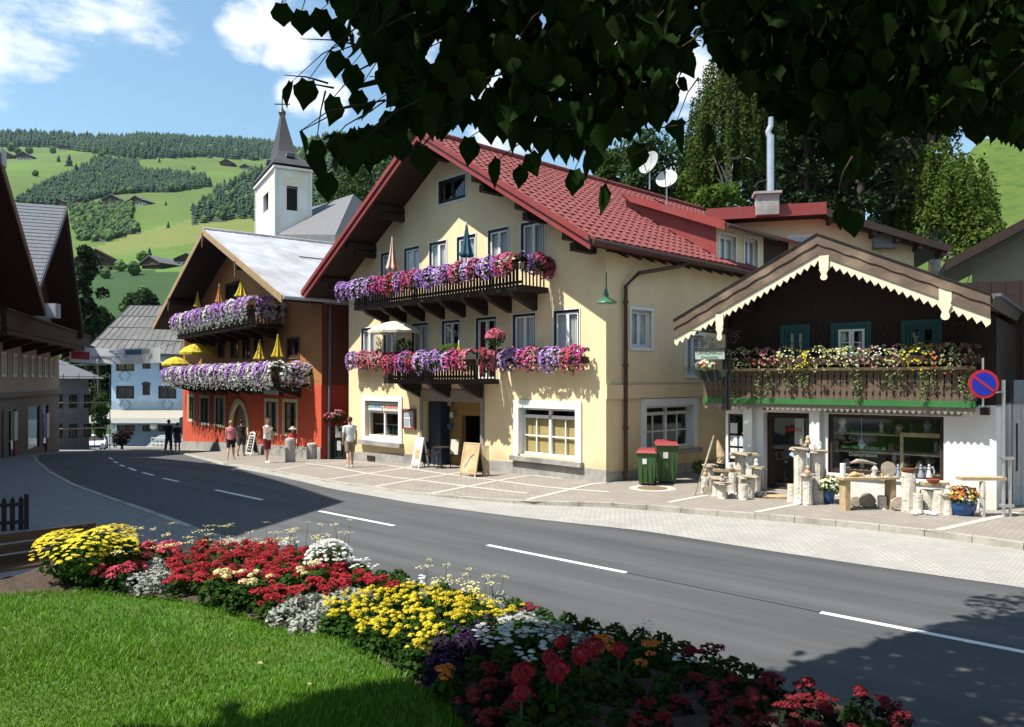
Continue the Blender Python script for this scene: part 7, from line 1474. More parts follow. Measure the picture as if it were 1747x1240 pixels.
# fallen leaves on the lawn
lf = npmesh('fallen_leaf', [tuple(np.array(v) * .028) for v in lind_v], lind_f, mat('dry_leaf', (.35, .28, .10)))
for i, (px, py) in enumerate(((440, 1132), (526, 1169))):
    x, y = TP(px, py, 1.43); o = link('fallen_leaf', lf, None, None, None, (x, y, 1.435), (.2, .1, i * 1.3)); setp(o, 'dry yellow leaf lying on the lawn, ' + ['in the middle', 'at the left', 'near the bed edge', 'towards the begonias', 'at the lower left edge'][i], 'leaf', 'fallen leaves on the lawn')
# ================================================================ people
def remeshed(mb, name, m, vox):
    me = mb.mesh(name, m); o = bpy.data.objects.new('t', me); COL.objects.link(o); md = o.modifiers.new('r', 'REMESH'); md.mode = 'VOXEL'; md.voxel_size = vox; md.use_smooth_shade = True
    sm = o.modifiers.new('s', 'SMOOTH'); sm.factor = .5; sm.iterations = 2
    dg = bpy.context.evaluated_depsgraph_get(); r = bpy.data.meshes.new_from_object(o.evaluated_get(dg)); bpy.data.objects.remove(o)
    r.name = name
    if not r.materials: r.materials.append(m)
    return r
def loft(b, rings, n=14):                             # rings: (centre, rx, ry)
    s0 = len(b.v)
    for c, rx, ry in rings:
        for k in range(n): t = 2 * math.pi * k / n; b.v.append((c[0] + rx * math.cos(t), c[1] + ry * math.sin(t), c[2]))
    for j in range(len(rings) - 1):
        for k in range(n): b.f.append((s0 + j * n + k, s0 + j * n + (k + 1) % n, s0 + (j + 1) * n + (k + 1) % n, s0 + (j + 1) * n + k)); b.m.append(0)
    b.f.append(tuple(s0 + k for k in range(n - 1, -1, -1))); b.m.append(0); e = s0 + (len(rings) - 1) * n; b.f.append(tuple(e + k for k in range(n))); b.m.append(0)
def person(loc, rz, h, label, skin, hair, top, bottom, legs=((.35, .15), (-.3, .25)), arms=((.25, .3), (-.2, .3)), sleeves=True, longp=False, skirt=False, hair_long=False, shoes=None, lean=0.0, child=False, bust=0, extra=None, armout=(.08, .08)):
    r_ = empty('person', loc, rz, label, 'person'); S = h / 1.75; hs = 1.18 if child else 1.0
    def D(a): return Vector((0, -math.sin(a), -math.cos(a)))
    j = {}
    for i, sx in enumerate((-1, 1)):
        hip = Vector((sx * .092, 0, .93)); th, kn = legs[i]; knee = hip + D(th) * .43; ank = knee + D(th - kn) * .42; j['l', i] = (hip, knee, ank)
        sh_ = Vector((sx * .185, .0, 1.415)); a1, e1 = arms[i]; o = armout[i]; el = sh_ + (D(a1) + Vector((sx * o * 1.6, 0, 0))).normalized() * .29; wr = el + (D(a1 + e1) + Vector((sx * o * .3, 0, 0))).normalized() * .25; j['a', i] = (sh_, el, wr)
    low = min(j['l', 0][2].z, j['l', 1][2].z) - .07
    b = MB(); loft(b, [((0, 0, .86), .10, .08), ((0, .005, .93), .165, .115), ((0, 0, 1.04), .145, .10), ((0, -.005, 1.15), .135, .095), ((0, -.012, 1.30), .165, .115 + bust), ((0, 0, 1.42), .17, .095), ((0, .0, 1.47), .09, .07), ((0, .0, 1.49), .058, .06), ((0, -.008, 1.56), .05, .055)])
    H0 = Vector((0, -.015, 1.645)); loft(b, [(H0 + Vector((0, -.01, -.115 * hs)), .035, .04), (H0 + Vector((0, -.005, -.08 * hs)), .058, .068), (H0 + Vector((0, 0, -.03)), .072 * hs, .088 * hs), (H0 + Vector((0, .005, .03)), .076 * hs, .096 * hs), (H0 + Vector((0, .005, .08 * hs)), .062 * hs, .078 * hs), (H0 + Vector((0, 0, .108 * hs)), .03, .04)])
    b.tube([H0 + Vector((0, -.085, .0)), H0 + Vector((0, -.108 * hs, -.035))], [.008, .016], 8)
    for sx in (-1, 1): b.tube([H0 + Vector((sx * .07 * hs, .01, -.03)), H0 + Vector((sx * .082 * hs, .015, .02))], [.01, .016], 8)
    for i, sx in enumerate((-1, 1)):
        hip, kn, an = j['l', i]; b.tube([hip + Vector((0, 0, .05)), hip - Vector((0, 0, .04)), (hip + kn) / 2, kn, kn + (an - kn) * .35 + Vector((0, .012, 0)), an], [.075, .088, .074, .055, .055, .036], 12)
        f = an + Vector((sx * .015, 0, 0)); b.tube([f + Vector((0, .05, -.035)), f + Vector((0, -.03, -.025)), f + Vector((0, -.12, -.045)), f + Vector((0, -.17, -.052))], [.032, .04, .032, .02], 10)
        sh_, el, wr = j['a', i]; b.tube([sh_ + Vector((-sx * .05, 0, .01)), sh_, (sh_ + el) / 2, el, (el + wr) / 2, wr], [.05, .052, .044, .036, .036, .025], 12)
        d = (wr - el).normalized(); pm = wr + d * .05; side = Vector((0, -1, 0)); b.tube([wr, pm, wr + d * .09], [.024, .034, .03], 10)
        for q, L_ in zip((-1.5, -.5, .5, 1.5), (.06, .075, .072, .06)): s0 = wr + d * .085 + side * q * .018; b.tube([s0, s0 + d * L_ * .55 + side * q * .004, s0 + d * L_ + Vector((-sx * .018, 0, 0))], [.0095, .009, .008], 6)
        t0 = wr + d * .03 + side * .028; b.tube([t0, t0 + d * .03 + side * .025, t0 + d * .06 + side * .028], [.011, .010, .009], 6)
    def fin(mb, nm, m, vox=.0135):
        mb.v = [(p[0] * S, p[1] * S - lean * max(0, p[2] - .9) * S, (p[2] - low) * S) for p in mb.v]; return link(nm, remeshed(mb, nm, m, vox), r_)
    body = fin(b, 'body', skin)
    c = MB(); w = .014; loft(c, [((0, 0, .90), .168 + w, .118 + w), ((0, 0, 1.04), .152 + w, .108 + w), ((0, -.005, 1.15), .146 + w, .104 + w), ((0, -.012, 1.30), .168 + w, .118 + bust + w), ((0, 0, 1.42), .165 + w, .095 + w), ((0, 0, 1.475), .10, .078)])
    for i, sx in enumerate((-1, 1)):
        sh_, el, wr = j['a', i]
        if sleeves: c.tube([sh_ + Vector((-sx * .06, 0, .0)), sh_, sh_ + (el - sh_) * (.72 if sleeves is True else 1.0)], [.06, .064, .06], 12)
        if sleeves == 'long': c.tube([el, wr], [.055, .045], 10)
    fin(c, 'shirt', top)
    c = MB(); loft(c, [((0, 0, .84), .12, .10), ((0, 0, .90), .182, .132), ((0, 0, 1.0), .158, .116), ((0, 0, 1.03), .150, .11)])
    for i in (0, 1):
        hip, kn, an = j['l', i]; c.tube([hip + Vector((0, 0, .04)), hip, kn + (hip - kn) * .1] + ([an] if longp else []), [.09, .104, .086] + ([.06] if longp else []), 12)
    fin(c, 'trousers' if longp else 'shorts', bottom)
    c = MB(); loft(c, [(H0 + Vector((0, .05, -.05)), .05 * hs, .04 * hs), (H0 + Vector((0, .028, -.0)), .082 * hs, .08 * hs), (H0 + Vector((0, .018, .05)), .086 * hs, .096 * hs), (H0 + Vector((0, .012, .10 * hs)), .066 * hs, .08 * hs), (H0 + Vector((0, .01, .125 * hs)), .03, .035)])
    if hair_long: loft(c, [(H0 + Vector((0, .085, -.26)), .05, .02), (H0 + Vector((0, .075, -.12)), .075, .035), (H0 + Vector((0, .06, .03)), .07, .04)])
    fin(c, 'hair', hair)
    c = MB()
    for i, sx in enumerate((-1, 1)): an = j['l', i][2] + Vector((sx * .015, 0, 0)); c.tube([an + Vector((0, .055, -.04)), an + Vector((0, -.03, -.035)), an + Vector((0, -.13, -.05)), an + Vector((0, -.18, -.055))], [.038, .046, .038, .024], 10)
    fin(c, 'shoes', shoes or M_paper, .012)
    c = MB()
    for sx in (-1, 1): c.lathe([(.004, -.008), (.009, 0), (.004, .008)], 8, (sx * .03, -.1 * hs, 1.648))
    c.box(-.022, .022, -.103 * hs, -.095, 1.578, 1.586)
    c.v = [(p[0] * S, p[1] * S - lean * max(0, p[2] - .9) * S, (p[2] - low) * S) for p in c.v]; c.build('face_features', M_black, r_)
    if extra: extra(r_, j, low, S)
    return r_
SK = mat('skin', (.55, .31, .21), (.48, .26, .17), 4, .6); SK2 = mat('skin_tanned', (.42, .23, .15), (.36, .19, .12), 4, .6)
def cl(n, c): return mat(n, c, tuple(x * .8 for x in c), 12, .9, .4, 30)
HB = flat('hair_brown', (.10, .055, .03)); HY_ = flat('hair_blond', (.45, .32, .15)); HK = flat('hair_black', (.015, .012, .01))
def gpt(px, py): q = G(px, py, .035); return (q.x, q.y, PH(q.x, q.y))
def bagx(r_, j, low, S):
    wr = j['a', 1][2]; MB().box(wr.x * S - .02, wr.x * S + .1, wr.y * S - .12, wr.y * S + .12, (wr.z - low) * S - .32, (wr.z - low) * S - .06).build('bag', flat('dark_bag', (.05, .045, .04)), r_)
person(gpt(597, 797), math.radians(200), 1.78, 'man in white shirt and khaki shorts walking past the hotel corner', SK, HB, cl('white_shirt', (.70, .72, .74)), cl('khaki', (.26, .21, .14)), ((.22, .1), (-.28, .2)), ((.1, .15), (-.15, .5)))
person(gpt(394, 783), math.radians(190), 1.66, 'blond woman in pink tank top and black shorts before the inn door', SK, HY_, cl('pink_top', (.60, .22, .27)), cl('black_shorts', (.015, .015, .018)), ((.2, .1), (-.2, .25)), ((.05, .2), (-.1, .25)), sleeves=False, hair_long=False, bust=.012)
person(gpt(412, 778), math.radians(170), 1.74, 'man in black shirt beside the blond woman before the inn door', SK2, HK, cl('black_shirt', (.018, .016, .016)), cl('dark_grey_shorts', (.05, .05, .055)), ((.1, .05), (-.15, .2)), ((.1, .3), (0, .2)))
person(gpt(456, 789), math.radians(60), 1.72, 'person in white tank top and dark red shorts on the pavement before the inn', SK, HB, cl('white_tank', (.74, .74, .72)), cl('wine_shorts', (.17, .02, .03)), ((.12, .05), (-.12, .1)), ((.7, 1.4), (.1, .3)), sleeves=False)
q = gpt(495, 784); person((q[0], q[1] + .35, q[2]), math.radians(15), 1.32, 'child in red dress and pale sun hat behind the stone bollard', SK, HY_, cl('red_dress', (.50, .025, .02)), cl('red_shorts', (.45, .02, .02)), ((.25, .1), (-.3, .1)), ((.3, .8), (.4, .5)), child=True,
       extra=lambda r_, j, low, S: MB().lathe([(.17, 0), (.175, .01), (.09, .03), (.085, .09), (.02, .11)], 16, (0, -.01, (1.70 - low) * S)).build('sun_hat', C_w, r_))
for px, py, rz, l, c1, c2 in ((288, 770, 170, 'dark-clad man at the shaded left end of the inn', (.012, .014, .03), (.03, .04, .07)), (303, 771, 200, 'woman in black top at the shaded left end of the inn', (.012, .012, .012), (.05, .05, .06))):
    person(gpt(px, py), math.radians(rz), 1.8 if px < 300 else 1.62, l, SK2, HK, cl('dark_top%d' % px, c1), cl('dark_bottom%d' % px, c2), ((.1, .05), (-.15, .15)), ((.1, .3), (0, .4)), longp=px < 300)
# ================================================================ street furniture and goods
def pav_at(px, py):
    y = 3 / ((py - HY) / F)
    for _ in range(60): x = (px - CX) / F * y; z = PH(x, y); y = y * .5 + .5 * (CZ - z) * F / (py - HY)
    return Vector(((px - CX) / F * y, y, PH((px - CX) / F * y, y)))
M_conc = mat('concrete', (.42, .40, .36), (.33, .31, .28), 8, .9, .3, 40)
for px, py, h, r, lab, m in ((495, 788, .95, .2, 'pale stone bollard in front of the child', M_conc), (533, 783, .7, .24, 'low grey stone bollard at the inn corner', M_stone)):
    p = pav_at(px, py); MB().lathe([(r, 0), (r * .97, h * .9), (r * .85, h * .97), (r * .4, h)], 18).build('post', m, empty('bollard', p, 0, lab, 'bollard', 'stone bollards by the inn'))
M_chalk = mat('chalkboard', (.02, .022, .02), (.035, .038, .035), 9, .8)
def aboard(px, py, wpx, hpx, rz, lab, face, frame, arch=False, name='sandwich_board'):
    p = pav_at(px, py); s = p.y / F; W, Hh = wpx * s, hpx * s; r_ = empty(name, p, rz, lab, 'sandwich board', 'sandwich boards on the pavement')
    for sg in (-1, 1):
        M_ = Matrix.Rotation(sg * .22, 4, 'X'); M_.translation = (0, sg * Hh * .22, 0)
        if sg < 0: M_ = Matrix.Translation((0, -Hh * .22, 0)) @ Matrix.Rotation(-.22, 4, 'X')
        else: M_ = Matrix.Translation((0, Hh * .22, 0)) @ Matrix.Rotation(.22, 4, 'X')
        b = MB(); b.box(-W / 2, W / 2, -.012, .012, Hh * .12, Hh * .97, 0, M_).build('board', face if sg < 0 else M_chalk, r_); b = MB()
        for a_, c_ in ((-W / 2 - .03, -W / 2 + .02), (W / 2 - .02, W / 2 + .03)): b.box(a_, c_, -.02, .02, 0, Hh, 0, M_)
        b.box(-W / 2, W / 2, -.02, .02, Hh * .96, Hh, 0, M_).box(-W / 2, W / 2, -.02, .02, Hh * .10, Hh * .14, 0, M_)
        if arch:
            for k in range(8): t0, t1 = math.pi * k / 8, math.pi * (k + 1) / 8; b.bar(M_ @ Vector((W / 2 * math.cos(t0), 0, Hh + W / 3 * math.sin(t0))), M_ @ Vector((W / 2 * math.cos(t1), 0, Hh + W / 3 * math.sin(t1))), .04, .05)
        b.build('frame', frame, r_)
    return r_, W, Hh
M_map = mat('map_paper', (.62, .52, .32), (.40, .27, .12), 3, .8, detail=8, c3=(.55, .25, .12), s3=2.2); M_wood = mat('light_wood', (.55, .42, .25), (.45, .33, .18), 6, .6, stretch=(6, 1, 1))
r_, W, Hh = aboard(431, 776, 17, 34, -.9 + .15, 'white arched blackboard stand before the inn', M_chalk, M_white, True)
for k in range(5): t = text_obj(('Tageskarte', 'Suppe', 'Schnitzel', 'Strudel', 'Kaffee')[k], Hh * .09, M_paper, r_, (0, -Hh * .235 + (.85 - k * .14) * Hh * .2, (.85 - k * .14) * Hh), (math.radians(90) - .22, 0, 0))
r_, W, Hh = aboard(806, 812, 34, 58, HT.rz + .12, 'wooden sandwich board with a brown map before the hotel door', M_map, M_wood)
MB().tube([(-W * .3, -Hh * .2, Hh * .3), (-W * .1, -Hh * .16, Hh * .45), (W * .05, -Hh * .12, Hh * .6), (W * .25, -Hh * .11, Hh * .7)], .012, 5).build('printed_route', M_paper, r_)
aboard(829, 811, 8, 52, HT.rz + .9, 'narrow wooden sandwich board seen edge-on right of the map board', M_wood, M_wood)
r_, W, Hh = aboard(717, 797, 17, 52, HT.rz + .1, 'white sandwich board with posters left of the hotel door', M_paper, M_white)
MB().box(-W * .3, W * .3, -.0, .01, 0, Hh * .3).build('poster', flat('ochre_poster', (.5, .36, .15)), r_, loc=(0, -Hh * .235 + .02 + .045, Hh * .3), rot=(-.22, 0, 0))
for c, l in (((.6, .3), 'hotel'),): pass
# café table and chairs in the doorway
def chair(p, rz, lab):
    r_ = empty('cafe_chair', p, rz, lab, 'chair', 'café chairs at the hotel door'); m = M_dwood
    MB().box(-.2, .2, -.2, .2, .43, .46).build('seat', m, r_); MB().box(-.2, .2, .18, .21, .62, .88).build('backrest', m, r_)
    for sx in (-.18, .18):
        MB().tube([(sx, .19, 0), (sx, .2, .88)], .018, 6).build('leg', m, r_); MB().tube([(sx, -.18, 0), (sx, -.18, .44)], .018, 6).build('leg', m, r_)
p = pav_at(752, 800); q = pav_at(740, 798); q2 = pav_at(772, 799); t_ = empty('cafe_table', p + Vector((0, .25, 0)), 0, 'small round dark café table in the hotel doorway', 'table'); MB().lathe([(.3, .70), (.3, .73)], 20).build('tabletop', M_dwood, t_); MB().tube([(0, 0, .02), (0, 0, .7)], .03, 8).lathe([(.2, 0), (.18, .03)], 14).build('base', M_black, t_)
chair(q + Vector((-.1, .3, 0)), 1.2, 'dark café chair left of the little table'); chair(q2 + Vector((.1, .2, 0)), -1.5, 'dark café chair right of the little table, near the map board')
ms = empty('menu_stand', q2 + Vector((.0, .15, 0)), HT.rz, 'pale printed menu leaning on the right café chair', 'menu'); MB().box(-.16, .16, -.01, .01, .46, .98).build('card', mat('menu_card', (.62, .60, .5)), ms, rot=(-.15, 0, .3))
# wheelie bins
M_bg = mat('bin_green', (.05, .115, .035), (.04, .09, .03), 5, .45); M_br = mat('bin_red', (.30, .05, .045), (.25, .04, .04), 5, .45)
def wbin(px, py, wpx, hpx, rz, lab):
    p = pav_at(px, py); s = p.y / F; W, Hh = wpx * s, hpx * s; D_ = W * 1.1; r_ = empty('wheelie_bin', p, rz, lab, 'wheelie bin', 'wheelie bins beside the hotel')
    b = MB(); b.v = [(-W * .40, -D_ * .38, .06), (W * .40, -D_ * .38, .06), (W * .40, D_ * .34, .06), (-W * .40, D_ * .34, .06), (-W / 2, -D_ / 2, Hh * .9), (W / 2, -D_ / 2, Hh * .9), (W / 2, D_ / 2, Hh * .9), (-W / 2, D_ / 2, Hh * .9)]
    b.f = [(0, 3, 2, 1), (4, 5, 6, 7), (0, 1, 5, 4), (1, 2, 6, 5), (2, 3, 7, 6), (3, 0, 4, 7)]; b.m = [0] * 6
    b.box(-W * .52, W * .52, -D_ * .52, D_ * .52, Hh * .86, Hh * .9); b.build('tub', M_bg, r_)
    for k in (-.25, 0, .25): MB().box(W * k - .012, W * k + .012, -D_ * .5, -D_ * .40, .12, Hh * .82, 0, Matrix.Translation((0, .012, 0))).build('rib', M_bg, r_)
    b = MB(); b.v = [(-W * .54, -D_ * .56, Hh * .9), (W * .54, -D_ * .56, Hh * .9), (W * .54, D_ * .54, Hh * .93), (-W * .54, D_ * .54, Hh * .93), (-W * .42, -D_ * .42, Hh * .97), (W * .42, -D_ * .42, Hh * .97), (W * .42, D_ * .4, Hh), (-W * .42, D_ * .4, Hh)]; b.f = [(0, 3, 2, 1), (4, 5, 6, 7), (0, 1, 5, 4), (1, 2, 6, 5), (2, 3, 7, 6), (3, 0, 4, 7)]; b.m = [0] * 6; b.build('lid', M_br, r_)
    MB().tube([(-W * .35, D_ * .62, Hh * .9), (W * .35, D_ * .62, Hh * .9)], .02, 8).build('handle', M_bg, r_)
    for sx in (-1, 1): MB().tube([(sx * W * .36, D_ * .36, .09), (sx * W * .46, D_ * .36, .09)], .09, 14).build('wheel', M_black, r_)
    MB().box(-W * .2, W * .02, -D_ * .505, -D_ * .5 + .02, Hh * .6, Hh * .74).build('sticker', M_paper, r_)
wbin(1104, 827, 32, 62, -.25, 'smaller green wheelie bin with red lid, left, against the hotel side wall'); wbin(1137, 823, 36, 72, -.1, 'larger green wheelie bin with red lid, right, against the hotel side wall')
# wall lamp on the hotel corner
p = at(1034, 517, 20.6); lr = empty('wall_lamp', p, 0, 'green enamel gooseneck lamp hanging at the hotel corner', 'lamp'); M_lg = mat('lamp_green', (.05, .17, .09), (.04, .13, .07), 4, .35)
MB().lathe([(.30, 0), (.29, .02), (.12, .13), (.06, .15)], 24).build('shade', M_lg, lr); MB().lathe([(.07, .13), (.075, .25), (.045, .27), (.05, .34), (.03, .4)], 14).build('socket', M_lg, lr); MB().lathe([(.04, -.05), (.05, -.01), (.03, .05)], 12).build('bulb', M_paper, lr)
MB().tube([(0, 0, .38), (0, 0, .72), (.02, .05, .84), (.03, .12, .84), (.03, .17, .72), (.03, .17, .3)], .016, 8).tube([(.0, 0, .55), (.1, .6, .55)], .016, 6).build('bracket', M_lg, lr)
# hanging wrought-iron sign of the shop
SG = Frame(*at(1240, 700, 19.4)[:2], .93, -.36); sg = SG.root('shop_sign', 'wrought-iron sign bracket with pale lettered panel hanging at the chalet corner', 'sign')
def sp(px, py): a, z = SG.px(px, py); return (a, 0, z)
MB().tube([sp(1239, 528), sp(1239, 600), sp(1239, 700)], .022, 8).box(sp(1239, 0)[0] - .1, sp(1239, 0)[0] + .1, .03, .12, sp(1239, 700)[2], sp(1239, 612)[2]).build('post', M_black, sg); MB().tube([sp(1176, 564), sp(1264, 565)], .012, 6).tube([sp(1186, 594), sp(1240, 594)], .012, 6).build('arm', M_black, sg)
b = MB()
for cx_, cy_, r0, sgn in ((1192, 584, 9, 1), (1208, 580, 8, -1), (1222, 582, 10, 1), (1250, 578, 11, -1), (1214, 590, 5, 1), (1174, 628, 7, 1), (1200, 588, 5, -1)):
    pts = []
    for k in range(20): t = k / 19; a = t * 3.6 * math.pi * sgn; rr_ = r0 * (1 - .8 * t); pts.append(sp(cx_ + rr_ * math.cos(a), cy_ + rr_ * math.sin(a)))
    b.tube(pts, .010, 5)
b.build('scrollwork', M_black, sg, kind='stuff')
x0, _, z1 = sp(1184, 597); x1, _, z0 = sp(1238, 614); MB().ring(x0, x1, z0, z1, .02, -.07, .07).build('panel_frame', M_black, sg); MB().box(x0 + .02, x1 - .02, -.05, .05, z0 + .02, z1 - .02).build('panel', mat('sign_face', (.50, .56, .50)), sg)
text_obj('LANDHAUS', .125, M_gltr, sg, ((x0 + x1) / 2, -.055, (z0 + z1) / 2 + .05), ext=.001); text_obj('Geschenke', .10, M_gltr, sg, ((x0 + x1) / 2, -.055, (z0 + z1) / 2 - .06), ext=.001)
b = MB(); c0 = sp(1212, 622); R_ = (sp(1240, 0)[0] - sp(1178, 0)[0]) / 2
P2_ = [(c0[0] + R_ * math.cos(t), c0[2] - R_ * .95 * abs(math.sin(t)) ** .8) for t in np.linspace(0, math.pi, 15)]
for i in range(14): q = [P2_[i], P2_[i + 1], (P2_[i + 1][0], c0[2] - .12), (P2_[i][0], c0[2] - .12)]; b.add([(p_[0], -.015, p_[1]) for p_ in q] + [(p_[0], .015, p_[1]) for p_ in q], [(0, 1, 2, 3), (4, 7, 6, 5), (0, 4, 5, 1)])
b.build('crescent_plate', mat('dark_green_iron', (.02, .03, .022)), sg)
fl = bush('flower_basket', SG.w(sp(1205, 622)[0], -.08, sp(1205, 624)[2]), .25, .13, 160, L_trail, .08, 'dried flower arrangement on the crescent plate of the shop sign', 'flowers', ['cream', 'white', 'rust'], .09, 60, 12, zc=0)
# no-stopping sign and posts
p = at(1678, 655, 15.9); s_ = empty('no_stopping_sign', p, -.1, 'round blue and red no-stopping sign on its short pole at the chalet corner', 'traffic sign'); R_ = 24.5 * 15.9 / F; RX = Matrix.Rotation(math.radians(90), 4, 'X')
MB().lathe([(R_, -.005), (R_, .012)], 36, M=RX).build('red_disc', mat('sign_red_film', (.50, .02, .03), (.45, .02, .03), 3, .35), s_); MB().lathe([(R_ * .8, .013), (R_ * .8, .018)], 36, M=RX).build('blue_disc', mat('sign_blue_film', (.015, .03, .42), (.012, .025, .36), 3, .35), s_)
MB().box(-R_ * .8, R_ * .8, -.024, -.019, -R_ * .08, R_ * .08, 0, Matrix.Rotation(math.radians(38), 4, 'Y')).build('red_bar', bpy.data.materials['sign_red_film'], s_)
MB().tube([(0, .03, -.48), (0, .03, .55)], .022, 8).build('pole', M_steel, s_)
g = pav_at(1712, 881); tp = CZ - (648 - HY) / F * g.y; ps = empty('metal_post', g, 0, 'grey metal post with clamps at the right corner of the chalet', 'post'); MB().tube([(0, 0, -.1), (0, 0, tp - g.z)], .035, 10).build('pole', M_steel, ps); MB().tube([(.14, 0, -.1), (.14, 0, 1.25)], .03, 8).build('pole', M_steel, ps)
MB().tube([(-.02, 0, tp - g.z - .25), (-.42, .0, tp - g.z - .3)], .015, 6).build('arm', M_steel, ps)
for z in (.2, 1.2): MB().box(-.06, .2, -.05, .05, z, z + .06).build('clamp', M_steel, ps)
# ---- birch logs and goods in front of the shop
M_bir = mat('birch', (.66, .62, .54), (.16, .13, .10), 7, .85, .6, 30, detail=6, lo=.56, hi=.66, stretch=(1, 1, 3.2), c3=(.45, .38, .28), s3=3); M_slabw = mat('raw_wood', (.50, .38, .22), (.38, .27, .14), 6, .8, .4, 30); M_drift = mat('driftwood', (.42, .36, .28), (.28, .23, .17), 8, .85, .5, 30)
def sat(px, py, back=0.0): p = pav_at(px, py); return p + Vector((0, back, 0))
def log(px, ytop, ybot, wpx, lab, slabw=0, top=None):
    p = sat(px, ybot); s = p.y / F; h = (ybot - ytop) * s; r = wpx * s / 2; r_ = empty('birch_log', p, px * .7, lab, 'log', 'birch logs in front of the shop'); b = MB(); b.lathe([(r * 1.05, 0), (r, h * .1), (r * .97, h * .5), (r * 1.0, h * .9), (r * .96, h)], 14, wob=.06); b.build('trunk', M_bir, r_, smooth=False); MB().lathe([(r * .88, h), (r * .86, h + .006)], 14).build('cut_face', M_slabw, r_)
    if slabw: W = slabw * s / 2; MB().lathe([(W, h + .01), (W * 1.03, h + .035), (W * .98, h + .06)], 12, wob=.12).build('slab', M_drift, r_)
    return r_
LG = [(1211, 796, 836, 12, 'slim birch log with slab at the far left of the goods', 22), (1224, 818, 847, 15, 'short thick log stool left of the stone heap', 30), (1263, 776, 838, 14, 'birch log carrying a round slab behind the stone heap', 32), (1276, 816, 848, 19, 'wide birch stump beside the white stones', 32), (1365, 768, 858, 17, 'tall birch column left of the blue flower pot', 30), (1393, 772, 858, 19, 'tall birch column against the white post', 34), (1550, 806, 873, 18, 'birch column with rust-coloured bowl before the shop window', 0), (1582, 836, 874, 18, 'birch stump, left of the pair right of the bowl column', 0), (1602, 836, 876, 18, 'birch stump, right of the pair right of the bowl column', 0), (1280, 764, 832, 7, 'thin log post carrying a white board', 0), (1240, 800, 842, 9, 'thin birch log in the left heap', 0)]
LG += [(1203, 812, 840, 11, 'short log, leftmost of the front row of the heap', 0), (1232, 826, 850, 13, 'squat log stool in front of the pale plank', 26), (1251, 806, 843, 13, 'birch log just left of the round-slab log', 0), (1290, 800, 843, 12, 'birch log at the right end of the stone heap', 24), (1268, 826, 852, 13, 'low front log among the white pebbles', 0), (1378, 812, 861, 13, 'short birch log between the two tall columns', 22), (1350, 826, 856, 11, 'short log at the foot of the left tall column', 0), (1402, 800, 856, 12, 'birch log behind the blue flower pot', 0), (1566, 842, 876, 13, 'small stump right beside the bowl column', 0), (1617, 846, 878, 12, 'small stump left of the blue basin', 20), (1505, 846, 868, 12, 'short log under the right end of the display bench', 0)]
for l_ in LG: log(l_[0], l_[1], l_[2], l_[3] * 1.22, l_[4], l_[5] * 1.1)
for i, (x_, y_, b_, l) in enumerate(((1203, 806, 840, 'on the leftmost short log'), (1232, 816, 850, 'on the squat log stool'), (1290, 790, 843, 'on the right end log of the heap'), (1378, 803, 861, 'between the tall columns'), (1248, 797, 843, 'on the pale plank'), (1617, 838, 878, 'on the small stump by the basin'), (1378, 752, 858, 'on the left tall column'))):
    p_ = sat(x_, b_); p_ = Vector((p_.x, p_.y, CZ - (y_ + 6 - HY) / F * p_.y)); r_ = empty('carved_figure', p_, i, 'small wood and bark figure ' + l, 'carving', 'small carvings among the logs'); MB().lathe([(.05, 0), (.07, .05), (.04, .11), (.05, .16), (.015, .21)], 9, wob=.12).build('body', [M_slabw, M_drift, M_bir][i % 3], r_)
def obj1(name, label, cat, loc, mb, m, rz=0, part='body', group=None): r_ = empty(name, loc, rz, label, cat, group); mb.build(part, m, r_); return r_
def on(px, py, base): p = sat(px, base); return Vector((p.x, p.y, CZ - (py - HY) / F * p.y))      # a point above the pavement point under (px, base)
S17 = 18.0 / F
q0 = sat(1184, 845); q1 = on(1218, 743, 842); MB_ = MB().tube([(0, 0, 0), tuple((q1 - q0) * .5 + Vector((.03, 0, .02))), tuple(q1 - q0)], [.035, .03, .02], 7); obj1('driftwood_pole', 'long leaning driftwood branch at the left end of the goods', 'branch', q0, MB_, M_drift)
bush('potted_plant', sat(1192, 818) + Vector((0, 0, .15)), .19, .22, 260, L_br, .08, 'green leafy plant behind the leaning branch', 'plant', seed=31)
for (x0_, x1_, y_, base, lab) in ((1218, 1262, 803, 842, 'pale plank across the left log heap'), (1246, 1292, 776, 838, 'driftwood shelf with small carvings'), (1573, 1614, 826, 875, 'thick raw slab on the two stumps'), (1636, 1712, 817, 880, 'long raw board of the birch table at the right')):
    a = on(x0_, y_, base); c = on(x1_, y_, base); L_ = (c - a).length; obj1('wood_plank', lab, 'plank', a, MB().box(0, L_, -.12, .12, -.02, .045), M_slabw, math.atan2(c.y - a.y, c.x - a.x), group='planks of the shop display')
for x_, yt, yb in ((1676, 822, 881),): log(x_, yt, yb, 9, 'thin birch leg under the long board at the right')
p = on(1229, 790, 842); obj1('carved_owl', 'tall brown carved driftwood figure on the left heap', 'carving', p, MB().tube([(0, 0, 0), (.02, 0, .18), (-.03, 0, .38), (-.07, 0, .58)], [.10, .12, .08, .02], 9), M_slabw)
p = on(1276, 763, 832); r_ = obj1('white_board', 'small white board standing on the thin log post', 'board', p, MB().box(-.12, .12, -.02, .02, 0, .36).box(-.15, .15, -.03, .03, .36, .40), M_paper)
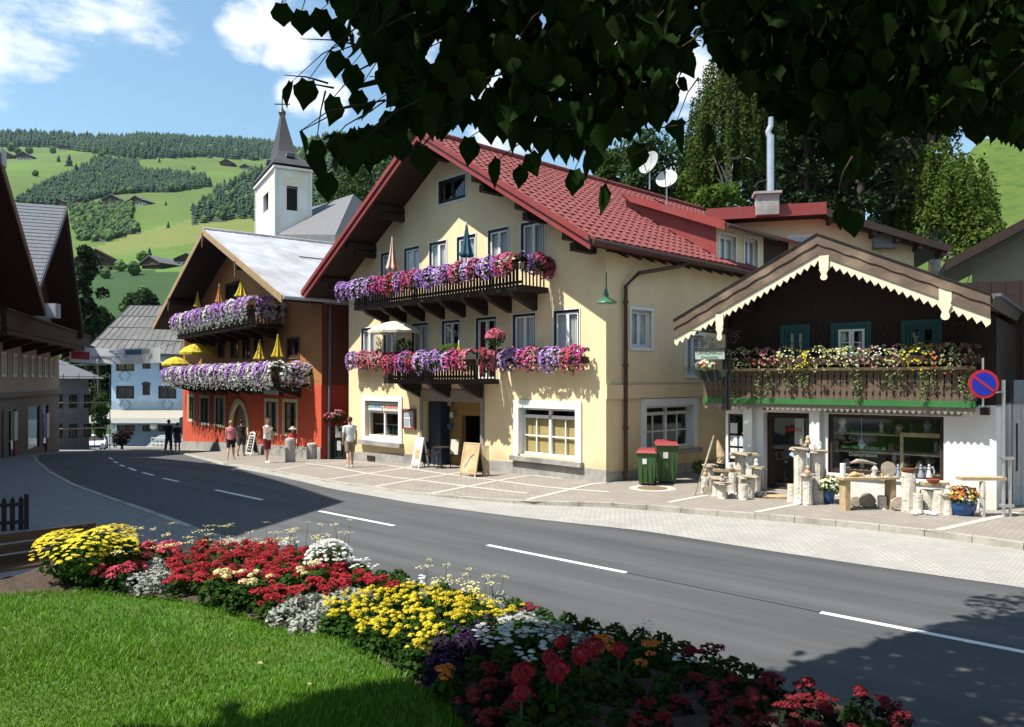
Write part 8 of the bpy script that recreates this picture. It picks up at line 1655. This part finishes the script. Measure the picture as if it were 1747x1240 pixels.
for i, (x_, y_, r0) in enumerate(((1206, 838, 8), (1233, 843, 8), (1479, 856, 14), (1533, 862, 13), (1460, 858, 10))):
    p = sat(x_, y_ + r0 * .7); R_ = r0 * p.y / F; obj1('wood_disc', 'sawn wood disc leaning in the shop display, ' + ['far left', 'left of the white stones', 'under the wooden bench', 'right of the bench leg', 'small one under the bench'][i], 'wood disc', p + Vector((0, 0, R_ * .9)), MB().lathe([(R_, -.03), (R_ * 1.03, 0), (R_, .03)], 16, M=Matrix.Rotation(math.radians(78), 4, 'X') @ Matrix.Diagonal((1, .85, 1, 1)), wob=.05), M_drift, group='wood discs')
rs_ = random.Random(4); k = 0
for (xa, xb, ya_, n) in ((1246, 1302, 845, 26), (1355, 1388, 858, 14), (1480, 1530, 868, 10), (1560, 1625, 877, 16)):
    for i in range(n): p = sat(rs_.uniform(xa, xb), ya_ + rs_.uniform(-4, 3)); r0 = rs_.uniform(.035, .07); o = MB().lathe([(r0 * .6, 0), (r0, r0 * .5), (r0 * .8, r0 * 1.1), (r0 * .3, r0 * 1.4)], 7, wob=.15).build('white_stone', M_whitew, None, loc=p, rot=(0, 0, rs_.uniform(0, 6))); setp(o, 'fist-sized white pebble on the pavement among the birch logs', 'stone', 'white pebbles in front of the shop')
p = sat(1327, 849); obj1('door_slab', 'flat brown wooden slab used as a step before the shop door', 'doorstep', p, MB().lathe([(.42, 0), (.43, .05)], 18, M=Matrix.Diagonal((1, .5, 1, 1)), wob=.04), M_slabw)
obj1('wooden_stake', 'thin upright stake left of the shop door', 'stake', sat(1306, 843), MB().tube([(0, 0, 0), (.01, 0, .3), (-.01, 0, .62)], [.03, .028, .03], 7), M_drift)
for i, (x_, y_, lab) in enumerate(((1395, 768, 'pair of curved white horns on the tall column'), (1372, 762, 'small pair of grey driftwood horns on the left column'))):
    p = on(x_, y_, 858); b = MB()
    for sg_ in (-1, 1): b.tube([(0, 0, 0), (sg_ * .06, 0, .07), (sg_ * .08, 0, .15), (sg_ * .045, 0, .22)], [.045, .04, .028, .01], 7)
    obj1('horn_carving', lab, 'carving', p, b, M_bir if i == 0 else M_drift)
def pot(px, ybot, wpx, hpx, lab, m, cols, leafm_, rpx, seed):
    p = sat(px, ybot); s = p.y / F; W = wpx * s / 2; Hh = hpx * s; r_ = bush('flower_pot', p, rpx * s, rpx * s * .62, 420, leafm_, .075, lab, 'flower pot', cols, .06, 130, seed, zc=Hh + rpx * s * .35); MB().lathe([(W * .7, 0), (W * .92, Hh * .5), (W, Hh * .95), (W * 1.06, Hh), (W * .95, Hh * .99)], 18).build('pot', m, r_)
M_bluep = mat('blue_glaze', (.03, .10, .28), (.02, .07, .2), 4, .25); pot(1412, 858, 24, 22, 'blue pot with bushy pale flowers before the tall birch columns', M_bluep, ['cream', 'white'], L_br, 25, 41); pot(1641, 878, 46, 22, 'wide blue basin with rust-red and yellow flowers at the right', M_bluep, ['rust', 'orange', 'rust', 'yellow'], L_md, 27, 42)
# bench with decorations
a = on(1435, 818, 870); c = on(1524, 818, 868); L_ = (c - a).length; rz_b = math.atan2(c.y - a.y, c.x - a.x); bnch = empty('display_bench', a, rz_b, 'raw wooden bench table loaded with decorations under the shop window', 'bench'); hb = a.z - PH(a.x, a.y)
MB().box(-.05, L_ + .05, -.16, .16, 0, .05).build('top', M_slabw, bnch)
for x_ in (.03, L_ - .13): MB().box(x_, x_ + .12, -.12, .12, -hb, 0).build('leg', M_slabw, bnch)
def deco(px, py, base, mb, m, lab, name='ornament'): obj1(name, lab, 'ornament', on(px, py, base) , mb, m, group=None)
deco(1438, 815, 869, MB().lathe([(.06, 0), (.06, .32)], 12), M_paper, 'thick white candle on the left end of the display bench', 'candle')
deco(1458, 814, 869, MB().tube([(-.15, 0, .02), (0, 0, .06), (.16, 0, .05)], [.04, .07, .03], 8), M_slabw, 'yellow wood carving lying on the display bench')
deco(1470, 790, 869, MB().tube([(-.25, 0, 0), (-.1, 0, .05), (.1, 0, .03), (.32, 0, -.02)], [.015, .05, .04, .02], 8), M_drift, 'driftwood branch above the display bench')
deco(1492, 815, 869, MB().lathe([(.08, 0), (.03, .05), (.05, .15), (.07, .2), (.02, .27)], 10), M_whitew, 'small white figure on the display bench')
for i in range(16): x_ = 1445 + i * 5.4; deco(x_, 816, 869, MB().lathe([(.03, 0), (.045, .03), (.02, .06 + (i % 3) * .03)], 8), [M_whitew, M_drift, M_steel, M_slabw][i % 4], 'small trinket on the display bench', 'trinket')
for o in [o for o in COL.objects if o.get('label') == 'small trinket on the display bench']: o['group'] = 'trinkets on the display bench'
deco(1516, 800, 868, MB().lathe([(.17, -.01), (.17, .01)], 16, M=Matrix.Rotation(math.radians(80), 4, 'X')), M_drift, 'round dried wreath disc behind the display bench', 'wreath')
for x_, l in ((1532, 'grey angel figure between bench and bowl column'), (1571, 'grey angel figure right of the bowl column'), (1585, 'white angel figure near the window edge')): deco(x_, 814, 868, MB().lathe([(.07, 0), (.03, .16), (.04, .2), (.012, .225), (.03, .25), (.012, .29)], 10).tube([(.03, .02, .2), (.09, .02, .22), (.13, .02, .12), (.10, .02, .02)], [.01, .022, .02, .006], 6).tube([(-.03, .02, .2), (-.09, .02, .22), (-.13, .02, .12), (-.10, .02, .02)], [.01, .022, .02, .006], 6), mat('pewter%d' % x_, (.30, .34, .42) if x_ < 1580 else (.62, .62, .60), rough=.4), l, 'angel_figure')
deco(1550, 806, 873, MB().lathe([(.08, 0), (.14, .04), (.15, .09), (.13, .085)], 16), mat('rust', (.16, .06, .03)), 'rust-coloured bowl on the birch column', 'bowl')
deco(1592, 824, 876, MB().lathe([(.06, 0), (.12, .04), (.13, .08), (.11, .075)], 16), mat('red_wax', (.28, .05, .03)), 'red candle bowl on the raw slab', 'bowl')
# goods inside the shop window
SHP = [(.5, .1, M_slabw), (.9, .5, M_drift), (1.3, .9, M_steel), (1.7, .2, M_whitew), (2.1, .6, M_slabw), (2.5, .1, M_drift)]
for k in range(22):
    x_ = wx0 + .15 + rs_.random() * (wx1 - wx0 - .3); z_ = wz0 + .1 + rs_.choice((0, 0, .0, .45, .9)); y_ = .45 + rs_.random() * .6; r0 = rs_.uniform(.05, .12); hh_ = rs_.uniform(.15, .4)
    o = MB().lathe([(r0, 0), (r0 * .5, hh_ * .4), (r0 * .9, hh_ * .7), (r0 * .2, hh_)], 9).build('shop_ornament', [M_slabw, M_drift, M_steel, M_whitew, M_blup][k % 5], ch_, loc=(x_, y_, z_))
for z_ in (.08, .53, .98): MB().box(wx0 + .05, wx1 - .05, .42, 1.1, wz0 + z_ - .03, wz0 + z_).build('shelf', M_slabw, ch_)
x_ = wx0 + (wx1 - wx0) * .62; MB().box(x_, x_ + 1.0, .3, .36, wz0 + .95, wz0 + 1.05).box(x_, x_ + .07, .3, .36, wz0 + .1, wz0 + .95).build('wooden_frame', M_slabw, ch_)
x_ = wx0 + .72; MB().tube([(x_, .3, wz1), (x_, .3, wz0 + .85)], .008, 5).lathe([(.02, wz0 + .6), (.10, wz0 + .72), (.02, wz0 + .85)], 12, (x_, .3, 0)).build('hanging_heart', mat('pale_blue_enamel', (.4, .55, .68)), ch_)
# gate and hanging baskets between the inn and the hotel
GT = Frame(*at(552, 782, 32.3)[:2], .97, -.24); gt2 = GT.root('iron_gate', 'dark green iron gate closing the passage between inn and hotel', 'gate'); gx1 = GT.px(592, 760)[0]; gz0 = -.42
for k in range(9): x_ = .05 + k * (gx1 - .05) / 8; MB().tube([(x_, 0, gz0), (x_, 0, gz0 + 1.35 + .12 * math.sin(k))], .02, 6).build('bar', mat('gate_green', (.015, .03, .02)) if k == 0 else bpy.data.materials['gate_green'], gt2)
for z_ in (.1, .65, 1.25): MB().box(0, gx1, -.02, .02, gz0 + z_, gz0 + z_ + .05).build('rail', bpy.data.materials['gate_green'], gt2)
MB().box(0.1, gx1 - .1, .05, .08, gz0 + .1, gz0 + 1.0).build('back_plate', bpy.data.materials['gate_green'], gt2)
for px, py, c in ((563, 712, ['pink', 'red']), (576, 708, ['rust', 'pink']), (585, 728, ['red', 'pink'])):
    y_ = 32.2; bush('hanging_basket', at(px, py, y_), .32, .22, 200, L_md, .12, 'flower basket hanging above the iron gate, ' + ('left' if px < 570 else 'middle' if px < 580 else 'right'), 'flower basket', c, .09, 60, px, group='flower baskets over the iron gate', zc=0)
p = at(577, 750, 32.1); nb2 = empty('notice_board', p, 0, 'white notice sheets fixed to the iron gate', 'notice'); MB().box(-.12, .2, -.01, .01, .1, .6).build('sheet', M_paper, nb2); MB().box(-.05, .12, -.01, .01, -.45, -.05).build('sheet', M_paper, nb2)
# white car far down the street
c0 = Vector((-.549 * 74, 74, float(H(-.549 * 74, 74)))); cr0 = empty('parked_car', (c0.x, c0.y, c0.z), math.radians(24), 'small white car seen from the front far down the street', 'car'); M_cw = mat('car_white', (.72, .73, .74), (.68, .69, .70), 2, .25)
# body profile along y (front at -y)
prof = [(-1.95, .35), (-1.98, .62), (-1.85, .82), (-1.0, .98), (-.35, 1.42), (.2, 1.5), (1.1, 1.45), (1.75, 1.0), (1.95, .9), (1.95, .35)]; b = MB(); n = len(prof)
for sx in (-1, 1):
    for (y_, z_) in prof: b.v.append((sx * (.84 if z_ < 1.1 else .66), y_, z_))
for k in range(n - 1): b.f.append((k, k + n, k + 1 + n, k + 1)); b.m.append(0)
b.f.append(tuple(range(n - 1, -1, -1))[::-1]); b.f.append(tuple(range(2 * n - 1, n - 1, -1))); b.m += [0, 0]; b.build('body', M_cw, cr0)
MB().add([(-.72, -1.0, 1.0), (.72, -1.0, 1.0), (.58, -.38, 1.41), (-.58, -.38, 1.41)], [(0, 1, 2, 3)]).build('windscreen', M_black, cr0, loc=(0, -.02, .01))
for sx in (-1, 1):
    MB().add([(sx * .80, -.7, 1.03), (sx * .80, 1.3, 1.05), (sx * .70, 1.0, 1.38), (sx * .70, -.25, 1.38)], [(0, 1, 2, 3)]).build('side_window', M_black, cr0); MB().lathe([(.12, -.02), (.13, .02)], 12, M=Matrix.Translation((sx * .62, -1.96, .68)) @ Matrix.Rotation(math.radians(90), 4, 'X')).build('headlight', M_steel, cr0)
    for y_ in (-1.25, 1.25): w_ = MB().lathe([(.31, -.1), (.31, .1)], 16, M=Matrix.Translation((sx * .76, y_, .31)) @ Matrix.Rotation(math.radians(90), 4, 'Y')).build('wheel', M_black, cr0); MB().lathe([(.18, -.11), (.18, .11)], 12, M=Matrix.Translation((sx * .77, y_, .31)) @ Matrix.Rotation(math.radians(90), 4, 'Y')).build('rim', M_steel, w_)
    MB().box(sx * .86, sx * 1.0, -.75, -.65, .95, 1.1).build('mirror', M_cw, cr0)
MB().box(-.45, .45, -1.99, -1.95, .45, .62).build('grille', M_black, cr0); MB().box(-.25, .25, -2.0, -1.97, .36, .46).build('number_plate', M_paper, cr0)
# picket fence and bench at the left edge
f0 = G(40, 905); fd = Vector((-.86, -.5, 0)).normalized(); pf = empty('picket_fence', (f0.x, f0.y, 0), math.atan2(fd.y, fd.x), 'dark wooden picket fence at the left edge', 'fence'); M_fen = mat('fence_black', (.02, .016, .013), (.03, .024, .02), 6)
for k in range(14): MB().prism([(k * .14, .0), (k * .14 + .085, .0), (k * .14 + .085, .62), (k * .14 + .042, .70), (k * .14, .62)], -.012, .012).build('picket', M_fen, pf)
for z_ in (.15, .5): MB().box(-.03, 1.95, .013, .05, z_, z_ + .07).build('rail', M_fen, pf)
MB().box(-.09, -.01, -.04, .04, 0, .72).build('post', M_fen, pf)
B0 = at(162, 891, 11.4); B1 = at(-40, 911, 10.3); bd = (B1 - B0); Lb = bd.length + .3; pb_ = empty('park_bench', (B0.x, B0.y, 0), math.atan2(bd.y, bd.x), 'dark brown plank bench behind the yellow flower bush', 'bench'); M_ben = mat('bench_brown', (.075, .035, .018), (.05, .024, .012), 4, .6, .3, 12, stretch=(.6, 6, 6))
zt_b = B0.z
for k in range(3): MB().box(0, Lb, .0, .035, zt_b - .12 - k * .15, zt_b - k * .15).build('back_slat', M_ben, pb_)
for k in range(3): MB().box(0, Lb, .10 + k * .13, .21 + k * .13, .42, .455).build('seat_slat', M_ben, pb_)
for x_ in (.12, Lb - .25): MB().box(x_, x_ + .07, .036, .09, 0, zt_b - .02).box(x_, x_ + .07, .09, .48, .35, .415).box(x_, x_ + .07, .42, .48, 0, .35).build('leg', M_black, pb_)
# haze: the valley air
b = MB().box(-2600, 2600, -400, 3000, -9, 620); hz = b.build('haze', None, kind='stuff'); hm = bpy.data.materials.new('haze_air'); hm.use_nodes = True; N = hm.node_tree.nodes; N.remove(N['Principled BSDF']); pv = N.new('ShaderNodeVolumePrincipled'); pv.inputs['Color'].default_value = (.55, .75, 1, 1); pv.inputs['Density'].default_value = .00004; pv.inputs['Anisotropy'].default_value = 0
hm.node_tree.links.new(pv.outputs[0], N['Material Output'].inputs['Volume']); hz.data.materials.clear(); hz.data.materials.append(hm); setp(hz, 'thin bluish valley air', 'haze')
